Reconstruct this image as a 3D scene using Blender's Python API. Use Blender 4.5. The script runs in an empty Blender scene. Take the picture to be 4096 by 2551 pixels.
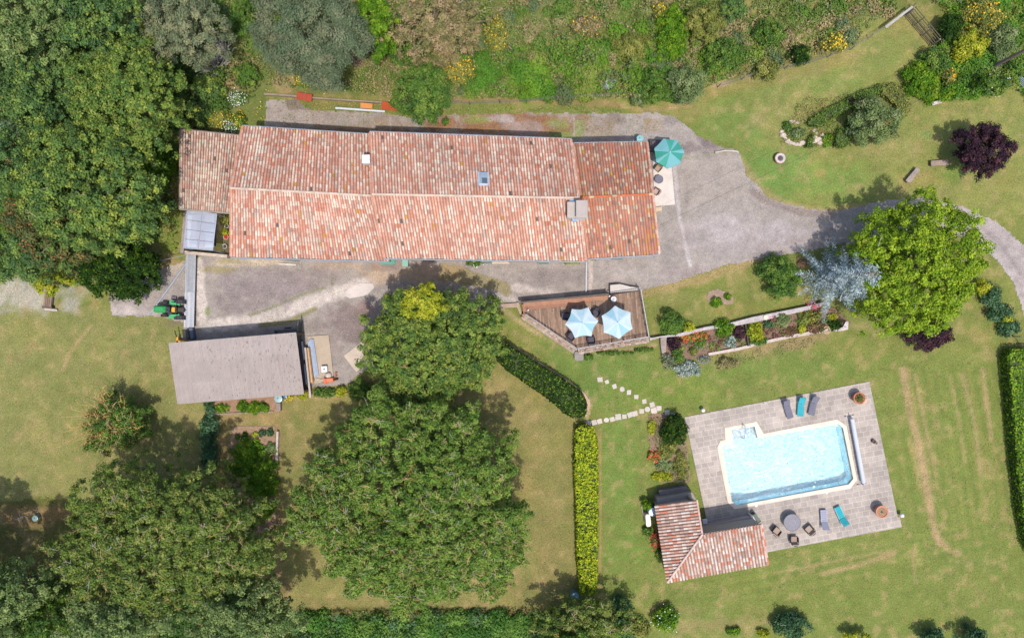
import bpy, math, random
import numpy as np
from mathutils import Vector
R = math.radians
random.seed(7); rng = np.random.default_rng(7)
C = bpy.context.scene.collection
sc = bpy.context.scene
# ---------------- camera, sky, sun, exposure ----------------
H, PX = 68.0, 40.0            # camera height in metres; pixels of the photograph per metre on the ground
cd = bpy.data.cameras.new('camera'); cam = bpy.data.objects.new('camera', cd); C.objects.link(cam)
cam.location = (0, 0, H); cam.rotation_euler = (0, 0, 0)
cd.sensor_width = 36; cd.lens = 18*H/51.2; cd.clip_start = 1; cd.clip_end = 6000
sc.camera = cam
SUN = Vector((0.10, -0.37, 1.0)).normalized()
wd = bpy.data.worlds.new('World'); sc.world = wd; wd.use_nodes = True
nt = wd.node_tree; bg = nt.nodes['Background']
sky = nt.nodes.new('ShaderNodeTexSky'); sky.sky_type = 'NISHITA'; sky.sun_disc = False
sky.sun_elevation = math.asin(SUN.z); sky.sun_rotation = math.atan2(SUN.x, SUN.y)
sky.dust_density = 2.0
nt.links.new(sky.outputs[0], bg.inputs[0]); bg.inputs[1].default_value = 0.15
ld = bpy.data.lights.new('sun', 'SUN'); ld.energy = 2.75; ld.angle = R(1.0); ld.color = (1.0, 0.955, 0.90)
lo = bpy.data.objects.new('sun', ld); C.objects.link(lo); lo.rotation_euler = SUN.to_track_quat('Z', 'Y').to_euler()
sc.view_settings.view_transform = 'Standard'; sc.view_settings.look = 'None'
sc.view_settings.exposure = 1.0; sc.view_settings.gamma = 1

# ---------------- helpers ----------------
def W(px, py, z=0.0):
    "ground plan position of a point seen at photo pixel (px,py) and standing z metres above the ground"
    s = (H-z)/H
    return Vector(((px-2048)/PX*s, (1275.5-py)/PX*s, z))
def lin(c): c = c/255.0; return c/12.92 if c <= .04045 else ((c+.055)/1.055)**2.4
def S(r, g, b, k=0.46): return (lin(r)*k, lin(g)*k, lin(b)*k)
def F(r, g, b): return S(r, g, b, 0.74)
MAT = {}
def mat(key, rough=.8, n1=.18, s1=3., n2=.15, s2=25., bump=.0, bs=30., metal=0., trans=0., spec=.3, coat=0., hue=None):
    m = bpy.data.materials.new(key); m.use_nodes = True; t = m.node_tree; N = t.nodes; L = t.links
    b = N['Principled BSDF']; b.inputs['Roughness'].default_value = rough
    b.inputs['Metallic'].default_value = metal; b.inputs['Specular IOR Level'].default_value = spec
    b.inputs['Coat Weight'].default_value = coat
    a = N.new('ShaderNodeAttribute'); a.attribute_name = 'col'
    g = N.new('ShaderNodeNewGeometry')
    col = a.outputs['Vector']
    for amt, s in ((n1, s1), (n2, s2)):
        if amt <= 0: continue
        no = N.new('ShaderNodeTexNoise'); no.inputs['Scale'].default_value = s; no.inputs['Detail'].default_value = 5
        no.inputs['Roughness'].default_value = .65
        L.new(g.outputs['Position'], no.inputs['Vector'])
        mr = N.new('ShaderNodeMapRange'); mr.inputs[1].default_value = .28; mr.inputs[2].default_value = .72
        mr.inputs[3].default_value = 1-amt; mr.inputs[4].default_value = 1+amt
        L.new(no.outputs['Fac'], mr.inputs[0])
        vm = N.new('ShaderNodeVectorMath'); vm.operation = 'SCALE'
        L.new(col, vm.inputs[0]); L.new(mr.outputs[0], vm.inputs['Scale']); col = vm.outputs[0]
    if hue:
        for s, c_, w in ((2.2, hue[0], .34), (6.5, hue[1], .30)):
            no = N.new('ShaderNodeTexNoise'); no.inputs['Scale'].default_value = s; no.inputs['Detail'].default_value = 6; no.inputs['Roughness'].default_value = .7
            L.new(g.outputs['Position'], no.inputs['Vector'])
            mr = N.new('ShaderNodeMapRange'); mr.inputs[1].default_value = .47; mr.inputs[2].default_value = .68; mr.inputs[3].default_value = 0; mr.inputs[4].default_value = w
            L.new(no.outputs['Fac'], mr.inputs[0]); mi = N.new('ShaderNodeMix'); mi.data_type = 'RGBA'
            L.new(mr.outputs[0], mi.inputs[0]); L.new(col, mi.inputs[6]); mi.inputs[7].default_value = (*c_, 1); col = mi.outputs[2]
    L.new(col, b.inputs['Base Color'])
    if bump > 0:
        no = N.new('ShaderNodeTexNoise'); no.inputs['Scale'].default_value = bs; no.inputs['Detail'].default_value = 6
        L.new(g.outputs['Position'], no.inputs['Vector'])
        bp = N.new('ShaderNodeBump'); bp.inputs['Strength'].default_value = bump; bp.inputs['Distance'].default_value = .1
        L.new(no.outputs['Fac'], bp.inputs['Height']); L.new(bp.outputs[0], b.inputs['Normal'])
    if trans > 0:
        tr = N.new('ShaderNodeBsdfTranslucent'); L.new(col, tr.inputs['Color'])
        mx = N.new('ShaderNodeMixShader'); mx.inputs[0].default_value = trans
        L.new(b.outputs[0], mx.inputs[1]); L.new(tr.outputs[0], mx.inputs[2])
        L.new(mx.outputs[0], N['Material Output'].inputs['Surface'])
    MAT[key] = m; return m
mat('leaf', .75, 0, 1, 0, 1, trans=.36, spec=.15)
mat('petal', .7, 0, 1, 0, 1, trans=.2)
mat('bark', .9, .25, 4, .2, 30)
mat('tile', .85, .16, .9, .16, 14, spec=.2)
mat('stone', .9, .22, 1.3, .25, 9, .5, 12)
mat('concrete', .9, .12, .8, .14, 12, .2, 14)
mat('ground', .95, .16, .9, .38, 7, .6, 8, spec=.1, hue=(S(176,140,92), S(104,120,52)))
mat('yard', .95, .24, .8, .32, 8, .3, 12, spec=.15, hue=(S(122,112,110), S(206,194,182)))
mat('soil', .95, .2, 2, .3, 12, .6, 9, spec=.1)
mat('wood', .75, .2, 3, .2, 20)
mat('metal', .55, .1, 3, .08, 20, metal=.15, spec=.5)
mat('fibre', .9, .10, .7, .12, 11, spec=.2)
mat('paint', .35, .03, 3, 0, 20, spec=.5, coat=.3)
mat('rubber', .8, .1, 8, 0, 20)
mat('cloth', .85, .05, 4, .04, 40, trans=.12)
mat('plaster', .9, .1, 1, .08, 15)
def glass_mat():
    m = bpy.data.materials.new('glass'); m.use_nodes = True; t = m.node_tree; N = t.nodes; L = t.links
    N.remove(N['Principled BSDF'])
    tr = N.new('ShaderNodeBsdfTransparent'); tr.inputs[0].default_value = (.82, .86, .9, 1)
    gl = N.new('ShaderNodeBsdfGlossy'); gl.inputs['Roughness'].default_value = .15
    df = N.new('ShaderNodeBsdfDiffuse'); df.inputs[0].default_value = (.46, .49, .58, 1)
    m1 = N.new('ShaderNodeMixShader'); m1.inputs[0].default_value = .55
    L.new(tr.outputs[0], m1.inputs[1]); L.new(df.outputs[0], m1.inputs[2])
    m2 = N.new('ShaderNodeMixShader'); m2.inputs[0].default_value = .12
    L.new(m1.outputs[0], m2.inputs[1]); L.new(gl.outputs[0], m2.inputs[2])
    L.new(m2.outputs[0], N['Material Output'].inputs['Surface']); MAT['glass'] = m
glass_mat()
def water_mat():
    m = bpy.data.materials.new('water'); m.use_nodes = True; t = m.node_tree; N = t.nodes; L = t.links
    N.remove(N['Principled BSDF'])
    tr = N.new('ShaderNodeBsdfTransparent'); tr.inputs[0].default_value = (.90, .98, 1, 1)
    gl = N.new('ShaderNodeBsdfGlossy'); gl.inputs['Roughness'].default_value = .10
    fr = N.new('ShaderNodeFresnel'); fr.inputs[0].default_value = 1.6
    g = N.new('ShaderNodeNewGeometry')
    bp = N.new('ShaderNodeBump'); bp.inputs['Strength'].default_value = 1; bp.inputs['Distance'].default_value = .15
    n1 = N.new('ShaderNodeTexNoise'); n1.inputs['Scale'].default_value = 3.2; n1.inputs['Detail'].default_value = 4
    n1.inputs['Distortion'].default_value = .8
    L.new(g.outputs['Position'], n1.inputs['Vector']); L.new(n1.outputs['Fac'], bp.inputs['Height'])
    L.new(bp.outputs[0], gl.inputs['Normal']); L.new(bp.outputs[0], fr.inputs['Normal'])
    n2 = N.new('ShaderNodeTexNoise'); n2.inputs['Scale'].default_value = 2.2; n2.inputs['Detail'].default_value = 5; n2.inputs['Distortion'].default_value = 1.6  # ripple noise paints the blue refraction speckle into the water tint
    L.new(g.outputs['Position'], n2.inputs['Vector']); cr = N.new('ShaderNodeValToRGB'); cr.color_ramp.elements[0].position = .40; cr.color_ramp.elements[0].color = (.72, .92, 1, 1)
    cr.color_ramp.elements[1].position = .58; cr.color_ramp.elements[1].color = (.97, 1, 1, 1); L.new(n2.outputs['Fac'], cr.inputs[0]); L.new(cr.outputs[0], tr.inputs[0])
    mx = N.new('ShaderNodeMixShader')
    L.new(fr.outputs[0], mx.inputs[0]); L.new(tr.outputs[0], mx.inputs[1]); L.new(gl.outputs[0], mx.inputs[2])
    L.new(mx.outputs[0], N['Material Output'].inputs['Surface']); MAT['water'] = m
water_mat()
def paver_mat():
    m = bpy.data.materials.new('paver'); m.use_nodes = True; t = m.node_tree; N = t.nodes; L = t.links
    b = N['Principled BSDF']; b.inputs['Roughness'].default_value = .9; b.inputs['Specular IOR Level'].default_value = .2
    g = N.new('ShaderNodeNewGeometry'); mp = N.new('ShaderNodeMapping'); mp.inputs['Rotation'].default_value = (0, 0, R(-11))
    L.new(g.outputs['Position'], mp.inputs['Vector'])
    dn = N.new('ShaderNodeTexNoise'); dn.inputs['Scale'].default_value = 1.3; L.new(mp.outputs[0], dn.inputs['Vector'])
    ds = N.new('ShaderNodeVectorMath'); ds.operation = 'MULTIPLY_ADD'; ds.inputs[1].default_value = (.14, .14, 0)
    L.new(dn.outputs['Color'], ds.inputs[0]); L.new(mp.outputs[0], ds.inputs[2])
    br = N.new('ShaderNodeTexBrick'); br.inputs['Scale'].default_value = 1.0
    br.inputs['Brick Width'].default_value = .66; br.inputs['Row Height'].default_value = .52; br.inputs['Mortar Size'].default_value = .020
    br.inputs['Mortar Smooth'].default_value = .4; br.offset = .37; br.squash = 1.35; br.squash_frequency = 3; br.inputs['Bias'].default_value = -.1
    br.inputs['Color1'].default_value = (*S(184, 171, 161), 1); br.inputs['Color2'].default_value = (*S(205, 191, 178), 1)
    br.inputs['Mortar'].default_value = (*S(230, 214, 194), 1)
    L.new(ds.outputs[0], br.inputs['Vector'])
    col = br.outputs['Color']
    for sca, lo_, hi_ in ((.28, .84, 1.14), (1.5, .9, 1.1), (14, .9, 1.1)):
        no = N.new('ShaderNodeTexNoise'); no.inputs['Scale'].default_value = sca; no.inputs['Detail'].default_value = 5
        L.new(g.outputs['Position'], no.inputs['Vector'])
        mr = N.new('ShaderNodeMapRange'); mr.inputs[1].default_value = .3; mr.inputs[2].default_value = .7
        mr.inputs[3].default_value = lo_; mr.inputs[4].default_value = hi_; L.new(no.outputs['Fac'], mr.inputs[0])
        vm = N.new('ShaderNodeVectorMath'); vm.operation = 'SCALE'; L.new(col, vm.inputs[0]); L.new(mr.outputs[0], vm.inputs['Scale']); col = vm.outputs[0]
    L.new(col, b.inputs['Base Color']); MAT['paver'] = m
paver_mat()

def attach(o, parent):
    if parent is not None: o.parent = parent
def np_mesh(name, V, Fc, col, matkey, parent=None, domain='FACE', off=None, smooth=False):
    "V (n,3) array in world space, Fc (m,4) quads, col (m,3)"
    if parent is not None and off is None: off = np.array(parent_origin(parent))
    if off is not None: V = V - off
    me = bpy.data.meshes.new(name); n = len(V); m = len(Fc); k = Fc.shape[1]
    me.vertices.add(n); me.vertices.foreach_set('co', V.astype(np.float32).ravel())
    me.loops.add(m*k); me.loops.foreach_set('vertex_index', Fc.astype(np.int32).ravel())
    me.polygons.add(m); me.polygons.foreach_set('loop_start', np.arange(0, m*k, k, dtype=np.int32))
    me.polygons.foreach_set('loop_total', np.full(m, k, dtype=np.int32))
    me.update(calc_edges=True)
    at = me.attributes.new('col', 'FLOAT_VECTOR', domain); at.data.foreach_set('vector', np.asarray(col, dtype=np.float32).ravel())
    me.materials.append(MAT[matkey])
    if smooth: me.shade_smooth()
    o = bpy.data.objects.new(name, me); C.objects.link(o); attach(o, parent); return o
def parent_origin(p):
    "world position of the Empty above (empties used with world-space meshes are never rotated)"
    v = Vector((0, 0, 0))
    while p is not None:
        v = v + p.location; p = p.parent
    return v
class MB:
    def __init__(s): s.v = []; s.f = []; s.c = []
    def add(s, vs, fs, col):
        o = len(s.v); s.v += [tuple(v) for v in vs]; s.f += [tuple(i+o for i in f) for f in fs]; s.c += [col]*len(fs); return s
    def box(s, c, d, col, rz=0., rx=0., ry=0.):
        x, y, z = d[0]/2, d[1]/2, d[2]/2; ca, sa = math.cos(rz), math.sin(rz); cx, sx = math.cos(rx), math.sin(rx); cy, sy = math.cos(ry), math.sin(ry)
        vs = []
        for (a, b, e) in ((-x,-y,-z),(x,-y,-z),(x,y,-z),(-x,y,-z),(-x,-y,z),(x,-y,z),(x,y,z),(-x,y,z)):
            b, e = b*cx-e*sx, b*sx+e*cx
            a, e = a*cy+e*sy, -a*sy+e*cy
            vs.append((c[0]+a*ca-b*sa, c[1]+a*sa+b*ca, c[2]+e))
        return s.add(vs, [(0,3,2,1),(4,5,6,7),(0,1,5,4),(1,2,6,5),(2,3,7,6),(3,0,4,7)], col)
    def rbox(s, c, d, col, r=.05, rz=0., ch=.02):
        "box with rounded plan corners and a chamfered top edge"
        x, y, z = d[0]/2, d[1]/2, d[2]
        pl = []
        for (sx_, sy_, a0) in ((1,1,0),(-1,1,90),(-1,-1,180),(1,-1,270)):
            for k in range(3):
                a = R(a0+k*45); pl.append((sx_*(x-r)+r*math.cos(a), sy_*(y-r)+r*math.sin(a)))
        ca, sa = math.cos(rz), math.sin(rz); vs = []
        for (zz, q) in ((c[2]-z/2, 1), (c[2]+z/2-ch, 1), (c[2]+z/2, 1-ch/max(x, y)*1.2)):
            for p in pl: vs.append((c[0]+q*(p[0]*ca-p[1]*sa), c[1]+q*(p[0]*sa+p[1]*ca), zz))
        n = 12; fs = [tuple(range(n-1, -1, -1)), tuple(range(2*n, 3*n))]
        for l in range(2):
            for k in range(n): fs.append((l*n+k, l*n+(k+1) % n, (l+1)*n+(k+1) % n, (l+1)*n+k))
        return s.add(vs, fs, col)
    def tube(s, p0, p1, r0, col, r1=None, n=8, cap=True):
        p0 = Vector(p0); p1 = Vector(p1); r1 = r0 if r1 is None else r1
        d = (p1-p0); 
        if d.length < 1e-6: return s
        d.normalize(); a = d.orthogonal().normalized(); b = d.cross(a)
        vs = [p0+(a*math.cos(2*math.pi*k/n)+b*math.sin(2*math.pi*k/n))*r0 for k in range(n)]
        vs += [p1+(a*math.cos(2*math.pi*k/n)+b*math.sin(2*math.pi*k/n))*r1 for k in range(n)]
        fs = [(k, (k+1) % n, n+(k+1) % n, n+k) for k in range(n)]
        if cap: fs += [tuple(range(n-1, -1, -1)), tuple(range(n, 2*n))]
        return s.add(vs, fs, col)
    def path(s, pts, r, col, n=6, r1=None):
        m = len(pts)-1; r1 = r if r1 is None else r1
        for k in range(m): s.tube(pts[k], pts[k+1], r+(r1-r)*k/m, col, r+(r1-r)*(k+1)/m, n)
        return s
    def lathe(s, c, prof, col, n=20, cols=None):
        vs = []; 
        for (r, z) in prof:
            for k in range(n): a = 2*math.pi*k/n; vs.append((c[0]+r*math.cos(a), c[1]+r*math.sin(a), c[2]+z))
        for l in range(len(prof)-1):
            cc = cols[l] if cols else col
            s.add([], [], cc)
        o = len(s.v); s.v += vs
        for l in range(len(prof)-1):
            cc = cols[l] if cols else col
            for k in range(n): s.f.append((o+l*n+k, o+l*n+(k+1) % n, o+(l+1)*n+(k+1) % n, o+(l+1)*n+k)); s.c.append(cc)
        s.f.append(tuple(o+k for k in range(n-1, -1, -1))); s.c.append(col)
        s.f.append(tuple(o+(len(prof)-1)*n+k for k in range(n))); s.c.append(cols[-1] if cols else col)
        return s
    def prism(s, poly, z0, z1, col):
        n = len(poly); ar = sum(poly[i][0]*poly[(i+1) % n][1]-poly[(i+1) % n][0]*poly[i][1] for i in range(n))
        if ar < 0: poly = poly[::-1]
        vs = [(p[0], p[1], z0) for p in poly]+[(p[0], p[1], z1) for p in poly]
        return s.add(vs, [tuple(range(n-1, -1, -1)), tuple(range(n, 2*n))]+[(k, (k+1) % n, n+(k+1) % n, n+k) for k in range(n)], col)
    def ring(s, c, Rr, r, col, n=20, m=6):
        vs = []; 
        for k in range(n):
            a = 2*math.pi*k/n
            for j in range(m):
                b = 2*math.pi*j/m; q = Rr+r*math.cos(b); vs.append((c[0]+q*math.cos(a), c[1]+q*math.sin(a), c[2]+r*math.sin(b)))
        fs = [(k*m+j, ((k+1) % n)*m+j, ((k+1) % n)*m+(j+1) % m, k*m+(j+1) % m) for k in range(n) for j in range(m)]
        return s.add(vs, fs, col)
    def build(s, name, matkey, parent=None, world=False, smooth=False):
        vs = s.v
        if world and parent is not None:
            o = parent_origin(parent); vs = [(v[0]-o.x, v[1]-o.y, v[2]-o.z) for v in vs]
        me = bpy.data.meshes.new(name); me.from_pydata(vs, [], s.f)
        at = me.attributes.new('col', 'FLOAT_VECTOR', 'FACE'); at.data.foreach_set('vector', np.array(s.c, dtype=np.float32).ravel())
        me.materials.append(MAT[matkey])
        if smooth: me.shade_smooth()
        o = bpy.data.objects.new(name, me); C.objects.link(o); attach(o, parent); return o
def tag(o, label=None, cat=None, group=None, kind=None):
    if label: o['label'] = label
    if cat: o['category'] = cat
    if group: o['group'] = group
    if kind: o['kind'] = kind
    return o
def thing(name, label, cat, loc, rz=0., group=None):
    o = bpy.data.objects.new(name, None); C.objects.link(o); o.empty_display_size = .3
    o.location = (loc[0], loc[1], loc[2] if len(loc) > 2 else 0); o.rotation_euler = (0, 0, rz)
    return tag(o, label, cat, group)
def copy_tree(o, parent=None):
    kids = [c for c in bpy.data.objects if c.parent == o]
    c = o.copy(); C.objects.link(c); c.parent = parent
    for k in kids: copy_tree(k, c)
    return c
def jit(c, a=.12):
    f = 1+random.uniform(-a, a); return (c[0]*f, c[1]*f, c[2]*f)

# numpy value noise
_ng = {}
def vn(x, y, scale, seed=0):
    if seed not in _ng: _ng[seed] = np.random.default_rng(1000+seed).random((256, 256))
    g = _ng[seed]; u = np.asarray(x)/scale+500; v = np.asarray(y)/scale+500
    i = np.floor(u).astype(int); j = np.floor(v).astype(int); a = u-i; b = v-j; a = a*a*(3-2*a); b = b*b*(3-2*b)
    i0, j0, i1, j1 = i % 256, j % 256, (i+1) % 256, (j+1) % 256
    return (g[i0, j0]*(1-a)+g[i1, j0]*a)*(1-b)+(g[i0, j1]*(1-a)+g[i1, j1]*a)*b
def fbm(x, y, scale, seed=0): return .55*vn(x, y, scale, seed)+.3*vn(x, y, scale/2.3, seed+1)+.15*vn(x, y, scale/5, seed+2)
def sm(a, b, x): t = np.clip((x-a)/(b-a), 0, 1); return t*t*(3-2*t)
def inside(poly, X, Y):
    r = np.zeros(X.shape, bool); n = len(poly)
    for i in range(n):
        x0, y0 = poly[i]; x1, y1 = poly[(i+1) % n]
        c = ((y0 > Y) != (y1 > Y)); 
        with np.errstate(divide='ignore', invalid='ignore'):
            xi = (x1-x0)*(Y-y0)/(y1-y0+1e-12)+x0
        r ^= c & (X < xi)
    return r
def pdist(pts, X, Y):
    d = np.full(X.shape, 1e9)
    for (x0, y0), (x1, y1) in zip(pts[:-1], pts[1:]):
        dx, dy = x1-x0, y1-y0; t = np.clip(((X-x0)*dx+(Y-y0)*dy)/(dx*dx+dy*dy+1e-9), 0, 1)
        d = np.minimum(d, np.hypot(X-x0-t*dx, Y-y0-t*dy))
    return d
def paint(X, Y, base, ops):
    "X,Y photo pixels on the ground. ops: ('e',x,y,rx,ry,col,w) blot | ('s',pts,width,col,w) stroke | ('p',poly,col,w,edge)"
    c = np.zeros(X.shape+(3,)); c[:] = base
    nz = fbm(X, Y, 60, 11); n2 = fbm(X, Y, 22, 21)
    for op in ops:
        if op[0] == 'e':
            _, x, y, rx, ry, col, w = op; d = np.hypot((X-x)/rx, (Y-y)/ry); a = w*sm(1.15, .45, d+(nz-.5)*1.0+(n2-.5)*.8)
        elif op[0] == 's':
            _, pts, wd_, col, w = op; d = pdist(pts, X, Y)/(wd_/2); a = w*sm(1.3, .5, d+(n2-.5)*1.1)
        else:
            _, poly, col, w, e = op; ox = (n2-.5)*e*2; a = w*inside(poly, X+ox, Y+(nz-.5)*e*2).astype(float)
        a = a[..., None]; c = c*(1-a)+np.array(col)*a
    return c
def sheet(name, poly, z, base, ops, matkey='ground', res=.16, edge=6., bumpz=.0, **kw):
    xs = [p[0] for p in poly]; ys = [p[1] for p in poly]; st = res*PX
    gx = np.arange(min(xs)-10, max(xs)+10, st); gy = np.arange(min(ys)-10, max(ys)+10, st)
    X, Y = np.meshgrid(gx, gy, indexing='ij'); nx, ny = X.shape
    cx = X[:-1, :-1]+st/2; cy = Y[:-1, :-1]+st/2
    ok = inside(poly, cx+(fbm(cx, cy, 18, 31)-.5)*edge*2, cy+(fbm(cx, cy, 18, 41)-.5)*edge*2)
    idx = np.arange(nx*ny).reshape(nx, ny)
    Fq = np.stack([idx[:-1, :-1][ok], idx[:-1, 1:][ok], idx[1:, 1:][ok], idx[1:, :-1][ok]], 1)
    used, inv = np.unique(Fq, return_inverse=True); Fq = inv.reshape(Fq.shape)
    col = paint(X, Y, base, ops).reshape(-1, 3)[used]
    zz = z+bumpz*fbm(X, Y, 40, 5)
    V = np.stack([(X-2048)/PX, (1275.5-Y)/PX, zz], -1).reshape(-1, 3)[used]
    o = np_mesh(name, V, Fq, col, matkey, domain='POINT'); tag(o, **kw); return o
POOL_W = [(2927,1717),(3017,1705),(3029,1751),(3351,1695),(3370,1711),(3411,1913),(3393,1935),(2949,2019),(2927,2004),(2886,1787),(2893,1778),(2930,1770)]
POOL_C = [(2898,1709),(3025,1685),(3053,1733),(3345,1676),(3384,1702),(3426,1917),(3399,1952),(2937,2034),(2910,2007),(2868,1789),(2880,1762),(2900,1757)]
POOL_MID = [((a[0]+b[0])/2, (a[1]+b[1])/2) for a, b in zip(POOL_W, POOL_C)]
# ---------------- foliage ----------------
def leaf_mesh(name, P, Nn, size, col, parent, matkey='leaf', asp=.72, seed=0):
    r = np.random.default_rng(seed); n = len(P)
    t = r.normal(size=(n, 3)); Nn = Nn/np.linalg.norm(Nn, axis=1, keepdims=True)
    u = np.cross(Nn, t); u /= np.linalg.norm(u, axis=1, keepdims=True)+1e-9; v = np.cross(Nn, u)
    s = np.asarray(size).reshape(-1, 1)*np.ones((n, 1))*r.uniform(.65, 1.35, (n, 1)); a = u*s*.5; b = v*s*.5*asp
    V = np.stack([P-a, P-b+a*.15, P+a, P+b+a*.15], 1).reshape(-1, 3)
    Fq = np.arange(4*n).reshape(n, 4)
    return np_mesh(name, V, Fq, col, matkey, parent)
def pal_pick(r, pal, n):
    w = np.array([p[1] for p in pal], float); w /= w.sum(); i = r.choice(len(pal), n, p=w)
    return np.array([p[0] for p in pal])[i]
TW = [F(180, 145, 102), F(166, 145, 118), F(156, 148, 140), F(168, 126, 84)]
ST = {
 'oak': dict(pal=[(F(104,132,64),4),(F(88,118,62),3),(F(128,152,68),2),(F(152,166,74),1)], tip=(F(175,180,70),.14), leaf=0.2, rc=0.36, dens=60, tw=.015),
 'oakb': dict(pal=[(F(92,122,64),4),(F(78,108,62),3),(F(114,140,68),2)], tip=(F(165,172,66),.12), leaf=0.2, rc=0.36, dens=58, tw=.01),
 'rust': dict(pal=[(F(96,104,58),4),(F(120,116,64),2),(F(80,96,56),2)], tip=(F(205,120,70),.10), leaf=0.2, rc=0.36, dens=55, tw=.03),
 'walnut': dict(pal=[(F(112,142,56),4),(F(92,124,50),3),(F(136,158,72),2)], tip=(F(160,165,80),.10), leaf=0.165, rc=0.28, dens=50, tw=0.2),
 'walnutb': dict(pal=[(F(112,134,58),4),(F(92,114,52),3),(F(138,150,76),2)], tip=(F(165,165,70),.10), leaf=0.165, rc=0.28, dens=50, tw=0.15),
 'pale': dict(pal=[(F(122,142,80),4),(F(100,124,68),3),(F(142,160,92),2)], tip=(F(175,180,120),.12), leaf=0.18, rc=0.33, dens=55, tw=.03),
 'maple': dict(pal=[(F(110,136,60),4),(F(92,122,58),3),(F(138,156,72),2)], tip=(F(180,178,70),.14), leaf=0.18, rc=0.3, dens=60, tw=.02),
 'lime': dict(pal=[(F(132,160,38),4),(F(110,142,34),3),(F(160,184,54),2)], tip=(F(195,208,50),.16), leaf=0.2, rc=0.32, dens=52, tw=.03),
 'bright': dict(pal=[(F(100,140,30),4),(F(80,122,30),3),(F(130,160,44),2)], tip=(F(165,182,50),.12), leaf=0.17, rc=0.32, dens=70, tw=0),
 'green': dict(pal=[(F(92,126,50),4),(F(76,108,48),3),(F(120,145,62),2)], tip=(F(150,165,70),.12), leaf=0.17, rc=0.32, dens=70, tw=.01),
 'dark': dict(pal=[(F(44,74,20),4),(F(32,58,18),3),(F(60,90,22),2)], tip=(F(120,145,28),.12), leaf=0.19, rc=0.3, dens=70, tw=0),
 'grey': dict(pal=[(F(128,138,100),4),(F(112,124,92),3),(F(150,152,112),2)], tip=(F(165,160,125),.12), leaf=0.14, rc=0.42, dens=120, tw=.02),
 'pine': dict(pal=[(F(112,126,92),4),(F(100,118,86),3),(F(128,136,102),2)], tip=(F(165,145,120),.06), leaf=0.14, rc=0.6, dens=150, tw=.0),
 'brown': dict(pal=[(F(150,140,92),4),(F(124,122,76),3),(F(172,150,112),2)], tip=(F(185,160,125),.15), leaf=0.17, rc=0.34, dens=52, tw=.05),
 'purple': dict(pal=[(F(68,46,58),4),(F(52,36,48),3),(F(88,56,64),2)], tip=(F(120,74,76),.12), leaf=0.16, rc=0.3, dens=64, tw=0),
 'olive': dict(pal=[(F(124,142,84),4),(F(104,124,76),3),(F(146,158,104),2)], tip=(F(160,170,118),.1), leaf=.17, rc=.4, dens=85, tw=0),
 'olivey': dict(pal=[(F(134,140,66),4),(F(116,124,60),3),(F(156,154,80),2)], tip=(F(170,165,90),.1), leaf=.17, rc=.36, dens=85, tw=.01),
 'bluegreen': dict(pal=[(F(74,108,68),4),(F(60,92,58),3),(F(98,130,90),2)], tip=(F(120,150,120),.1), leaf=.2, rc=.36, dens=65, tw=0),
 'silver': dict(pal=[(F(150,165,150),4),(F(170,185,170),2),(F(130,145,125),2)], tip=(F(200,205,195),.2), leaf=.16, rc=.3, dens=80, tw=0),
 'yellow': dict(pal=[(F(165,170,40),4),(F(140,155,40),3),(F(185,185,60),2)], tip=(F(205,200,70),.2), leaf=.18, rc=.3, dens=80, tw=0),
 'hedgey': dict(pal=[(F(150,168,34),4),(F(112,138,30),3),(F(180,190,40),2)], tip=(F(205,205,50),.15), leaf=.2, rc=.3, dens=80, tw=0),
 'red': dict(pal=[(F(120,90,70),3),(F(100,110,60),3),(F(150,110,90),2)], tip=(F(190,120,100),.15), leaf=.18, rc=.3, dens=70, tw=.03),
}
_sd = [100]
def crown_pts(r, cx, cy, zlow, zw, ztop, rx, ry, st, irr=.16, gap=.22, lobes=None, under=.4, rot=0, dn_=1.25):
    "clump centres on an uneven dome and within it"
    area = math.pi*rx*ry; rc = st['rc']; n = int(area/(rc*rc)*dn_)+6
    th = r.uniform(0, 2*np.pi, n); q = np.sqrt(r.random(n)); ph = r.uniform(0, 6.28, 6)
    f = 1+irr*(.5*np.sin(2*th+ph[0])+.5*np.sin(3*th+ph[1])+.5*np.sin(5*th+ph[2])+.5*np.sin(9*th+ph[3])+.5*np.sin(16*th+ph[4])+.4*np.sin(27*th+ph[5]))
    x = rx*q*f*np.cos(th); y = ry*q*f*np.sin(th)
    if rot: x, y = x*math.cos(rot)-y*math.sin(rot), x*math.sin(rot)+y*math.cos(rot)
    sdx = int(r.integers(0, 5000))
    lump = np.clip((fbm(x+sdx, y, max(1.0, min(3.0, rx*.34)), 51)-.5)*1.7+.5, 0, 1)
    zt = zw+(ztop-zw)*np.sqrt(np.clip(1-q**2.2, 0, 1))*(.60+.50*lump)
    lay = r.random(n) < under
    z = np.where(lay, zlow+(zt-zlow)*r.uniform(.15, .8, n), zt-r.uniform(-.5, 1.3, n)*rc)
    gp = fbm(x+sdx+90, y, max(.8, rc*2.4), 61)
    keep = (lay & (gp > gap-.06)) | (gp > gap+.05)
    P = np.stack([x+cx, y+cy, z], 1)[keep]
    nrm = np.stack([x/rx*.7, y/ry*.7, np.full(n, .8)], 1)[keep]
    return P, nrm
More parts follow.
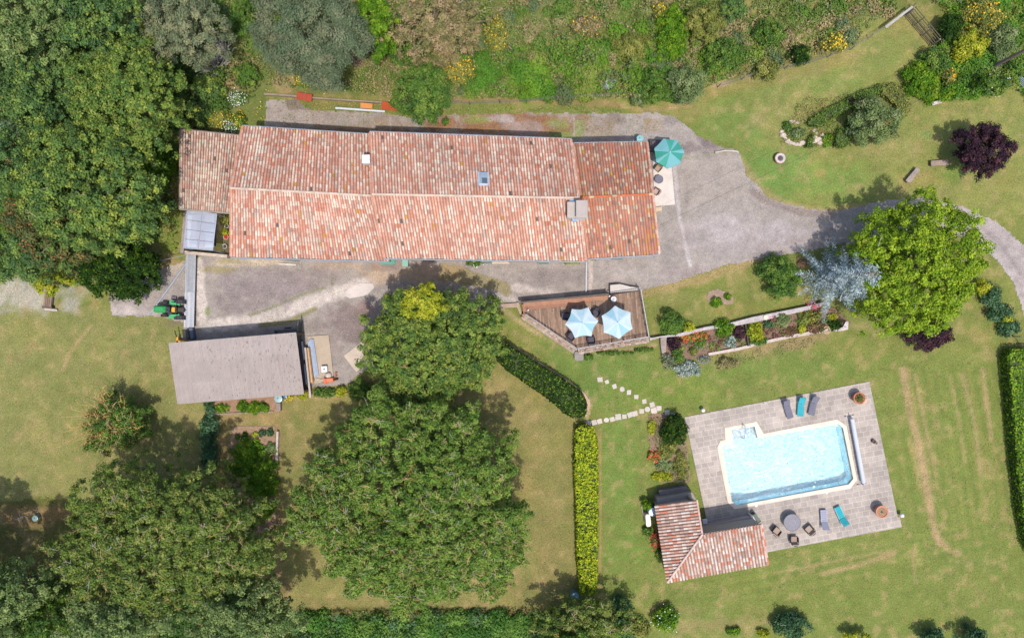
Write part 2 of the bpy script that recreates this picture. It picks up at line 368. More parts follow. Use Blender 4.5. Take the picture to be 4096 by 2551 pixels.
def crown_leaves(r, P, nrm, st, k=1.0):
    rc = st['rc']; m = max(7, int(1.05*k*2*math.pi*rc*rc/(st['leaf']**2*.36))); n = len(P)
    d = r.normal(size=(n, m, 3)); d /= np.linalg.norm(d, axis=2, keepdims=True); d[..., 2] = np.abs(d[..., 2])-.12
    rr = rc*r.uniform(.45, 1.25, (n, m, 1))*r.uniform(.75, 1.25, (n, 1, 1)); L = (P[:, None]+d*rr*np.array([1.1, 1.1, .9])).reshape(-1, 3)
    N = (d*.95+nrm[:, None]*.35+r.normal(size=(n, m, 3))*.42).reshape(-1, 3)
    cc = pal_pick(r, st['pal'], n)[:, None]*r.uniform(.88, 1.14, (n, 1, 1))*r.uniform(.85, 1.17, (n, m, 1)); cc = cc.reshape(-1, 3)
    tip = np.repeat(r.random(n) < .45, m) & (r.random(n*m) < st['tip'][1]*2)
    cc[tip] = (cc[tip]*.45+.55*np.array(st['tip'][0]))*r.uniform(.85, 1.1, (tip.sum(), 1))
    return L, N, cc
BARK = F(120, 105, 88)
def trunk_mesh(par, h, r0, name='trunk', col=BARK, zc=None):
    m = MB(); pts = []; x = y = 0
    for k in range(5):
        pts.append((x, y, h*k/4-(.1 if k == 0 else 0))); x += random.uniform(-.12, .12)*h/6; y += random.uniform(-.12, .12)*h/6
    rr = [r0*1.35, r0, r0*.85, r0*.7, r0*.5]
    for k in range(4): m.tube(pts[k], pts[k+1], rr[k], col, rr[k+1], 9)
    m.build(name, 'bark', par, smooth=True); return pts[-1], pts[2]
def tree(name, label, cat, px, py, rx, ry, h, style, group=None, zw=None, irr=.16, gap=.25, tr=None, twk=1., rot=0, k=1., under=.4, flowers=None, low=None, tipcol=None):
    _sd[0] += 1; r = np.random.default_rng(_sd[0]); st = ST[style]
    zw = h*.62 if zw is None else zw; zc = zw+(h-zw)*.32
    c = W(px, py, zc); s = (H-zc)/H*1.06; rx = rx/PX*s; ry = ry/PX*s
    root = thing(name, label, cat, (c.x, c.y, 0), 0, group)
    if rot: rot = R(rot)
    P, nr = crown_pts(r, c.x, c.y, (zw*.62 if low is None else low), zw, h, rx, ry, st, irr, gap, under=under, rot=rot)
    L, N, cc = crown_leaves(r, P, nr, st, k)
    leaf_mesh('crown', L, N, st['leaf'], cc, root, seed=_sd[0])
    top, mid = trunk_mesh(root, zw*.9, tr if tr else .09+.035*min(rx, ry))
    lm = MB(); nl = int(6+rx*1.2); sel = P[r.choice(len(P), min(nl, len(P)), replace=False)]
    for p in sel:
        q = Vector((p[0]-c.x, p[1]-c.y, p[2]-.25)); a = Vector(top).lerp(Vector(mid), random.random()*.7)
        b = a.lerp(q, .5)+Vector((random.uniform(-.3, .3), random.uniform(-.3, .3), .25)); t0 = .05+.012*rx
        lm.tube(a, b, t0, BARK, t0*.65, 6); lm.tube(b, q, t0*.65, BARK, .02, 5)
    lm.build('limb', 'bark', root)
    nt_ = int(len(P)*st['tw']*twk*1.35)
    if nt_ > 0:
        tm = MB()
        for p in P[r.choice(len(P), nt_)]:
            q = Vector((p[0]-c.x, p[1]-c.y, p[2]+st['rc']*random.uniform(.7, 1.15))); a = random.uniform(0, 6.28); cl = random.choice(TW) if tipcol is None else random.choice(tipcol)
            q0 = q-Vector((math.cos(a), math.sin(a), .25))*.3; w0 = random.uniform(.016, .03)
            for sgm in range(random.choice((1, 2, 2, 3))):
                a += random.uniform(-.5, .5); ln = random.uniform(.15, .38); q1 = q0+Vector((math.cos(a)*ln, math.sin(a)*ln, random.uniform(-.02, .16)))
                tm.tube(q0, q1, w0, cl, w0*.75, 4, False)
                if random.random() < .5:
                    a2 = a+random.choice((-1, 1))*random.uniform(.5, 1.1); tm.tube(q1, q1+Vector((math.cos(a2)*.3, math.sin(a2)*.3, .05)), w0*.7, cl, w0*.4, 4, False)
                q0 = q1; w0 *= .8
        tag(tm.build('twigs', 'bark', root), kind='stuff')
    if flowers: blossoms(root, P, c, flowers, r, st)
    return root
def blossoms(root, P, c, fl, r, st):
    col, frac, sz = fl; n = int(len(P)*frac); sel = P[r.choice(len(P), n)]
    L = sel+r.normal(size=(n, 3))*np.array([.22, .22, .08])+np.array([0, 0, st['rc']*.75])
    leaf_mesh('flowers', L, np.tile([0, 0, 1.], (n, 1))+r.normal(size=(n, 3))*.35, sz, np.array(col)*r.uniform(.8, 1.15, (n, 1)), root, 'petal', .9, seed=3)['kind'] = 'stuff'
def shrub(name, label, cat, px, py, rx, ry, h, style, group=None, flowers=None, irr=.14, rot=0, gap=.12, k=1., z0=0.):
    _sd[0] += 1; r = np.random.default_rng(_sd[0]); st = dict(ST[style]); 
    sc_ = min(rx, ry)/PX
    if sc_ < .9: st['rc'] = min(st['rc'], max(.14, sc_*.34)); st['leaf'] = min(st['leaf'], .09+sc_*.1); st['dens'] = min(260, st['dens']*(st['leaf']and (ST[style]['leaf']/st['leaf'])**2))
    zc = z0+h*.6; c = W(px, py, zc); s = (H-zc)/H; rx = rx/PX*s; ry = ry/PX*s
    root = thing(name, label, cat, (c.x, c.y, z0), 0, group)
    P, nr = crown_pts(r, c.x, c.y, z0+.1, z0+h*.35, z0+h-st['rc']*.4, max(.05, rx-st['rc']*.6), max(.05, ry-st['rc']*.6), st, irr, gap, rot=R(rot), under=.35)
    L, N, cc = crown_leaves(r, P, nr, st, k); L[:, 2] = np.maximum(L[:, 2], z0+.02)
    leaf_mesh('leaves', L, N, st['leaf'], cc, root, seed=_sd[0])
    m = MB()
    for k_ in range(5):
        a = 1.257*k_+random.random(); m.tube((0, 0, -.05), (math.cos(a)*rx*.55, math.sin(a)*ry*.55, h*.62), .018+.02*h*.5, BARK, .012, 5)
    m.build('stems', 'bark', root)
    if flowers: blossoms(root, P, c, flowers, r, st)
    return root
def hedge(name, label, cat, poly, h, style, dens=75, leaf=.17, flat=.17, col_core=None, flowers=None):
    "clipped hedge over a ground polygon given in photo pixels of its top"
    _sd[0] += 1; r = np.random.default_rng(_sd[0]); st = ST[style]
    top = [W(x, y, h) for x, y in poly]; cx = sum(p.x for p in top)/len(top); cy = sum(p.y for p in top)/len(top)
    root = thing(name, label, cat, (cx, cy, 0))
    xs = [p.x for p in top]; ys = [p.y for p in top]; bx = (min(xs), max(xs)); by = (min(ys), max(ys))
    n = int((bx[1]-bx[0])*(by[1]-by[0])*dens*1.6); x = r.uniform(*bx, n); y = r.uniform(*by, n); wob = .2
    pp = [(p.x, p.y) for p in top]
    ok = inside(pp, x+(vn(x, y, .5, 71)-.5)*wob*2, y+(vn(x, y, .5, 72)-.5)*wob*2); x = x[ok]; y = y[ok]
    z = h-.08+(fbm(x, y, .6, 73)-.5)*flat*3+r.uniform(-.06, .05, len(x)); ok = fbm(x, y, .45, 75) > .30; x, y, z = x[ok], y[ok], z[ok]
    P = [np.stack([x, y, z], 1)]; N = [np.tile([0, 0, .9], (len(x), 1))]
    for i in range(len(pp)):
        a = np.array(pp[i]); b = np.array(pp[(i+1) % len(pp)]); ln = np.hypot(*(b-a)); m = int(ln*h*dens*.9)
        t = r.random(m); q = a+(b-a)*t[:, None]; nn = np.array([b[1]-a[1], a[0]-b[0]])/max(ln, 1e-6)
        q = q+(r.normal(size=(m, 1))*.05)*nn; P.append(np.column_stack([q, r.uniform(.03, h, m)])); N.append(np.tile([nn[0], nn[1], .2], (m, 1)))
    P = np.concatenate(P); N = np.concatenate(N); n = len(P)
    big = fbm(P[:, 0], P[:, 1], .9, 81)[:, None]
    cc = pal_pick(r, st['pal'], n)*(.7+.6*big)*r.uniform(.8, 1.2, (n, 1)); tip = r.random(n) < st['tip'][1]; cc[tip] = np.array(st['tip'][0])
    leaf_mesh('leaves', P, N+r.normal(size=(n, 3))*.45, leaf, cc, root, seed=_sd[0])
    m = MB(); core = [((p.x-cx)*(1-.12)*1., (p.y-cy)*(1-.12)) for p in top]
    inner = []
    k = len(top)
    for i in range(k):
        p0, p1, p2 = top[i-1], top[i], top[(i+1) % k]; d1 = (p1-p0).normalized(); d2 = (p2-p1).normalized()
        ar = sum(top[j].x*top[(j+1) % k].y-top[(j+1) % k].x*top[j].y for j in range(k)); sg = 1 if ar > 0 else -1
        nn = Vector((-(d1.y+d2.y), d1.x+d2.x, 0)); nn = nn.normalized()*sg if nn.length > .01 else Vector((0, 0, 0)); inner.append((p1.x+nn.x*.16-cx, p1.y+nn.y*.16-cy))
    m.prism(inner, 0, h-.24, col_core or F(58, 70, 34)); m.build('branches', 'bark', root)
    if flowers: blossoms(root, P[:len(x)], Vector((cx, cy, 0)), flowers, r, dict(rc=.1))
    return root
def leaf_stuff(name, label, cat, zones, matkey='leaf', mounds=()):
    "ground cover nobody could count. zones: (poly, density per m2, height, leaf size, palette[(col,w)], patchscale, gap)"
    _sd[0] += 1; r = np.random.default_rng(_sd[0]); PP = []; NN = []; CC = []; SS = []
    for (poly, dens, hh, leaf, pal, gap) in zones:
        xs = [p[0] for p in poly]; ys = [p[1] for p in poly]; A = (max(xs)-min(xs))*(max(ys)-min(ys))/PX/PX
        n = int(A*dens); X = r.uniform(min(xs), max(xs), n); Y = r.uniform(min(ys), max(ys), n)
        ok = inside(poly, X+(fbm(X, Y, 30, 91)-.5)*34, Y+(fbm(X, Y, 30, 92)-.5)*34) & (fbm(X, Y, 46, 93) > gap); X = X[ok]; Y = Y[ok]; n = len(X)
        x = (X-2048)/PX; y = (1275.5-Y)/PX; lump = fbm(x, y, 1.5, 94)
        z = hh*np.clip((lump-.36)*3.2, .04, 1.2)*r.uniform(.7, 1, n)+hh*.25*(vn(x, y, .55, 98)-.3)
        pa = np.array([p[0] for p in pal]); w = np.stack([p[1]*np.exp(12*fbm(X+i*777, Y, 62, 95+i % 3)) for i, p in enumerate(pal)], 1); w /= w.sum(1, keepdims=True)
        cs = w.cumsum(1); i = (r.random((n, 1)) > cs).sum(1).clip(0, len(pal)-1)
        PP.append(np.stack([x, y, z+.03], 1)); NN.append(np.tile([0, 0, .75], (n, 1))+r.normal(size=(n, 3))*.5); CC.append(pa[i]*r.uniform(.8, 1.2, (n, 1))); SS.append(np.full(n, leaf))
    for (poly, per, pal, rmin, rmax) in mounds:
        xs = [p[0] for p in poly]; ys = [p[1] for p in poly]; A = (max(xs)-min(xs))*(max(ys)-min(ys))/PX/PX; n = int(A*per)
        X = r.uniform(min(xs), max(xs), n); Y = r.uniform(min(ys), max(ys), n); ok = inside(poly, X+(fbm(X, Y, 30, 91)-.5)*34, Y+(fbm(X, Y, 30, 92)-.5)*34) & (fbm(X, Y, 90, 103) > (.36 if per < 2.5 else 0)); X = X[ok]; Y = Y[ok]; n = len(X)
        R_ = r.uniform(rmin, rmax, n)*(.6+.9*fbm(X, Y, 80, 104)); pa = np.array([p[0] for p in pal])
        w = np.stack([p[1]*np.exp(9*fbm(X+i*777, Y, 110, 105+i % 3)) for i, p in enumerate(pal)], 1); w /= w.sum(1, keepdims=True); ci = (r.random((n, 1)) > w.cumsum(1)).sum(1).clip(0, len(pal)-1)
        for i in range(n):
            m = int(2.0*math.pi*R_[i]**2/.011); d = r.normal(size=(m, 3)); d /= np.linalg.norm(d, axis=1, keepdims=True); d[:, 2] = np.abs(d[:, 2]); q = d*R_[i]*r.uniform(.8, 1.12, (m, 1))*(.82+.36*vn(d[:, 0]*3+X[i], d[:, 1]*3+Y[i], 1, 107))[:, None]
            PP.append(np.array([(X[i]-2048)/PX, (1275.5-Y[i])/PX, .02])+q*np.array([1, 1, 1.05])); NN.append(d*.9+[0, 0, .3]+r.normal(size=(m, 3))*.35)
            CC.append(pa[ci[i]]*r.uniform(.85, 1.15)*r.uniform(.82, 1.18, (m, 1))); SS.append(np.full(m, .17))
    o = leaf_mesh(name, np.concatenate(PP), np.concatenate(NN), np.concatenate(SS), np.concatenate(CC), None, matkey, seed=_sd[0])
    return tag(o, label, cat, kind='stuff')
def spruce(name, label, cat, px, py, rr, h, cols):
    _sd[0] += 1; r = np.random.default_rng(_sd[0]); c = W(px, py, h*.42)
    root = thing(name, label, cat, (c.x, c.y, 0)); trunk_mesh(root, h*.9, .22)
    R0 = rr/PX*(H-h*.42)/H; P = []; N = []; U = []; CC = []; lm = MB(); col = np.array(cols)
    lv = 9
    for l in range(lv):
        t = l/(lv-1); z = h*(.14+.84*t); Lb = R0*(1-t)**.8*1.05+.25; nb = int(8-3*t)+(l % 2)
        for b in range(nb):
            a = 2*math.pi*b/nb+r.uniform(-.3, .3)+l*.7; ln = Lb*r.uniform(.72, 1.22); d = np.array([math.cos(a), math.sin(a), -.10]); d2 = np.array([-math.sin(a), math.cos(a), 0])
            o = np.array([c.x, c.y, z]); lm.tube(Vector(o)-Vector((c.x, c.y, 0)), Vector(o+d*ln*.9)-Vector((c.x, c.y, 0)), .035, BARK, .01, 4, False)
            ns = int(ln/.17)
            for s_ in range(ns):
                f = (s_+1)/ns
                for side in (-1, 1):
                    tw = (.16+.72*(1-f)*min(1, f*2.4))*min(1, Lb/1.5)*r.uniform(.6, 1.3); dd = d*.62+d2*side*.9; dd /= np.linalg.norm(dd); base = o+d*ln*f*.97
                    k = max(2, int(tw/.075)); q = np.arange(k)/k
                    pts = base+dd*tw*q[:, None]+np.array([0, 0, 1])*(-.08*q[:, None]**2); ax = dd+r.normal(size=(k, 3))*.42
                    P.append(pts); U.append(ax); CC.append(np.tile(col[r.integers(0, len(col))]*r.uniform(.8, 1.15), (k, 1)))
    P = np.concatenate(P); U = np.concatenate(U); CC = np.concatenate(CC)*r.uniform(.8, 1.25, (len(P), 1)); n = len(P); P = P+r.normal(size=(n, 3))*.03
    P = np.repeat(P, 2, 0); U = np.repeat(U, 2, 0)+r.normal(size=(2*n, 3))*.35; CC = np.repeat(CC, 2, 0)*r.uniform(.85, 1.15, (2*n, 1)); n *= 2
    U /= np.linalg.norm(U, axis=1, keepdims=True); t = r.normal(size=(n, 3))*.5+np.array([0, 0, 1]); v = np.cross(t, U); v /= np.linalg.norm(v, axis=1, keepdims=True)
    s = r.uniform(.13, .24, (n, 1)); V = np.stack([P-U*s*.3, P-v*.028, P+U*s*.8, P+v*.028], 1).reshape(-1, 3)
    np_mesh('crown', V, np.arange(4*n).reshape(n, 4), CC, 'leaf', root); lm.build('limb', 'bark', root); return root
def bare_shrub(name, label, cat, px, py, rr, h, cols, nst=26, group=None, leaf=None):
    _sd[0] += 1; r = random.Random(_sd[0]); c = W(px, py, h*.5); R0 = rr/PX; root = thing(name, label, cat, (c.x, c.y, 0), 0, group); m = MB()
    for i in range(nst):
        a = r.uniform(0, 6.28); e = r.uniform(.15, 1); q = Vector((0, 0, 0)); col = r.choice(cols); w = .035
        for k in range(4):
            a += r.uniform(-.45, .45); l = R0*e*.34; q1 = q+Vector((math.cos(a)*l, math.sin(a)*l, h*.26*r.uniform(.6, 1.2)))
            m.tube(q, q1, w, col, w*.75, 4, False)
            for s_ in range(2):
                a2 = a+r.choice((-1, 1))*r.uniform(.4, 1.2); l2 = R0*.22*r.uniform(.5, 1.2); m.tube(q1, q1+Vector((math.cos(a2)*l2, math.sin(a2)*l2, .12)), w*.6, col, w*.3, 3, False)
            q = q1; w *= .8
    m.build('branches', 'bark', root); return root
# ---------------- ground, yard, roads ----------------
DRY = S(188,160,114); SOIL = S(160,128,100); LUSH = S(122,150,62); GRN = S(142,152,76); STRAW = S(205,175,128); WILD = S(132,138,76)
BRN = S(150,124,82)
G_OPS = [
 ('p', [(-900,1230),(1180,1230),(1180,2000),(-900,2000)], S(164,156,100), .9, 20),
 ('p', [(-900,-900),(2900,-900),(2900,390),(1600,400),(1060,360),(1060,530),(700,600),(620,1000),(-900,1100)], WILD, 1, 16),
 ('p', [(2850,-900),(5000,-900),(5000,600),(3650,420),(3640,30),(2850,340)], S(130,134,72), .8, 16),
 ('p', [(-900,2000),(260,2000),(1180,2380),(2300,2430),(2300,3400),(-900,3400)], S(112,104,62), .9, 16),
 ('p', [(1100,1560),(1500,1500),(2000,1400),(2300,1650),(2300,2430),(1100,2430)], S(168,152,98), .9, 14),
 ('p', [(3000,700),(3000,150),(3650,40),(4400,400),(4400,900),(3700,830),(3200,830)], S(166,164,96), .7, 30),
 ('e',3100,700,170,130,S(136,166,86),.95), ('e',3350,730,260,100,S(142,166,86),.85), ('e',2900,500,160,90,S(140,160,86),.7), ('e',3300,330,200,60,S(140,160,86),.6), ('e',3640,760,260,60,S(176,166,104),.7),
 ('e',3700,540,30,26,S(135,160,90),.8), ('e',3800,700,60,50,S(148,172,84),.7), ('e',3280,690,26,20,S(190,165,105),.7), ('e',3560,600,180,60,S(180,168,110),.6),
 ('s',[(2560,445),(2900,340),(3300,250),(3620,90)],90,S(182,160,102),.75), ('s',[(2600,470),(2900,400),(3300,330),(3600,230)],50,S(150,158,88),.5),
 ('e',2760,440,150,36,S(185,160,110),.5), ('e',3040,480,60,30,S(190,165,120),.5), ('e',2900,440,60,60,S(140,160,84),.5),
 ('e',3450,160,160,70,S(156,162,90),.6), ('e',3700,110,60,80,S(170,158,92),.8),
 ('s',[(2960,640),(3040,750),(3160,830),(3300,850),(3460,825)],34,STRAW,.8),
 ('e',4020,700,60,110,S(150,140,80),.4), ('e',3700,720,120,36,S(190,165,100),.6),
 # terraces round the deck
 ('e',2850,1200,260,90,S(146,150,78),.7), ('s',[(2580,1170),(2660,1150),(2800,1120),(2960,1060),(3080,1020)],44,S(196,164,118),.9),
 ('e',2700,1190,90,36,S(176,160,104),.6), ('e',2960,1110,70,30,S(180,160,104),.6), ('e',2940,1230,120,40,S(170,152,90),.5),
 ('s',[(2010,1235),(2100,1300),(2210,1370),(2310,1440)],20,S(210,180,145),.9), ('s',[(2350,1428),(2480,1405),(2620,1380)],20,S(205,170,140),.85),
 ('s',[(2840,1430),(3000,1410),(3150,1380),(3300,1330)],56,S(190,155,120),.85), ('e',2720,1460,50,24,S(200,170,130),.7), ('e',3420,1300,80,22,S(190,165,120),.6),
 ('s',[(2060,1330),(2160,1390),(2260,1460)],26,S(190,165,120),.6), ('e',2160,1370,60,30,GRN,.5),
 ('e',2450,1500,320,110,S(122,148,74),.85), ('e',2650,1560,240,70,S(136,156,64),.8), ('e',2250,1400,120,60,S(130,150,78),.7), ('e',2470,1850,90,300,S(132,158,76),.95), ('e',2500,2200,100,140,S(136,160,76),.9),
 ('e',3150,1470,380,70,S(132,150,78),.8), ('e',3500,1420,200,50,S(152,154,82),.5), ('e',3060,1560,80,20,S(180,150,110),.5),
 ('s',[(2345,1570),(2362,1620),(2345,1680)],14,S(222,190,150),.8), ('s',[(2398,1720),(2402,2000),(2398,2350)],12,S(205,165,120),.8),
 ('e',1980,1560,90,60,S(195,168,118),.7), ('e',2100,1900,90,330,S(172,150,96),.5), ('e',2190,2200,60,200,S(176,148,100),.5), ('e',2130,1660,100,60,S(184,158,110),.6), ('e',2020,2340,200,50,S(160,140,90),.5),
 # right-hand lawn with mowing lines
 ('p',[(2420,2240),(3060,2330),(3600,2110),(3600,2330),(3300,2420),(2700,2430)],S(148,146,82),.6,20),
] + [('s',[(3600+d,1470+d*.1),(3628+d,1620),(3660+d,1760),(3700+d,1950),(3720+d,2100)],w,c,a) for d,w,c,a in ((-70,14,S(170,150,96),.6),(22,28,S(206,174,126),1),(66,12,S(180,158,104),.6),(110,12,S(176,156,102),.4),(160,18,S(130,146,70),.4),(230,14,S(182,156,106),.55),(275,16,S(184,154,106),.5),(310,14,S(190,158,112),.55),(350,12,S(120,136,66),.4))] + [
 ('s',[(3640,1760),(3700,1990),(3735,2120),(3780,2190),(3830,2215)],26,S(208,172,126),1), ('e',3640,1560,130,180,S(152,142,84),.35), ('e',3860,2000,160,240,S(152,148,84),.4), ('e',3830,1700,130,150,S(140,152,72),.4),
 ('s',[(3090,2270),(3250,2235),(3480,2195),(3600,2160)],9,S(176,160,106),.6), ('s',[(3090,2300),(3300,2260),(3520,2215)],8,S(126,140,66),.5), ('s',[(3280,2300),(3440,2260),(3580,2215)],14,S(192,165,112),.7),
 ('s',[(3665,2170),(3655,2240),(3668,2320)],8,S(190,160,110),.6), ('s',[(3615,2070),(3618,2130)],14,S(200,165,120),.7), ('e',3900,2350,260,90,S(160,150,86),.5), ('e',3500,2380,240,50,S(146,150,80),.5),
 ('s',[(4010,1560),(4040,1800),(4060,2000),(4080,2200),(4090,2480)],5,S(90,110,50),.45), ('e',3960,1420,80,24,S(195,165,120),.5), ('e',3900,1340,60,30,S(190,162,110),.5),
 ('e',2900,2500,260,44,S(200,160,124),.9), ('e',2760,2440,90,26,S(190,155,115),.7), ('e',3010,2440,60,22,S(186,156,110),.6), ('e',2640,2440,60,20,S(180,160,110),.5), ('e',2560,2300,60,20,S(170,158,100),.4),
 # left lawn
 ('e',500,1420,26,34,S(196,165,120),.7), ('e',700,1500,30,60,S(184,152,112),.5), ('s',[(250,1480),(280,1400),(360,1310)],12,S(190,160,110),.5), ('e',150,1750,120,40,S(176,160,104),.5),
 ('e',100,1350,140,60,S(168,158,98),.5), ('e',300,1600,240,120,S(158,152,92),.5), ('e',600,1600,70,120,S(160,150,90),.5), ('e',1250,1650,90,110,S(160,150,92),.5), ('e',1250,1590,120,20,S(200,170,120),.7),
 ('e',90,1180,260,75,S(212,196,188),1), ('e',270,1220,46,36,S(208,192,182),.95), ('e',60,1250,90,26,S(170,160,105),.6), ('e',20,1240,40,20,S(200,186,176),.7), ('e',660,1060,70,60,S(196,160,115),.9), ('e',700,1290,60,18,S(150,130,115),.7),
 ('e',120,2060,220,50,S(168,130,94),.9), ('e',180,1960,90,30,S(176,156,110),.5),
 # kitchen garden and its paths
 ('s',[(870,1680),(1000,1670),(1120,1650)],70,S(196,160,114),.95), ('s',[(885,1700),(890,1800),(890,1960)],60,S(186,150,106),.95), ('s',[(1112,1700),(1115,2000),(1110,2380)],26,S(182,145,108),.9),
 ('e',1090,2080,40,60,S(170,140,112),.9), ('e',960,2240,70,60,S(130,104,80),.8), ('e',1110,2340,60,60,S(140,112,84),.8),
 # wild bank
 ('s',[(1180,380),(1300,400),(1640,420)],60,S(160,142,88),.6), ('e',1140,340,70,40,S(200,165,125),.8), ('e',1500,240,70,26,S(180,145,105),.8), ('s',[(1800,400),(2100,400),(2480,420)],24,S(185,145,108),.8),
 ('e',2380,300,60,50,S(165,130,95),.7), ('e',2200,50,300,60,S(140,135,85),.6), ('e',2880,330,50,24,S(215,180,150),.8), ('s',[(2480,430),(2620,440),(2760,420)],16,S(205,170,130),.8),
 ('e',3140,130,30,36,S(190,150,110),.7), ('e',900,440,90,80,S(130,140,80),.6), ('e',950,330,60,40,S(195,160,125),.7), ('e',660,620,40,260,S(140,165,60),.6), ('e',650,620,60,40,S(170,135,95),.6), ('e',680,800,40,60,S(185,150,110),.6),
 ('e',1000,60,60,80,S(110,130,60),.6), ('e',540,240,60,80,S(90,110,60),.5)]
def build_ground():
    st = .22
    gx = np.concatenate([[-1500,-600,-250,-120,-85,-70], np.arange(-62, 62.01, st), [70,85,120,250,600,1500]])
    gy = np.concatenate([[-1500,-600,-250,-120,-80,-60], np.arange(-48, 46.01, st), [55,75,120,250,600,1500]])
    X, Y = np.meshgrid(gx, gy, indexing='ij'); px = X*PX+2048; py = 1275.5-Y*PX
    col = paint(px, py, S(148,150,82), G_OPS)*np.array([.80, .88, .78])
    mott = (.6*fbm(px, py, 130, 141)+.4*fbm(px, py, 44, 143)-.5)[..., None]; d = fbm(px, py, 34, 151)[..., None]
    far = (np.maximum(np.abs(X), np.abs(Y)) > 66)[..., None]
    gr = (py > 380)[..., None] if False else 1
    col = col*(1+mott*np.array([.62, .40, .30]))*np.array([1., 1., 1.])
    reg = sm(2380, 2460, px)*sm(1380, 1440, py); col = col*(1-.45*reg[..., None])+np.array(S(134,153,76))*np.array([.84,.88,.8])*.45*reg[..., None]
    u = px-.17*(py-1400)+14*(fbm(px, py, 90, 161)-.5); m1 = sm(3440, 3560, px-.2*(py-1500))*sm(1430, 1500, py)*sm(2260, 2150, py)*fbm(px*.4, py*.12, 30, 165)
    v = py+.19*(px-3000)+12*(fbm(px, py, 90, 162)-.5); m2 = sm(2230, 2290, v)*sm(2430, 2370, v)*sm(2780, 2900, px)*fbm(px*.12, py*.4, 30, 166)
    for ph_, mk_ in ((u, m1), (v, m2)):
        sw = np.sin(ph_*2*np.pi/41)+.5*np.sin(ph_*2*np.pi/17+1); col = col*(1+(mk_*sw)[..., None]*np.array([.20, .10, .12]))
    for pts, w_, amt in (([(3610,1480),(3634,1620),(3668,1760),(3706,1950),(3730,2090),(3758,2170)], 13, .85), ([(3752,2140),(3790,2195),(3835,2212)], 11, .6), ([(3660,1500),(3700,1700),(3745,1900)], 7, .5), ([(3850,1500),(3900,1700),(3925,1900)], 9, .5), ([(3930,1480),(3950,1620),(3965,1760)], 9, .6), ([(3800,1500),(3840,1700),(3860,1850)], 7, .4), ([(3290,2292),(3440,2256),(3580,2208)], 9, .6), ([(3100,2292),(3300,2250),(3540,2205)], 5, .5), ([(3660,2175),(3652,2250),(3666,2330)], 5, .5), ([(250,1480),(285,1400),(365,1300)], 6, .5)):
        k_ = amt*sm(1.5, .5, pdist(pts, px, py)/w_+(fbm(px, py, 16, 171)-.5)*1.3)[..., None]; col = col*(1-k_)+np.array(S(206,172,130))*.9*k_
    a = sm(.56, .78, d)*.42; col = col*(1-a)+np.array(S(196,168,118))*a*1.0; a = sm(.47, .25, d)*.3; col = col*(1-a)+np.array(S(112,130,56))*a
    col = np.where(far, np.array(S(120,126,70)), col)
    nx, ny = X.shape; idx = np.arange(nx*ny).reshape(nx, ny)
    Fq = np.stack([idx[:-1,:-1].ravel(), idx[1:,:-1].ravel(), idx[1:,1:].ravel(), idx[:-1,1:].ravel()], 1)
    # the pool basin is dug out of the sheet
    cx = px[:-1,:-1]+st*PX/2; cy = py[:-1,:-1]-st*PX/2
    hole = inside(POOL_MID, cx, cy).ravel()
    V = np.stack([X, Y, np.zeros_like(X)], -1).reshape(-1, 3)
    o = np_mesh('ground', V, Fq[~hole], col.reshape(-1, 3), 'ground', domain='POINT'); tag(o, kind='structure')
build_ground()
YC = S(176,164,154)
yard_poly = [(1066,402),(1180,398),(1240,440),(1500,450),(1640,470),(1800,460),(2100,452),(2420,455),(2620,452),(2680,462),(2740,500),(2790,545),(2880,585),(2950,602),(2968,640),(2985,700),(3030,740),(3070,790),(3140,812),(3240,836),(3330,845),(3480,820),
 (3520,860),(3420,960),(3250,1000),(3130,1020),(2960,1052),(2900,1060),(2780,1105),(2660,1140),(2570,1160),(2562,1172),(2078,1210),(1990,1212),(1900,1260),(1700,1300),(1560,1400),(1500,1450),(1430,1500),(1400,1530),(1330,1545),(1210,1545),(1190,1420),(720,1430),(735,1290),(640,1264),(446,1264),(436,1180),(520,1140),(620,1085),(735,1045),(900,1000),(900,540),(1060,530)]
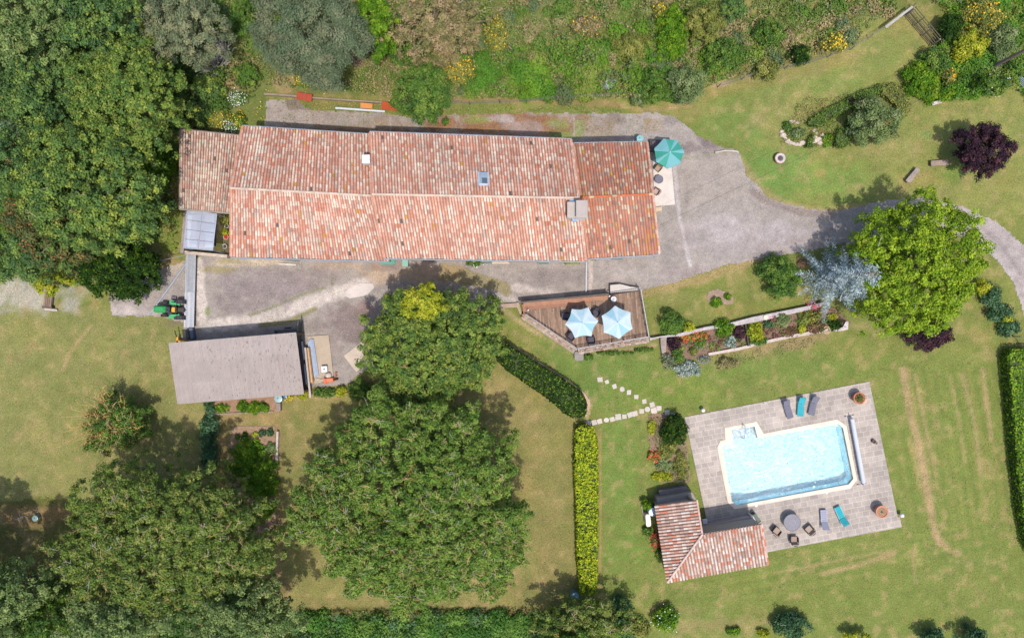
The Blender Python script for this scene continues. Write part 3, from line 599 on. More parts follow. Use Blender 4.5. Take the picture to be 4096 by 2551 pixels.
Y_OPS = [('e',1200,450,180,60,S(180,165,152),.8), ('e',1350,520,260,22,S(160,128,90),.6), ('e',1550,495,120,36,S(165,140,112),.6), ('p',[(1146,390),(1262,402),(1258,440),(1150,440)],S(132,108,100),.7,4),
 ('e',2050,500,350,60,S(158,108,62),.95), ('e',1900,520,60,20,S(150,104,64),.8), ('e',2160,480,70,22,S(150,104,64),.8), ('e',2250,530,60,18,S(146,104,60),.8), ('e',2000,475,60,16,S(190,176,170),.8), ('e',1450,530,260,16,S(150,104,70),.7), ('e',1900,480,60,20,S(150,165,84),.7), ('e',2100,510,90,36,S(186,170,165),.6), ('e',2230,495,60,26,S(150,168,90),.6), ('e',2320,515,26,36,S(140,172,90),.8), ('e',1960,530,60,20,S(170,135,90),.5),
 ('e',2260,545,60,24,S(136,155,70),.8), ('e',2440,480,70,40,S(130,112,98),.6), ('p',[(2575,475),(2660,478),(2658,530),(2582,528)],S(165,140,100),.8,4), ('e',2400,520,120,50,S(172,150,120),.5), ('s',[(2292,440),(2296,500),(2296,550)],8,S(200,185,175),.8),
 ('s',[(1560,450),(1562,540)],7,S(190,175,170),.8), ('e',2850,560,70,50,S(140,124,124),.6), ('e',2760,590,60,40,S(136,120,116),.8), ('e',2840,560,60,60,S(132,116,114),.7), ('e',2700,480,50,20,S(150,136,130),.6),
 ('p',[(2700,650),(2940,610),(3000,760),(2960,800),(2720,820)],S(178,164,152),.7,12), ('s',[(2700,640),(2820,620),(2940,604)],8,S(160,158,120),.7), ('s',[(2696,660),(2716,860),(2760,1060)],16,S(205,195,190),.8), ('s',[(2745,740),(2750,820)],20,S(150,138,130),.6),
 ('e',3000,950,360,90,S(186,172,170),.6), ('e',2680,1000,60,80,S(164,152,146),.5), ('s',[(3010,770),(3100,820),(3200,850),(3330,862)],30,S(140,120,114),.6), ('e',2800,1090,160,26,S(170,150,146),.5), ('e',2480,1100,110,40,S(190,178,172),.5),
 ('s',[(560,1150),(640,1110),(720,1060)],40,S(205,188,165),.8), ('e',480,1235,50,30,S(205,190,182),.8), ('e',600,1190,60,40,S(180,165,155),.5), ('s',[(440,1245),(620,1250)],24,S(205,190,180),.7),
 ('s',[(792,1050),(800,1150),(812,1290)],44,S(226,212,200),1), ('s',[(830,1300),(1000,1285),(1120,1250),(1220,1215),(1330,1180),(1420,1150),(1480,1125)],58,S(228,214,202),1), ('s',[(1312,1070),(1322,1160)],22,S(190,175,165),.8), ('s',[(1328,1090),(1330,1140)],8,S(140,148,70),.8),
 ('s',[(1000,1262),(1100,1225),(1180,1190),(1260,1160),(1300,1150)],10,S(140,148,66),.75), ('s',[(1040,1300),(1150,1290),(1230,1250),(1260,1235)],20,S(146,140,78),.8), ('e',830,1250,12,24,S(130,150,66),.8),
 ('e',880,1080,90,16,S(170,155,90),.7), ('e',1000,1050,180,18,S(215,195,165),.8), ('e',920,1045,60,12,S(160,150,85),.6), ('e',1340,1065,140,14,S(200,170,140),.6), ('e',1640,1100,220,40,S(200,172,142),.8), ('e',1560,1070,80,20,S(165,130,110),.5), ('e',1700,1060,60,12,S(214,180,160),.7),
 ('p',[(1760,1050),(1830,1060),(2030,1130),(2048,1170),(2030,1188),(1980,1160),(1760,1120)],S(158,144,92),.8,8), ('e',1810,1075,50,20,S(190,160,115),.7), ('s',[(2060,1150),(2160,1160),(2240,1190)],36,S(215,200,190),.8), ('s',[(1900,1180),(1980,1190),(2060,1200)],24,S(205,192,182),.8),
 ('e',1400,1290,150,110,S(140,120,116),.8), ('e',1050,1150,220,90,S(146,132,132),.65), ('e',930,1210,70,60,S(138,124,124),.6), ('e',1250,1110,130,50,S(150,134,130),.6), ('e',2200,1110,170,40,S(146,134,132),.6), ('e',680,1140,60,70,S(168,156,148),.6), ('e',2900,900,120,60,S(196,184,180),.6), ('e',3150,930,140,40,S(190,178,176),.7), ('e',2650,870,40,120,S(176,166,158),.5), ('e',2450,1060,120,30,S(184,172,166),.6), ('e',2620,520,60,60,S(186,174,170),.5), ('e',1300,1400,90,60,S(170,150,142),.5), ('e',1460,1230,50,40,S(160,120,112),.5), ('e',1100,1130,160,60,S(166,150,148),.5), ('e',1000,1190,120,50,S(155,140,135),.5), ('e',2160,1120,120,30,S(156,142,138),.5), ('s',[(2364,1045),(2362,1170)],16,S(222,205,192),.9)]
sheet('courtyard', yard_poly, .02, YC, Y_OPS, 'yard', .14, 7, kind='structure')
sheet('driveway', [(3440,825),(3560,798),(3700,790),(3830,822),(3900,846),(3980,885),(4060,950),(4200,1080),(4300,1400),(4140,1400),(4085,1215),(4050,1120),(3990,1040),(3900,975),(3800,930),(3600,920),(3500,960),(3380,985),(3400,880)], .014, S(186,172,166),
  [('s',[(3860,860),(3990,960),(4080,1090)],20,S(160,146,142),.6), ('s',[(3800,880),(3930,960),(4030,1080),(4090,1230)],24,S(205,192,186),.5)], 'yard', .16, 7, kind='structure')
# soil beds
sheet('flower_bed_soil', [(2640,1345),(2700,1325),(2920,1300),(3130,1262),(3330,1225),(3400,1290),(3300,1330),(3100,1350),(2860,1405),(2760,1440),(2650,1420)], .03, S(150,122,104), [('e',2840,1375,60,26,S(165,138,125),.7)], 'soil', .14, 3, .05, kind='structure')
sheet('vegetable_bed_soil', [(925,1705),(1100,1700),(1106,1960),(1110,2150),(1050,2170),(930,2080),(918,1800)], .03, S(178,146,118), [], 'soil', .16, 4, .06, kind='structure')
sheet('pool_bed_soil', [(2590,1660),(2640,1650),(2738,1680),(2762,1930),(2640,1925),(2600,1800)], .03, S(160,134,110), [], 'soil', .16, 3, .06, kind='structure')
sheet('shed_bed_soil', [(850,1560),(1120,1548),(1122,1645),(855,1655)], .03, S(176,140,112), [], 'soil', .16, 3, .06, kind='structure')
# ---------------- buildings ----------------
from mathutils.geometry import tessellate_polygon
TP = [(S(228,161,134),4),(S(236,186,163),4),(S(243,224,200),3.3),(S(206,152,133),2.6),(S(197,183,170),.8),(S(240,205,181),3),(S(220,137,102),1)]
TP_W = [(S(214,164,141),3),(S(224,191,170),4),(S(230,214,190),3.2),(S(191,150,132),2.4),(S(185,171,160),.8)]
TP_E = [(S(217,141,109),4),(S(199,140,118),4),(S(227,204,173),2.4),(S(175,126,110),2.6),(S(224,140,93),1),(S(178,164,145),.8)]
TP_P = [(S(230,196,176),4),(S(238,222,208),3),(S(224,140,108),1.6),(S(210,172,152),3),(S(190,160,144),1.2)]
def pick(p):
    x = random.random()*sum(w for _, w in p)
    for c, w in p:
        x -= w
        if x <= 0: return c
    return p[-1][0]
def tile_at(m, p0, p1, ac, up, w, hh, col):
    vs = []
    for p, q in ((p0, 1.06), (p1, .86)):
        for a, b in ((-.5, 0), (-.34, .72), (0, 1.), (.34, .72), (.5, 0)): vs.append(p+ac*(w*q*a)+up*(hh*b))
    m.add(vs, [(0,1,6,5),(1,2,7,6),(2,3,8,7),(3,4,9,8)], col); m.add(vs, [(4,3,2,1,0)], (col[0]*.5, col[1]*.5, col[2]*.5))
def roof_quad(m, eL, eR, rR, rL, pal, under, sp=.262, row=.42, pal2=None):
    "canal tiles laid from the eave (eL,eR) up to the ridge (rL,rR)"
    eL, eR, rR, rL = map(Vector, (eL, eR, rR, rL)); up = (eR-eL).cross(rL-eL).normalized()
    if up.z < 0: up = -up
    bt = [p-up*.14 for p in (eL, eR, rR, rL)]
    tri = [eL, eR, rR, rL]; ar = (eR-eL).cross(rR-eR).z
    fs = [(0,1,2,3), (7,6,5,4), (0,4,5,1), (1,5,6,2), (2,6,7,3), (3,7,4,0)]
    m.add(tri+bt, fs, under)
    n = round((eR-eL).length/sp)
    for i in range(n):
        a = (i+.5)/n; b0 = eL.lerp(eR, a); b1 = rL.lerp(rR, a); ac = (eR-eL).normalized(); ln = (b1-b0).length; d = (b1-b0)/ln
        k = round(ln/row); sh = random.uniform(-.12, .12); wob = random.uniform(-.012, .012); colc = jit((1, 1, 1), .05); cc_ = pick(pal)
        for j in range(k):
            s0 = max(-.06, (j+sh)*ln/k-.04); s1 = min(ln, (j+1+sh)*ln/k+.02); P0 = b0+d*s0+up*.045+ac*(wob+random.uniform(-.008, .008)); P1 = b0+d*s1+up*.015+ac*wob
            c = pick(pal2 if pal2 and vn(P0.x, P0.y, 2.2, 201) > .5 else pal); c = tuple(c[q_]*.80+cc_[q_]*.20 for q_ in range(3)); c = S(214,160,70) if (P0.x > 12.3 and random.random() < .10) or random.random() < .006 else (S(120,104,94) if random.random() < .004 else c); st_n = .84+.32*float(fbm(P0.x*.9, P0.y*.35, 1.3, 211)); c = jit((c[0]*st_n, c[1]*st_n, c[2]*st_n), .07); tile_at(m, P0, P1, ac, up, .20, .085, (c[0]*colc[0], c[1]*colc[1], c[2]*colc[2]))
def cap_row(m, a, b, col, r=.13, step=.42, pal=None):
    a = Vector(a); b = Vector(b); n = max(2, round((b-a).length/step)); d = (b-a).normalized(); ac = d.cross(Vector((0, 0, 1))).normalized()
    for i in range(n):
        p = a+(b-a)*(i/n); q = a+(b-a)*((i+1.08)/n); tile_at(m, p+Vector((0, 0, .05)), q+Vector((0, 0, .03)), ac, ac.cross(d) if ac.cross(d).z > 0 else -ac.cross(d), r*2, r*.75, jit(pick(pal) if pal else col, .1))
def wall_prism(m, poly, z1, col, inset=.35):
    c = sum((Vector((p[0], p[1], 0)) for p in poly), Vector())/len(poly)
    q = []
    for p in poly:
        v = Vector((p[0], p[1], 0))-c; l = v.length; q.append((c.x+v.x*(1-inset*1.3/l), c.y+v.y*(1-inset*1.3/l)))
    m.prism(q, -.1, z1, col); return q
house = thing('farmhouse', 'long stone farmhouse under four joined red canal tile roofs', 'house', (W(1700,790).x, W(1700,790).y, 0))
UND = S(184, 138, 120); MORT = S(226, 200, 178); GUT = S(158, 166, 178)
def HW(x, y, z): return W(x, y, z)
def section(z_n, z_r, z_s, nL, nR, rL, rR, sL, sR, pal, label, pal2=None, gut=True, rcol=MORT, rpal=None):
    a, b, c, d, e, f = HW(*nL, z_n), HW(*nR, z_n), HW(*rL, z_r), HW(*rR, z_r), HW(*sL, z_s), HW(*sR, z_s)
    m = MB(); roof_quad(m, b, a, c, d, pal, UND, pal2=pal2); roof_quad(m, e, f, d, c, pal, UND, pal2=pal2)
    # gables
    m.add([a, e, c], [(0, 1, 2)], S(190, 170, 145)); m.add([b, f, d], [(0, 1, 2)], S(190, 170, 145))
    ro = m.build('roof', 'tile', house, world=True); tag(ro, label)
    k = MB(); cap_row(k, c, d, rcol, .12, .42, rpal); k.build('ridge_tiles', 'tile', ro, world=True)
    for p, q in ((a, c), (e, c)): vg = MB(); cap_row(vg, p+Vector((.05, 0, .02)), q+Vector((.05, 0, .02)), None, .11, .38, [(S(220,158,130),2), (S(214,160,140),1)]); vg.build('verge_tiles', 'tile', ro, world=True)
    for p, q in ((b, d), (f, d)): vg = MB(); cap_row(vg, p-Vector((.05, 0, -.02)), q-Vector((.05, 0, -.02)), None, .11, .38, [(S(224,168,144),2), (S(230,196,172),1)]); vg.build('verge_tiles', 'tile', ro, world=True)
    if gut:
        up = Vector((0, .13, -.10))
        for q, (g0, g1) in ((b, (a+up, b+up)), (f, (e-Vector((0, .13, .10)), f-Vector((0, .13, .10))))):
            g = MB(); g.tube(g0, g1, .075, GUT, n=8)
            sgn = 1 if q is b else -1; g.tube(q+Vector((-.3, sgn*.12, -.1)), Vector((q.x-.3, q.y-sgn*.32, .05)), .045, GUT); g.build('gutter', 'metal', ro, world=True)
    return ro, (a, b, f, e)
rB, cB = section(5.2, 7.6, 5.0, (967,507), (1482,541), (921,752), (1490,783), (921,1024), (1556,1040), TP, 'left middle roof of mixed pink and cream tiles')
rC, cC = section(5.7, 8.2, 5.5, (1478,531), (2287,560), (1488,777), (2318,792), (1534,1029), (2347,1041), TP, 'longest roof section of orange and pink tiles with skylight', pal2=[(S(234,168,139),4),(S(240,192,167),4),(S(245,224,202),2.6),(S(214,156,134),2)])
rD, cD = section(4.9, 7.1, 4.8, (2289,577), (2591,571), (2320,790), (2614,776), (2352,1031), (2640,1013), TP_E, 'darkest right end roof with orange lichen', rcol=S(206,110,66), rpal=[(S(214,120,80),2),(S(216,190,150),1)])
# lean-to
m = MB(); a, b, c, d = HW(722,521,3.1), HW(958,546,3.1), HW(922,853,4.0), HW(720,836,4.0)
roof_quad(m, b, a, d, c, TP_W, S(140,96,80), sp=.255, row=.38); rA = m.build('roof', 'tile', house, world=True); tag(rA, 'faded low lean-to roof at the left end')
k = MB(); cap_row(k, d, c, S(170,155,140), .1, .5); k.tube(a+Vector((0, .08, .02)), b+Vector((0, .08, .02)), .1, S(160,140,128)); k.tube(a+Vector((-.02, 0, .03)), d+Vector((-.02, 0, .03)), .08, S(175,150,135)); k.build('verge_tiles', 'tile', rA, world=True)
PLA = S(214,190,160)
wallsq = {}
for nm, cs, z in (('B', cB, 5.0), ('C', cC, 5.45), ('D', cD, 4.75), ('A', (a, b, c, d), 3.0)):
    m = MB(); wallsq[nm] = wall_prism(m, [(p.x, p.y) for p in cs], z, PLA, .3); m.build('wall', 'stone', house, world=True)
def wall_window(cs, t, z0, w, h, south=True, door=False, col=S(96,160,140)):
    e, f = (cs[3], cs[2]) if south else (cs[0], cs[1]); p = e.lerp(f, t); n = -1 if south else 1
    y = p.y-n*.20; m = MB()
    m.box((p.x, y+n*.08, z0+h/2), (w, .10, h), S(230,225,215)); fr = m.build('door' if door else 'window', 'paint', house, world=True)
    g = MB(); g.box((p.x, y+n*.15, z0+h/2), (w-.16, .04, h-.16), col if door else S(70,80,92)); g.build('door_leaf' if door else 'pane', 'paint', fr, world=True)
    for s in (-1, 1):
        if door: continue
        q = MB(); q.box((p.x+s*(w*.75), y+n*.12, z0+h/2), (w*.48, .05, h), S(96,160,140)); q.build('shutter', 'paint', fr, world=True)
for cs, ts in ((cB, (.15, .4, .65)), (cC, (.2, .42, .66, .86)), (cD, (.3, .7))):
    for t in ts: wall_window(cs, t, 2.9, .9, 1.2)
for cs, t in ((cB, .3), (cC, .5), (cC, .8), (cD, .5)): wall_window(cs, t, 0.05, 1.1, 2.15, door=True)
m = MB(); p = HW(1552,1036,2.5)
m.box((p.x, p.y-.12, 2.5), (1.35, .85, .06), S(120,190,168), rx=R(-12)); m.box((p.x-.62, p.y-.1, 2.35), (.05, .7, .3), S(110,180,160)); m.box((p.x+.62, p.y-.1, 2.35), (.05, .7, .3), S(110,180,160)); tag(m.build('door_canopy', 'paint', house, world=True), 'pale green canopy over a door')
m = MB(); p = HW(1621,1042,.9); m.box((p.x, p.y-.2, .5), (.5, .7, .9), S(130,195,170)); m.box((p.x, p.y-.2, .97), (.56, .76, .05), S(150,205,182)); tag(m.build('gas_cupboard', 'paint', house, world=True), 'small pale green cupboard against the wall')
# chimneys and skylight
def chimney(par, px, py, zt, zb, w, d, col, cap, label=None, flue=None):
    p = HW(px, py, zt); m = MB(); m.box((p.x, p.y, (zt+zb)/2), (w, d, zt-zb), col); o = m.build('chimney', 'plaster', par, world=True)
    k = MB(); k.rbox((p.x, p.y, zt+.05), (w+.16, d+.16, .10), cap, .04)
    k.build('chimney_cap', 'concrete', o, world=True)
    if label: tag(o, label)
    return o
chimney(rC, 2290, 840, 8.7, 6.8, .78, 1.25, S(226,214,200), S(206,192,178), 'shorter beige chimney stack beside the tall one')
chimney(rC, 2327, 836, 9.3, 6.6, .85, 1.35, S(240,236,230), S(196,182,172), 'tall white chimney stack with stone slab cap')
for (x, y) in ((2289,806),(2299,876)):
    m = MB(); p = HW(x, y, 8.3 if y < 850 else 7.8); m.rbox((p.x, p.y, 8.15 if y < 850 else 7.7), (.5, .42, .35), S(160,186,214), .06)
    tag(m.build('chimney_flashing', 'metal', rC, world=True), 'pale blue metal flashing block')
chimney(rB, 1464, 637, 7.6, 5.4, .55, .62, S(236,228,222), S(246,240,236), 'small white chimney stack')
q = [HW(1912,691,7.32), HW(1955,693,7.32), HW(1956,745,7.88), HW(1914,744,7.88)]
m = MB(); up = Vector((0, .2, 1)).normalized()
def loc(u, v): return q[0].lerp(q[1], u).lerp(q[3].lerp(q[2], u), v)+up*.14
for (u0, u1, v0, v1, cc) in ((0,.12,0,1,S(200,214,235)),(.88,1,0,1,S(200,214,235)),(.12,.88,0,.14,S(170,184,205)),(.12,.88,.86,1,S(235,238,246))):
    P = [loc(u0, v0), loc(u1, v0), loc(u1, v1), loc(u0, v1)]; m.add([x+up*.07 for x in P]+[x-up*.12 for x in P], [(0,1,2,3),(0,4,5,1),(1,5,6,2),(2,6,7,3),(3,7,4,0)], cc)
sk = m.build('skylight', 'metal', rC, world=True); m = MB()
P = [loc(.12,.14), loc(.88,.14), loc(.88,.86), loc(.12,.86)]; m.add(P, [(0,1,2,3)], S(168,184,194)); 
P = [loc(.36,.42)+up*.02, loc(.84,.42)+up*.02, loc(.84,.84)+up*.02, loc(.36,.84)+up*.02]; m.add(P, [(0,1,2,3)], S(96,112,124)); m.build('pane', 'paint', sk, world=True)

# ---------------- greenhouse ----------------
g0 = W(800, 920); gh = thing('greenhouse', 'glass lean-to greenhouse on low stone walls by the farmhouse left end', 'greenhouse', (g0.x, g0.y, 0))
gq = [W(750,838,2.3), W(868,857,2.9), W(851,1002,2.9), W(736,992,2.3)]
m = MB(); m.add([p for p in gq], [(3,2,1,0)], (0,0,0)); m.build('glass_roof', 'glass', gh, world=True)
m = MB()
def gl(u, v): return gq[0].lerp(gq[1], u).lerp(gq[3].lerp(gq[2], u), v)+Vector((0, 0, .03))
FR = S(196,204,226)
for u in (0, .5, 1): m.tube(gl(u, 0), gl(u, 1), .045 if u != .5 else .03, FR if u != .5 else S(176,180,196), n=4)
for v in (0, .27, .52, .77, 1): m.tube(gl(0, v), gl(1, v), .022 if 0 < v < 1 else .045, S(130,136,150) if 0 < v < 1 else FR, n=4)
for p in gq: m.tube((p.x, p.y, 0), p, .04, FR, n=4)
m.build('frame', 'metal', gh, world=True)
m = MB(); st_ = S(176,160,150)
def strip(m, x0, y0, x1, y1, w, z0, z1, col):
    a = W(x0, y0, z1); b = W(x1, y1, z1); d = (b-a); d.z = 0; n = d.normalized().orthogonal(); n = Vector((-d.y, d.x, 0)).normalized()*w/2
    m.prism([(a.x+n.x, a.y+n.y), (b.x+n.x, b.y+n.y), (b.x-n.x, b.y-n.y), (a.x-n.x, a.y-n.y)], z0, z1, col)
strip(m, 741, 845, 727, 1012, .32, 0, .9, st_); strip(m, 738, 1009, 908, 1025, .3, 0, .86, S(222,200,180)); m.build('low_wall', 'stone', gh, world=True)
m = MB()
for (x, y, c_) in ((800,870,S(150,158,178)),(815,905,S(160,90,110)),(808,955,S(165,110,120)),(805,975,S(180,120,120)),(840,905,S(90,150,150)),(838,960,S(230,230,225)),(765,900,S(215,215,218)),(760,960,S(220,222,226)),(790,940,S(205,120,110))):
    p = W(x, y, .8); m.rbox((p.x, p.y, .78), (.5, .62, .12), c_, .08)
for x in (768, 838):
    p = W(x, 925, .7); m.box((p.x, p.y, .68), (.9, 3.2, .06), S(210,210,212)); m.box((p.x, p.y+1.4, .33), (.7, .06, .65), S(150,150,150)); m.box((p.x, p.y-1.4, .33), (.7, .06, .65), S(150,150,150))
m.build('plant_bench', 'cloth', gh, world=True)
sheet('garden_soil', [(872,852),(922,856),(922,1012),(856,1004)], .05, S(120,108,76), [('e',885,900,16,30,S(175,150,120),.6), ('e',880,990,26,30,S(110,112,60),.7)], 'soil', .12, 2, .03, kind='structure')
def pot(name, label, cat, px, py, r, h, col, soil, z=0, group=None, plant=None, lipc=None):
    c = W(px, py, h); t = thing(name, label, cat, (c.x, c.y, z), 0, group); m = MB(); r2 = r
    m.lathe((0, 0, 0), [(r*.62, 0), (r*.9, h*.55), (r*.93, h*.86), (r*1.03, h*.87), (r*1.03, h), (r*.86, h), (r*.84, h-.08)], col, 24, [col]*4+[lipc or col]*2)
    m.build('pot', 'plaster', t); m = MB(); m.lathe((0, 0, h-.09), [(r*.84, 0), (r*.5, .03), (.05, .05)], soil, 16); m.build('soil', 'soil', t)
    if plant:
        n = plant[1]; rr_ = np.random.default_rng(int(px)); P = np.column_stack([rr_.normal(size=(n, 2))*r*plant[2], h+rr_.uniform(-.04, plant[3], n)])
        me = leaf_mesh('plant', P, rr_.normal(size=(n, 3))*.5+[0, 0, .8], .11, np.array(plant[0])*rr_.uniform(.6, 1.3, (n, 1)), None); me.parent = t
    return t
DK = S(88,76,64)
pot('flower_pot','upper of the two white pots beside the greenhouse','pot',905,904,.22,.35,S(226,214,208),DK,plant=(F(110,110,90),26,.3,.1))
pot('flower_pot','white pot of red blooms between the white pots beside the greenhouse','pot',903,948,.26,.35,S(228,214,206),DK,plant=(F(225,90,50),120,.36,.14))
pot('flower_pot','lower white pot in the corner bed beside the greenhouse','pot',898,985,.24,.35,S(226,220,216),DK,plant=(F(110,110,90),26,.3,.1))
shrub('shrub','yellow-green bush between pots beside the greenhouse','shrub',897,927,17,17,.6,'yellow')
shrub('shrub','leafy climber in the top corner beside the greenhouse','shrub',900,874,18,24,1.0,'olivey')
shrub('shrub','sparse reddish plant under the lean-to eave by the greenhouse','shrub',888,885,12,20,.7,'rust')

# ---------------- shed ----------------
s0 = W(950, 1470); shed = thing('shed', 'open farm shed under one grey corrugated fibre cement roof', 'shed', (s0.x, s0.y, 0))
TLr, TRr, BRr, BLr = W(673,1372,3.4), W(1184,1329,3.4), W(1216,1576,2.6), W(709,1616,2.6)
m = MB(); nC = 104; prev = None; vs = []; rows = 3
FB = S(196,182,174)
for j in range(rows+1):
    v = j/rows
    for i in range(nC*2+1):
        u = i/(nC*2); p = TLr.lerp(TRr, u).lerp(BLr.lerp(BRr, u), v); vs.append(p+Vector((0, 0, .016*(1 if i % 2 else -1))))
fs = [(j*(nC*2+1)+i, (j+1)*(nC*2+1)+i, (j+1)*(nC*2+1)+i+1, j*(nC*2+1)+i+1) for j in range(rows) for i in range(nC*2)]
m.add(vs, [], FB); 
for f in fs: m.f.append(f); m.c.append(jit(FB, .05+.05*(f[0]%7==0)) if f[0] % 2 else jit((FB[0]*.86, FB[1]*.85, FB[2]*.84), .05) if random.random() > .04 else jit(S(170,150,138), .1))
for _ in range(130):
    u = min(.98, max(.02, random.choice((.75, .62, .3, .9, .5, .95))+random.gauss(0, .05))); v0 = random.random()*.93; l = random.uniform(.008, .045); i = round(u*nC)/nC+.0
    P = [TLr.lerp(TRr, i+dx).lerp(BLr.lerp(BRr, i+dx), vv)+Vector((0, 0, .022)) for dx, vv in ((-.0011, v0), (-.0011, v0+l), (.0011, v0+l), (.0011, v0))]; m.add(P, [(0,1,2,3)], S(90,84,80))
m.build('roof', 'fibre', shed, world=True)
m = MB(); wc = S(150,130,112)
cs = [Vector((p.x, p.y, 0)) for p in (TLr, TRr, BRr, BLr)]; cen = sum(cs, Vector())/4; cs = [c_+(cen-c_)*.06 for c_ in cs]
for i, (h_) in enumerate((3.2, 3.2, 2.45, 2.45)): m.box((cs[i].x, cs[i].y, h_/2), (.18, .18, h_), wc)
md = cs[0].lerp(cs[1], .5); m.box((md.x, md.y, 1.6), (.18, .18, 3.2), wc); m.tube((cs[0].x, cs[0].y, 3.15), (cs[1].x, cs[1].y, 3.15), .09, wc, n=4); m.tube((cs[2].x, cs[2].y, 2.4), (cs[3].x, cs[3].y, 2.4), .09, wc, n=4); m.build('post', 'wood', shed, world=True)
m = MB()
for i0, i1, h0 in ((2, 3, 2.4), (0, 3, 2.5)):
    a_, b_ = cs[i0], cs[i1]; n_ = Vector((-(b_-a_).y, (b_-a_).x, 0)).normalized()*.06; m.prism([(a_.x+n_.x, a_.y+n_.y), (b_.x+n_.x, b_.y+n_.y), (b_.x-n_.x, b_.y-n_.y), (a_.x-n_.x, a_.y-n_.y)], -.05, h0, S(140,124,108))
m.build('wall', 'wood', shed, world=True)
# car under the shed
c = W(1015, 1362, 1.3); car = thing('parked_car', 'red car mostly hidden under the shed roof edge', 'car', (c.x, c.y-.45, 0), R(4)); m = MB()
m.rbox((0, 0, .62), (4.1, 1.7, .7), S(170,50,46), .35, ch=.12); m.rbox((0, 0, 1.12), (2.3, 1.5, .42), S(60,64,72), .3, ch=.1); m.rbox((0, 0, 1.36), (1.75, 1.3, .1), S(224,224,232), .2); m.build('body', 'paint', car)
for sx in (-1.25, 1.25):
    for sy in (-.8, .8): m = MB(); m.tube((sx, sy-.1, .32), (sx, sy+.1, .32), .32, S(40,40,42), n=16); m.tube((sx, sy-.11, .32), (sx, sy+.11, .32), .18, S(180,180,185), n=12); m.build('wheel', 'rubber', car)
# grey trailer
c = W(1143, 1330, 1.0); t = thing('trailer', 'dark grey metal trailer poking out under the shed roof', 'trailer', (c.x, c.y-.35, 0), R(3)); m = MB(); GD = S(112,118,126)
m.box((0, 0, .55), (2.3, 1.35, .06), GD)
for sx, sy, dx, dy in ((0, .67, 2.3, .05), (0, -.67, 2.3, .05), (-1.13, 0, .05, 1.3), (1.13, 0, .05, 1.3)): m.box((sx, sy, .78), (dx, dy, .5), S(150,156,160))
m.build('bed', 'metal', t); [MB().tube((0, s_*.85, .3), (0, s_*.7, .3), .3, S(50,50,52), n=14).build('wheel', 'rubber', t) for s_ in (-1, 1)]
c = W(1189, 1325, 1.6); t = thing('metal_gate', 'tall dark green gate standing open at the shed corner', 'gate', (c.x, c.y, 0), R(84)); m = MB()
for z in (.3, .9, 1.6): m.box((0, 0, z), (2.1, .07, .08), S(96,104,96))
for k in range(8): m.box((-1.02+k*.29, 0, .95), (.06, .06, 1.5), S(110,118,110))
m.box((0, .03, .9), (2.0, .02, 1.2), S(92,100,92)); m.build('gate', 'metal', t)
t = thing('chain_rope', 'thin pale chain hanging between shed gate and courtyard', 'chain', W(1200,1290,.4)); m = MB(); a_ = W(1192,1318,1.4); b_ = W(1213,1258,.1)
m.path([(a_.lerp(b_, k/6)-t.location+Vector((0, 0, -.25*math.sin(math.pi*k/6)))) for k in range(7)], .02, S(215,210,200), 5); m.build('chain', 'metal', t)
# yellow machine at the shed's upper left corner
c = W(712, 1360, .9); t = thing('garden_machine', 'yellow garden machine with black handle at the shed corner', 'machine', (c.x, c.y-.1, 0)); m = MB(); YE = S(240,170,40)
m.rbox((.1, -.2, .45), (.95, .6, .5), YE, .12, ch=.08); m.rbox((-.18, .1, .62), (.2, .7, .16), YE, .05); m.build('body', 'paint', t)
m = MB(); m.path([(-.22, .4, .7), (-.24, .72, .9), (-.3, .95, .95), (-.25, 1.05, .95)], .05, S(60,54,56), 6); m.build('handle', 'rubber', t)
for sx in (-.3, .5): m = MB(); m.tube((sx-.06, -.25, .2), (sx+.06, -.25, .2), .2, S(45,45,45), n=12); m.build('wheel', 'rubber', t)
# tarp, rocks near shed
c = W(765, 1332, .5); t = thing('folded_tarp', 'blue-grey tarpaulin bundle between walkway and shed', 'tarp', (c.x, c.y, 0)); m = MB(); m.rbox((0, 0, .25), (.42, 1.3, .5), S(112,124,146), .1, .15, .12); m.rbox((-.45, -.1, .2), (.4, 1.0, .4), S(96,98,88), .1, .1, .12); tag(m.build('tarpaulin', 'cloth', t))
# ---------------- metal walkway ----------------
a_ = W(764, 1018, .55); b_ = W(757, 1308, .55); t = thing('metal_walkway', 'long ribbed galvanised walkway between greenhouse and shed', 'walkway', ((a_.x+b_.x)/2, (a_.y+b_.y)/2, 0))
nn = 9; wd2 = .88
for (f0, f1, dz, cc) in ((0, .52, .0, S(206,208,212)), (.515, 1, .05, S(232,232,236))):
    m = MB(); p0 = a_.lerp(b_, f0); p1 = a_.lerp(b_, f1); d = (p1-p0).normalized(); n_ = Vector((-d.y, d.x, 0))
    for k in range(nn):
        o_ = n_*((k/(nn-1)-.5)*wd2); q = [p0+o_-n_*.035-t.location, p1+o_-n_*.035-t.location, p1+o_+n_*.035-t.location, p0+o_+n_*.035-t.location]
        m.prism([(v.x, v.y) for v in q], .5+dz, .58+dz, jit(cc, .14))
    q = [p0-n_*.47-t.location, p1-n_*.47-t.location, p1+n_*.47-t.location, p0+n_*.47-t.location]; m.prism([(v.x, v.y) for v in q], .46+dz, .495+dz, S(186,180,176)); m.build('panel', 'metal', t)
m = MB()
for f in (0.02, .27, .5, .75, .98):
    p = a_.lerp(b_, f)-t.location
    for s in (-.4, .4): m = MB(); m.box((p.x+s, p.y, .23), (.07, .07, .46), S(140,140,145)); m.build('leg', 'metal', t)
a_ = W(746, 1052, .12); b_ = W(598, 1258, .12); t = thing('drain_pipe', 'straight grey-blue pipe lying diagonally across the concrete', 'pipe', ((a_.x+b_.x)/2, (a_.y+b_.y)/2, 0)); m = MB(); o = t.location
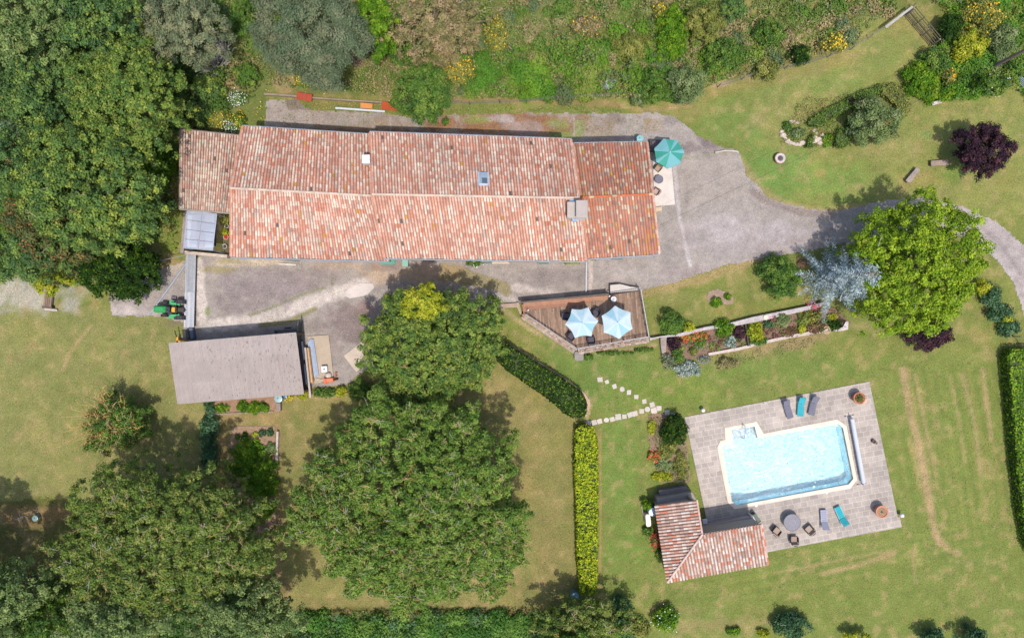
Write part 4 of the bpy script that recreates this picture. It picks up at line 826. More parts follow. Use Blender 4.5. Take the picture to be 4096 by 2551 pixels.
m.tube(Vector((a_.x, a_.y, .1))-o, Vector((b_.x, b_.y, .1))-o, .085, S(172,182,192), n=10); m.build('pipe', 'metal', t)
a_ = W(640, 1042, 1.2); b_ = W(745, 1020, 2.2); t = thing('metal_stay', 'thin metal stay leading from greenhouse corner toward the bush', 'rail', (a_.x, a_.y, 0)); m = MB(); m.tube((0, 0, 1.1), b_-t.location, .03, S(170,180,180)); m.tube((0, 0, 0), (0, 0, 1.1), .03, S(170,180,180)); m.build('rod', 'metal', t)
# ---------------- tractor ----------------
c = W(690, 1238, .8); t = thing('tractor', 'small green tractor with yellow seat parked beside the metal walkway', 'tractor', (c.x, c.y, 0), R(180-2))
GR = S(40,170,78); GR2 = S(70,190,110); BK = S(66,64,68)
# built facing +x (hood), turned so that the hood points left in the photo
m = MB(); m.rbox((1.15, 0, .92), (1.15, .68, .5), GR, .16, ch=.16); m.rbox((1.66, 0, .86), (.2, .56, .4), GR, .06, ch=.08); m.build('hood', 'paint', t)
m = MB(); m.box((.1, 0, .55), (2.6, .34, .3), BK); m.box((.35, 0, .95), (.4, .5, .3), S(80,84,96)); m.box((.1, 0, .52), (.9, 1.1, .08), S(70,72,74)); m.box((-.85, 0, .7), (.6, .4, .35), S(80,76,72)); m.build('chassis', 'rubber', t)
m = MB(); m.tube((.38, 0, 1.05), (.22, 0, 1.28), .03, BK); m.ring((.2, 0, 1.3), .19, .022, BK, 18, 5); m.build('steering_wheel', 'rubber', t)
YS = S(246,190,36); m = MB(); m.rbox((-.2, 0, .98), (.42, .5, .12), YS, .12, ch=.04); m.rbox((-.42, 0, 1.14), (.12, .5, .36), YS, .05, ch=.04); m.build('seat', 'paint', t)
for s in (-1, 1):
    m = MB(); m.rbox((-.35, s*.58, 1.0), (.95, .22, .08), GR2, .06); m.box((-.72, s*.55, .86), (.08, .3, .3), GR2); m.rbox((.12, s*.72, .72), (.5, .34, .08), GR2, .06); m.build('fender', 'paint', t)
    for x, y, r, w, nm in ((1.0, .62, .33, .26, 'front_wheel'), (-.72, .78, .56, .38, 'rear_wheel')):
        m = MB(); y *= s
        m.tube((x, y-w/2, r), (x, y+w/2, r), r, S(74,72,74), n=20)
        for k in range(14):
            a = k*2*math.pi/14; m.box((x+math.cos(a)*r, y, r+math.sin(a)*r), (.07, w*.96, .05), S(54,52,54), ry=-a+math.pi/2)
        wh = m.build(nm, 'rubber', t); m = MB(); m.tube((x, y-w/2-.01, r), (x, y+w/2+.01, r), r*.55, S(230,190,50), n=14); m.build('rim', 'paint', wh)
m = MB(); m.box((-1.15, 0, .55), (.5, .7, .06), S(96,80,74)); m.tube((-1.1, -.3, .5), (-1.35, -.3, .4), .04, BK); m.tube((-1.1, .3, .5), (-1.35, .3, .4), .04, BK); m.tube((-.9, 0, .8), (-1.3, 0, .6), .05, BK); m.build('hitch', 'metal', t)
m = MB(); m.tube((-.55, -.45, .9), (-.55, -.45, 1.3), .03, BK); m.tube((-.55, .45, .9), (-.55, .45, 1.3), .03, BK); m.tube((-.55, -.45, 1.3), (-.55, .45, 1.3), .035, BK); m.build('roll_bar', 'rubber', t)
c = W(695, 1192, .2); t = thing('rubber_mat', 'small dark grey block beside the tractor', 'block', (c.x, c.y, 0), R(-8)); m = MB(); m.rbox((0, 0, .12), (.5, .36, .24), S(120,114,126), .05); m.build('block', 'concrete', t)

# ---------------- right of the shed ----------------
def slabthing(name, label, cat, pts, z0, z1, col, mk='concrete', group=None, part='slab'):
    P = [W(x, y, z1) for x, y in pts]; c = sum(P, Vector())/len(P); t = thing(name, label, cat, (c.x, c.y, 0), 0, group); m = MB()
    m.prism([(p.x-c.x, p.y-c.y) for p in P], z0, z1, col); m.build(part, mk, t); return t
slabthing('concrete_slab', 'tan concrete slab right of the shed with boards lying on it', 'slab', [(1228,1345),(1314,1339),(1322,1400),(1334,1510),(1330,1528),(1255,1532),(1246,1420)], 0, .14, S(206,186,162))
slabthing('concrete_slab', 'pale tilted concrete slab at the courtyard edge under the maple', 'slab', [(1375,1423),(1440,1372),(1500,1340),(1520,1390),(1450,1452),(1446,1468),(1425,1488)], 0, .12, S(222,202,182))
slabthing('concrete_slab', 'white rounded concrete slab in the shade of the maple', 'slab', [(1382,1168),(1400,1150),(1440,1131),(1490,1134),(1497,1150),(1470,1178),(1440,1186),(1400,1193),(1382,1185)], 0, .1, S(232,218,208))
def board(name, label, cat, x0, y0, x1, y1, w, z, th, col, mk='wood', group=None, n=1, z2=None, cols=None):
    a = W(x0, y0, z); b = W(x1, y1, z2 if z2 is not None else z); c = (a+b)/2; t = thing(name, label, cat, (c.x, c.y, 0), 0, group); d = (b-a).normalized(); nn = Vector((-d.y, d.x, 0)).normalized(); m = MB()
    for k in range(n):
        o0 = nn*((k+.5)/n-.5)*w; hw = nn*(w/n*.45); cc = jit(cols[k % len(cols)] if cols else col, .1); vs = []
        e = d*random.uniform(-.12, .12)*(n > 1)
        for dz in (-th/2, th/2):
            for p in (a+o0-hw+e, b+o0-hw+e, b+o0+hw+e, a+o0+hw+e): vs.append(p+Vector((0, 0, dz))-Vector((c.x, c.y, 0)))
        m.add(vs, [(3,2,1,0),(4,5,6,7),(0,1,5,4),(1,2,6,5),(2,3,7,6),(3,0,4,7)], cc)
    m.build('board', mk, t); return t
board('metal_sheets', 'blue-grey corrugated metal sheets lying on the slab beside the shed', 'sheets', 1242,1358,1264,1506, .62, .26, .08, S(176,192,216), 'metal', n=5)
board('timber_boards', 'orange-brown timber boards stacked between shed and metal sheets', 'boards', 1229,1390,1246,1530, .5, .5, .12, S(220,170,100), n=4, cols=[S(226,176,104),S(205,150,90),S(226,200,160),S(190,130,74)])
board('timber_beam', 'long pale timber beam reaching past the shed corner', 'beam', 1221,1390,1242,1590, .2, .75, .12, S(226,210,198), n=1)
board('window_frames', 'white window frame leaning in the dark gap by the shed, upper one', 'frame', 1208,1366,1217,1438, .16, .9, .05, S(206,212,228), 'paint')
board('window_frames', 'white window frame leaning in the dark gap by the shed, lower one', 'frame', 1218,1456,1226,1536, .16, .9, .05, S(180,196,214), 'paint')
board('scrap_rail', 'dark rusty rail lying behind the shed right wall', 'rail', 1200,1360,1222,1545, .5, .25, .1, S(110,98,94))
board('garden_boards', 'pale boards in a heap at the foot of the tan slab', 'boards', 1258,1518,1300,1524, .32, .22, .06, S(214,196,178), n=3)
c = W(1297, 1476, .5); t = thing('cool_box', 'white square box with dark round knob on the tan slab', 'box', (c.x, c.y, .14), R(4)); m = MB(); m.rbox((0, 0, .2), (.6, .62, .4), S(246,246,250), .06); m.build('box', 'paint', t); m = MB(); m.lathe((0, 0, .4), [(.09, 0), (.08, .03)], S(130,130,140), 12); m.build('knob', 'paint', t)
c = W(1311, 1501, .5); t = thing('sack', 'cream sack slumped between the white box and orange barrow', 'sack', (c.x, c.y, .14)); m = MB(); m.rbox((0, 0, .17), (.62, .52, .34), S(240,226,208), .18, R(10), .14); m.build('sack', 'cloth', t, smooth=True)
c = W(1312, 1521, .6); t = thing('wheelbarrow', 'orange wheelbarrow at the end of the tan slab', 'wheelbarrow', (c.x, c.y, 0), R(6)); m = MB(); OR = S(246,120,56)
m.rbox((.1, 0, .42), (.82, .42, .28), OR, .08, ch=.05); m.rbox((-.32, -.02, .5), (.26, .56, .3), S(250,110,50), .06, ch=.05); m.build('tub', 'paint', t)
m = MB(); m.tube((.72, -.05, .2), (.72, .05, .2), .2, S(60,50,50), n=14); m.build('wheel', 'rubber', t); m = MB()
for s in (-.2, .2): m.tube((.7, s*.4, .2), (-.75, s, .5), .025, S(190,90,50), n=5); m.tube((-.3, s, .4), (-.3, s, 0), .025, S(190,90,50), n=5)
m.build('handle', 'metal', t)
c = W(1341, 1505, .4); t = thing('terracotta_pipes', 'rusty terracotta drain pieces beside the tan slab', 'pipes', (c.x, c.y, 0)); m = MB(); 
for dy in (-.3, 0, .3): m.tube((-.05, dy-.12, .12), (.05, dy+.12, .12), .1, S(196,122,84), n=8)
m.build('pipe', 'plaster', t)
def barrel(name, label, cat, px, py, r, h, col, lid, group=None, z=0, knob=None):
    c = W(px, py, z+h); t = thing(name, label, cat, (c.x, c.y, z), 0, group); m = MB()
    m.lathe((0, 0, 0), [(r*.86, 0), (r*.98, h*.25), (r*.93, h*.3), (r, h*.5), (r*.93, h*.7), (r*.96, h*.9), (r, h*.96), (r, h)], col, 22); m.build('body', 'paint', t)
    m = MB(); m.lathe((0, 0, h), [(r*.99, .0), (r*.98, .03), (r*.82, .045), (r*.8, .03), (r*.2, .05)], lid, 22); m.lathe((-.1*r, .1*r, h+.05), [(r*.16, 0), (r*.12, .06)], knob or S(90,110,112), 10); m.build('lid', 'paint', t); return t
barrel('water_barrel', 'pale teal barrel lid below the shed corner by the garden bed', 'barrel', 1113, 1594, .40, 1.0, S(120,165,168), S(160,196,196))
barrel('water_barrel', 'dark blue barrel half under the shed eave', 'barrel', 1141, 1584, .22, .8, S(60,100,130), S(80,120,150))
barrel('water_barrel', 'teal round barrel at the end of the bright hedge', 'barrel', 2299, 2385, .42, 1.1, S(120,160,170), S(140,180,192))
barrel('water_barrel', 'pale teal water butt at the farmhouse rear right corner', 'barrel', 2560, 555, .36, 1.1, S(150,196,190), S(150,205,200))
barrel('water_barrel', 'faded teal tub on the brown soil in the lower left lawn', 'barrel', 140, 2072, .30, .5, S(130,160,150), S(150,180,170))
barrel('gas_bottle', 'light blue gas bottle against the pool house left wall', 'gas bottle', 2611, 2047, .42, 1.2, S(140,176,196), S(170,200,216))
c = W(2282, 2432, .3); t = thing('metal_bucket', 'grey upturned bucket below the round teal barrel', 'bucket', (c.x, c.y, 0)); m = MB(); m.lathe((0, 0, 0), [(.24, 0), (.2, .3), (.17, .31)], S(150,148,160), 16); m.build('bucket', 'metal', t)
slabthing('concrete_block', 'grey post standing below the teal barrel beside the shed bed', 'post', [(1105,1612),(1121,1612),(1122,1642),(1106,1642)], 0, .5, S(160,146,138), 'wood', part='post')
# ---------------- north side ----------------
def sheetm(label, px, py, w, l, rz, rx, col, z=.5):
    c = W(px, py, z); t = thing('rusty_sheet', label, 'metal sheet', (c.x, c.y, 0), R(rz)); m = MB(); m.box((0, 0, z), (w, l, .03), col, rx=R(rx))
    for k in range(7): m.box((-w/2+(k+.5)*w/7, 0, z+.022), (w/7*.4, l*.98, .03), jit(col, .12), rx=R(rx))
    m.build('sheet', 'plaster', t); m = MB(); m.box((0, l*.25, z*.45), (w*.8, .08, z*.9), S(110,90,80)); m.box((0, -l*.25, z*.35), (w*.8, .08, z*.7), S(110,90,80)); m.build('leg', 'wood', t); return t
sheetm('dark red rusty sheet leaning at the left end behind the house', 1217, 388, 1.55, .72, -9, 10, S(186,84,60))
sheetm('orange rusty sheet behind the long white pipe', 1466, 424, 1.2, .52, -5, 8, S(236,158,84))
sheetm('red rusty sheet at the right end of the long white pipe', 1557, 425, 1.5, .8, -6, 10, S(196,88,44))
a_ = W(1342, 432, .3); b_ = W(1540, 446, .3); t = thing('white_pipe', 'long white pipe lying behind the farmhouse', 'pipe', ((a_.x+b_.x)/2, (a_.y+b_.y)/2, 0)); m = MB(); m.tube(Vector((a_.x, a_.y, .28))-t.location, Vector((b_.x, b_.y, .28))-t.location, .11, S(232,236,240), n=12); 
for f in (.2, .8): p = a_.lerp(b_, f)-t.location; m.box((p.x, p.y, .1), (.3, .25, .2), S(150,140,130))
m.build('pipe', 'paint', t)
t = slabthing('low_wall', 'low mossy stone wall with wire fence behind the farmhouse', 'wall', [(1055,372),(1130,376),(1300,392),(1500,405),(1660,415),(1660,420),(1500,411),(1300,398),(1130,384),(1055,380)], 0, .35, S(170,150,130), 'stone', part='wall')
def wire_fence(name, label, pts, h, step=2.6, col=S(140,140,130), cat='fence', wires=4, rails=0):
    P = [W(x, y, 0) for x, y in pts]; t = thing(name, label, cat, tuple(P[0])); o = t.location; L_ = 0
    for a, b in zip(P[:-1], P[1:]):
        d = b-a; n = max(1, round(d.length/step))
        for k in range(n+(b is P[-1])):
            p = a+d*k/n-o; m = MB(); m.tube((p.x, p.y, -.05), (p.x, p.y, h), .05, S(130,118,104), .045, 6); m.build('post', 'wood', t)
    for w_ in range(wires):
        m = MB()
        for a, b in zip(P[:-1], P[1:]): z = h*(.2+.75*w_/(wires-1)); m.tube(a-o+Vector((0, 0, z)), b-o+Vector((0, 0, z)), .012, col, n=4)
        m.build('wire', 'metal', t)
    return t
wire_fence('wire_fence', 'wire fence along the bank behind the farmhouse', [(1790,415),(1880,420),(2000,414),(2105,410),(2225,398),(2330,392),(2480,384)], 1.0)
wire_fence('wire_fence', 'wire fence between the scrub and the top right lawn', [(2870,350),(3060,290),(3215,262),(3400,200),(3540,110),(3640,34)], 1.1)
slabthing('rail_beam', 'pale wooden rail topping the fence beside the gate', 'rail', [(3540,106),(3648,24),(3654,30),(3546,114)], 1.0, 1.12, S(190,184,178), 'wood', part='rail')
c = W(3690, 112, .7); t = thing('wooden_gate', 'wide slatted wooden gate across the grass track, top right', 'gate', (c.x, c.y, 0)); a_ = W(3640,48,.6)-t.location; b_ = W(3742,170,.6)-t.location; a_.z = b_.z = 0; d = (b_-a_).normalized(); n_ = Vector((-d.y, d.x, 0)); m = MB()
for k in range(6): o_ = n_*(.62*(k/5-.5)); m.tube(a_+o_+Vector((0, 0, .35+.16*k)), b_+o_+Vector((0, 0, .35+.16*k)), .045, jit(S(122,112,86), .1), n=4)
m.build('slat', 'wood', t); m = MB()
for f in (0, .33, .66, 1):
    p = a_.lerp(b_, f); m.tube(p-n_*.38+Vector((0, 0, .3)), p+n_*.38+Vector((0, 0, 1.2)), .05, S(84,80,70), n=4)
m.build('brace', 'wood', t)
for s, nm in ((0, a_), (1, b_)): m = MB(); m.tube((nm.x, nm.y, 0), (nm.x, nm.y, 1.35), .09, S(150,140,126), n=8); m.build('post', 'wood', t)
# utility pole and overhead wire
c = W(3955, 277, 0); t = thing('utility_pole', 'tall brown wooden utility pole leaning out of the upper right bushes', 'pole', (c.x, c.y, 0)); m = MB(); m.tube((0, 0, 0), (0, 0, 8.5), .19, S(140,120,108), .13, 10); m.build('pole', 'bark', t); m = MB(); m.tube((.16, .04, .2), (.13, .04, 8), .035, S(205,190,170), n=6); m.build('conduit', 'paint', t); m = MB(); m.lathe((0, 0, 8.5), [(.09, 0), (.1, .12), (.05, .16)], S(180,200,200), 10); m.build('insulator', 'paint', t)
pa = Vector((c.x, c.y, 8.2)); pb = W(2640, 900, 5.0); t = thing('overhead_wire', 'thin overhead wire from the farmhouse corner to the utility pole', 'wire', tuple(pb)); m = MB(); pts = [pb.lerp(pa, k/24)-Vector((0, 0, 1.1*math.sin(math.pi*k/24)))-pb for k in range(25)]; m.path(pts, .013, S(60,66,60), 4); m.build('wire', 'rubber', t)
# small grey rack at the right edge and benches
c = W(4080, 318, .5); t = thing('metal_rack', 'ribbed grey-blue metal rack at the right edge by the bushes', 'rack', (c.x, c.y, 0), R(-38)); m = MB()
for k in range(5): m.box((0, -.3+k*.15, .45), (1.4, .07, .05), S(150,170,178))
for x in (-.6, .6):
    for y in (-.28, .28): m.box((x, y, .21), (.06, .06, .42), S(110,125,130))
m.build('rack', 'metal', t)
def logbench(label, px, py, L_, w, rz, col):
    c = W(px, py, .45); t = thing('stone_bench', label, 'bench', (c.x, c.y, 0), R(rz)); m = MB(); m.rbox((0, 0, .43), (L_, w, .13), col, .07, ch=.04); m.build('seat', 'stone', t)
    for s in (-1, 1): m = MB(); m.rbox((s*L_*.34, 0, .18), (.28, w*.8, .37), S(150,130,118), .05); m.build('leg', 'stone', t)
logbench('weathered stone bench lying diagonal on the lawn left of the purple tree', 3652, 701, 1.75, .5, 50, S(176,160,148))
logbench('weathered stone bench level on the lawn nearest the purple tree', 3759, 652, 1.75, .55, 4, S(180,156,140))
logbench('small white bench at the foot of the upper right shrub bank', 3747, 411, .95, .34, 14, S(222,206,196))
c = W(3121, 633, .5); t = thing('round_planter', 'round stone planter standing alone on the upper right lawn', 'planter', (c.x, c.y, 0)); m = MB(); m.lathe((0, 0, 0), [(.42, 0), (.5, .25), (.54, .5), (.5, .56), (.3, .56), (.26, .5)], S(214,184,170), 24, [S(170,140,124)]*2+[S(214,150,120)]+[S(222,204,200)]*2); m.build('planter', 'stone', t); m = MB(); m.lathe((0, 0, .5), [(.27, 0), (.12, .05), (.1, .12)], S(110,106,100), 12); m.build('plug', 'soil', t)
# old cart / trough at the left
c = W(188, 1195, .6); t = thing('wooden_trough', 'weathered wooden plank trough by the gravel patch, left edge', 'trough', (c.x, c.y, 0), R(-6)); m = MB()
for k in range(4): m.box((-.3+k*.2, .2, .45), (.17, 1.9, .08), jit(S(150,124,100), .15))
m.build('plank', 'wood', t); m = MB(); m.box((0, -.85, .25), (1.0, .2, .5), S(110,92,84)); m.rbox((.2, -1.05, .1), (1.3, .22, .2), S(210,196,182), .08); m.build('support', 'wood', t); m = MB(); m.box((0, 1.0, .22), (.8, .12, .44), S(110,92,84)); m.build('support', 'wood', t)
c = W(88, 2067, 1.0); t = thing('drying_rack', 'small metal drying rack on the soil patch, lower left', 'rack', (c.x, c.y, 0), R(20)); m = MB()
for s in (-.9, .9): m.tube((s, -.5, .02), (s, .5, .02), .03, S(190,190,190)); m.tube((s, 0, 0), (s, 0, .9), .03, S(180,180,180))
m.tube((-.9, 0, .9), (.9, 0, .9), .02, S(190,190,190)); m.build('frame', 'metal', t)
# drain pipe and pale step in front of the house
board('white_downpipe', 'long white pipe across the yard between farmhouse and deck', 'pipe', 2345,1046,2344,1168, .13, .2, .13, S(214,216,226), 'paint')
slabthing('door_step', 'pale stone doorstep below the long farmhouse roof', 'step', [(1967,1043),(2028,1043),(2042,1055),(1967,1056)], 0, .2, S(226,206,186))
slabthing('door_step', 'thin white sill slab below the left roof eave', 'step', [(1114,1052),(1184,1056),(1184,1062),(1114,1058)], 0, .15, S(232,218,204))
slabthing('low_wall', 'curved white kerb wall at the gravel edge right of the house', 'wall', [(2860,608),(2900,600),(2940,602),(2956,608),(2954,612),(2938,607),(2900,605),(2862,612)], 0, .3, S(222,208,196), 'stone', part='kerb')
for (l, x, y, r1) in (('flowering shrub against the farmhouse wall by the white step',1900,1052,22),):
    shrub('shrub', l, 'shrub', x, y, 34, 15, .8, 'green', flowers=(F(240,240,240), .5, .12))
shrub('shrub', 'low plant in the corner trough between the two right roofs', 'shrub', 2373, 1034, 14, 7, .5, 'bright')
shrub('shrub', 'yellow-green weeds along the wall beside the white pipe', 'shrub', 2285, 1050, 40, 6, .3, 'yellow')
# ---------------- parasols, chairs, tables ----------------
def parasol(name, label, px, py, r, n, cols, h=2.35, rise=.45, a0=0., scal=.08, z0=0., group=None):
    c = W(px, py, z0+h+.1); t = thing(name, label, 'parasol', (c.x, c.y, z0), 0, group); m = MB(); top = (0, 0, h+rise)
    for k in range(n):
        A = a0+2*math.pi*k/n; B = a0+2*math.pi*(k+1)/n; sub = 6
        for j in range(sub):
            f0, f1 = j/sub, (j+1)/sub; P = []
            for f in (f0, f1):
                a = A+(B-A)*f; rr = r*(math.cos(math.pi/n)/math.cos((f-.5)*2*math.pi/n))*(1-scal*math.sin(math.pi*f))
                P.append((rr*math.cos(a), rr*math.sin(a), h-.03*math.sin(math.pi*f)))
            M = [(p[0]*.5, p[1]*.5, h+rise*.56) for p in P]
            c_ = cols[k % len(cols)] if j not in (0, sub-1) or len(cols) < 3 else cols[2]
            m.add([P[0], P[1], M[1], M[0], top], [(0,1,2,3), (3,2,4)], c_)
            m.add([P[0], P[1], (P[1][0], P[1][1], P[1][2]-.12), (P[0][0], P[0][1], P[0][2]-.12)], [(0,3,2,1)], c_)
    m.build('canopy', 'cloth', t)
    m = MB(); m.tube((0, 0, 0), (0, 0, h+rise), .03, S(190,180,165)); m.build('pole', 'paint', t)
    m = MB(); m.lathe((0, 0, h+rise), [(.06, 0), (.07, .05), (.02, .1)], S(220,224,224), 10); m.build('finial', 'paint', t)
    m = MB(); m.lathe((0, 0, 0), [(.28, 0), (.28, .06), (.05, .12)], S(120,120,120), 18); m.build('base', 'concrete', t)
    for k in range(n): a = a0+2*math.pi*k/n; m = MB(); m.tube((0, 0, h+rise-.03), (r*.97*math.cos(a), r*.97*math.sin(a), h-.02), .012, S(180,170,150), n=4); m.build('rib', 'wood', t)
    return t
DZ = .8
parasol('parasol', 'teal parasol beside the right end of the farmhouse', 2677, 612, 1.5, 7, [S(70,172,152), S(82,184,164), S(134,200,204)], a0=R(8), scal=.02)
PB = [S(200,232,244), S(176,222,240), S(222,242,250)]
parasol('parasol', 'light blue parasol over the dining chairs, left one on the deck', 2327, 1290, 1.60, 6, PB, a0=R(66), scal=.10, z0=DZ)
parasol('parasol', 'light blue parasol without chairs, right one on the deck', 2469, 1289, 1.60, 6, PB, a0=R(37), scal=.05, z0=DZ)
def rtable(name, label, px, py, r, h, col, z0=0, ring=True):
    c = W(px, py, z0+h); t = thing(name, label, 'table', (c.x, c.y, z0)); m = MB(); m.lathe((0, 0, h-.05), [(r*.98, 0), (r, .02), (r, .045), (r*.97, .05)], col, 32); m.build('tabletop', 'metal', t)
    m = MB()
    if ring:
        m.ring((0, 0, h+.005), r*.33, .015, S(200,200,212), 24, 5)
        for k in range(8): a = k*math.pi/4; m.tube((r*.33*math.cos(a), r*.33*math.sin(a), h+.004), (r*.93*math.cos(a), r*.93*math.sin(a), h+.004), .006, S(130,130,140), n=4)
    m.ring((0, 0, h), r*.97, .02, S(110,110,118), 28, 5); m.build('rim', 'metal', t)
    for k in range(4): a = k*math.pi/2+.4; m = MB(); m.tube((r*.45*math.cos(a), r*.45*math.sin(a), h-.04), (r*.7*math.cos(a), r*.7*math.sin(a), 0), .025, S(80,80,84), n=6); m.build('leg', 'metal', t)
    return t
def armchair(label, px, py, rz, seat, frame, z0=0, group=None, w=.62, name='armchair', loose=False):
    "faces local +y"
    c = W(px, py, z0+.45); t = thing(name, label, 'chair', (c.x, c.y, z0), R(rz), group); m = MB()
    m.rbox((0, .02, .40), (w*.78, w*.82, .14), seat, .06, ch=.03); m.build('seat_cushion', 'cloth', t)
    m = MB(); m.box((0, -w*.46, .66), (w*.78, .11, .44), seat if not loose else frame, rx=R(14)); m.build('backrest', 'cloth', t)
    m = MB(); m.box((0, 0, .31), (w, w*.9, .05), frame); pts = [(-w*.5, w*.36, .62), (-w*.52, -w*.2, .64), (-w*.46, -w*.5, .70), (-w*.2, -w*.62, .88), (w*.2, -w*.62, .88), (w*.46, -w*.5, .70), (w*.52, -w*.2, .64), (w*.5, w*.36, .62)]
    m.path(pts, .03, frame, 6); 
    for s in (-1, 1): m.box((s*w*.5, w*.02, .47), (.035, w*.66, .27), frame)
    m.build('frame', 'rubber', t)
    for sx in (-1, 1):
        for sy in (-1, 1): m = MB(); m.tube((sx*w*.46, sy*w*.4, 0), (sx*w*.45, sy*w*.38, .6 if sy > 0 else .5), .02, frame, n=6); m.build('leg', 'rubber', t)
    return t
# terrace at the right end of the house
slabthing('terrace', 'cream paved terrace at the right end of the farmhouse', 'terrace', [(2612,640),(2684,640),(2700,818),(2618,826)], 0, .1, S(238,224,212), 'concrete')
slabthing('door_step', 'small cream step below the terrace corner', 'step', [(2618,829),(2647,826),(2648,843),(2620,846)], 0, .2, S(232,206,170))
TAN = S(206,176,146); FRM = S(92,82,80)
armchair('tan cushioned armchair half under the teal parasol', 2632, 672, 140, TAN, FRM)
armchair('tan armchair at the terrace edge below the small table', 2625, 766, 60, S(222,192,176), S(150,130,130))
rtable('side_table', 'small dark round table on the cream terrace', 2636, 717, .42, .5, S(118,114,130), ring=False)
c = W(2630, 580, .9); t = thing('covered_barbecue', 'dark covered barbecue beside the teal parasol', 'barbecue', (c.x, c.y, 0), R(-4)); m = MB(); m.rbox((0, 0, .45), (1.5, 1.1, .9), S(112,104,104), .15, ch=.18); m.rbox((0, 0, .93), (1.2, .7, .12), S(122,114,114), .15, ch=.06); m.build('cover', 'cloth', t)

# ---------------- deck ----------------
deck_px = [(2087,1214),(2432,1180),(2562,1161),(2594,1346),(2307,1393),(2099,1258)]
DP = [W(x, y, DZ) for x, y in deck_px]; dc = sum(DP, Vector())/6; deck = thing('deck', 'raised brown timber deck with stone base below the courtyard', 'deck', (dc.x, dc.y, 0))
def clip_line(poly, o, d):
    ts = []; n = len(poly)
    for i in range(n):
        a = poly[i]; b = poly[(i+1) % n]; e = (b[0]-a[0], b[1]-a[1]); den = d[0]*e[1]-d[1]*e[0]
        if abs(den) < 1e-9: continue
        t = ((a[0]-o[0])*e[1]-(a[1]-o[1])*e[0])/den; u = ((a[0]-o[0])*d[1]-(a[1]-o[1])*d[0])/den
        if 0 <= u <= 1: ts.append(t)
    return (min(ts), max(ts)) if len(ts) >= 2 else None
m = MB(); poly = [(p.x, p.y) for p in DP]; ang = R(94); d = (math.cos(ang), math.sin(ang)); nn_ = (d[1], -d[0]); BRW = [S(162,130,106), S(174,142,118), S(146,117,96), S(184,154,130)]
for k in range(-75, 76):
    o_ = (dc.x+nn_[0]*k*.135, dc.y+nn_[1]*k*.135); r_ = clip_line(poly, o_, d)
    if not r_ or r_[1]-r_[0] < .1: continue
    cuts = [r_[0]]; x_ = r_[0]+random.uniform(.4, 2.2)
    while x_ < r_[1]-.3: cuts.append(x_); x_ += random.uniform(1.4, 2.4)
    cuts.append(r_[1])
    for a0_, a1_ in zip(cuts[:-1], cuts[1:]):
        q = [(o_[0]+d[0]*tt+nn_[0]*ww, o_[1]+d[1]*tt+nn_[1]*ww) for tt, ww in ((a0_+.006, -.058), (a1_-.006, -.058), (a1_-.006, .058), (a0_+.006, .058))]
        m.prism(q, DZ-.03, DZ+random.uniform(-.003, .003), jit(random.choice(BRW), .1))
m.build('boards', 'wood', deck, world=True)
m = MB(); m.prism([(dc.x+(p.x-dc.x)*.985, dc.y+(p.y-dc.y)*.985) for p in DP], -.1, DZ-.04, S(96,78,66)); m.build('frame', 'wood', deck, world=True)
def step_board(m, pts, z, w, col):
    P = [W(x, y, z) for x, y in pts]
    for a, b in zip(P[:-1], P[1:]):
        dd = (b-a).normalized(); n_ = Vector((-dd.y, dd.x, 0))*w/2; m.prism([(a.x-n_.x, a.y-n_.y), (b.x-n_.x, b.y-n_.y), (b.x+n_.x, b.y+n_.y), (a.x+n_.x, a.y+n_.y)], DZ+.002 if z < 1 else DZ, z, col)
m = MB(); step_board(m, [(2094,1219),(2430,1190)], 1.22, .42, S(186,134,104)); step_board(m, [(2110,1232),(2365,1207)], 1.0, .36, S(170,122,96)); step_board(m, [(2093,1216),(2101,1256)], 1.1, .3, S(180,128,100)); m.build('bench_step', 'wood', deck, world=True)
m = MB(); P = [W(x, y, 1.3) for x, y in ((2078,1212),(2440,1178))]; step_board(m, [(2078,1210),(2436,1176)], 1.45, .16, S(120,108,98)); m.build('back_wall', 'stone', deck, world=True)
# stone base walls outside the deck
m = MB(); SW_ = S(186,168,150)
for pts, z in (([(2092,1262),(2300,1404)], .66), ([(2312,1404),(2596,1357)], .6)):
    strip(m, *pts[0], *pts[1], .62, -.05, z, SW_)
for _ in range(150):
    (x0, y0), (x1, y1) = random.choice((((2092,1262),(2300,1404)), ((2312,1404),(2596,1357)))); f = random.random(); p = W(x0+(x1-x0)*f, y0+(y1-y0)*f, .66); a = math.atan2(-(y1-y0), x1-x0)
    o_ = random.uniform(-.26, .26); m.rbox((p.x-math.sin(a)*o_, p.y+math.cos(a)*o_, .64), (random.uniform(.2, .42), random.uniform(.12, .24), random.uniform(.1, .2)), jit(random.choice((SW_, S(206,186,170), S(160,140,124), S(196,160,140))), .12), .05, a+random.uniform(-.2, .2))
m.rbox((W(2316,1424,.5).x, W(2316,1424,.5).y, .25), (.9, .9, .5), S(166,156,148), .15); m.build('stone_wall', 'stone', deck, world=True)
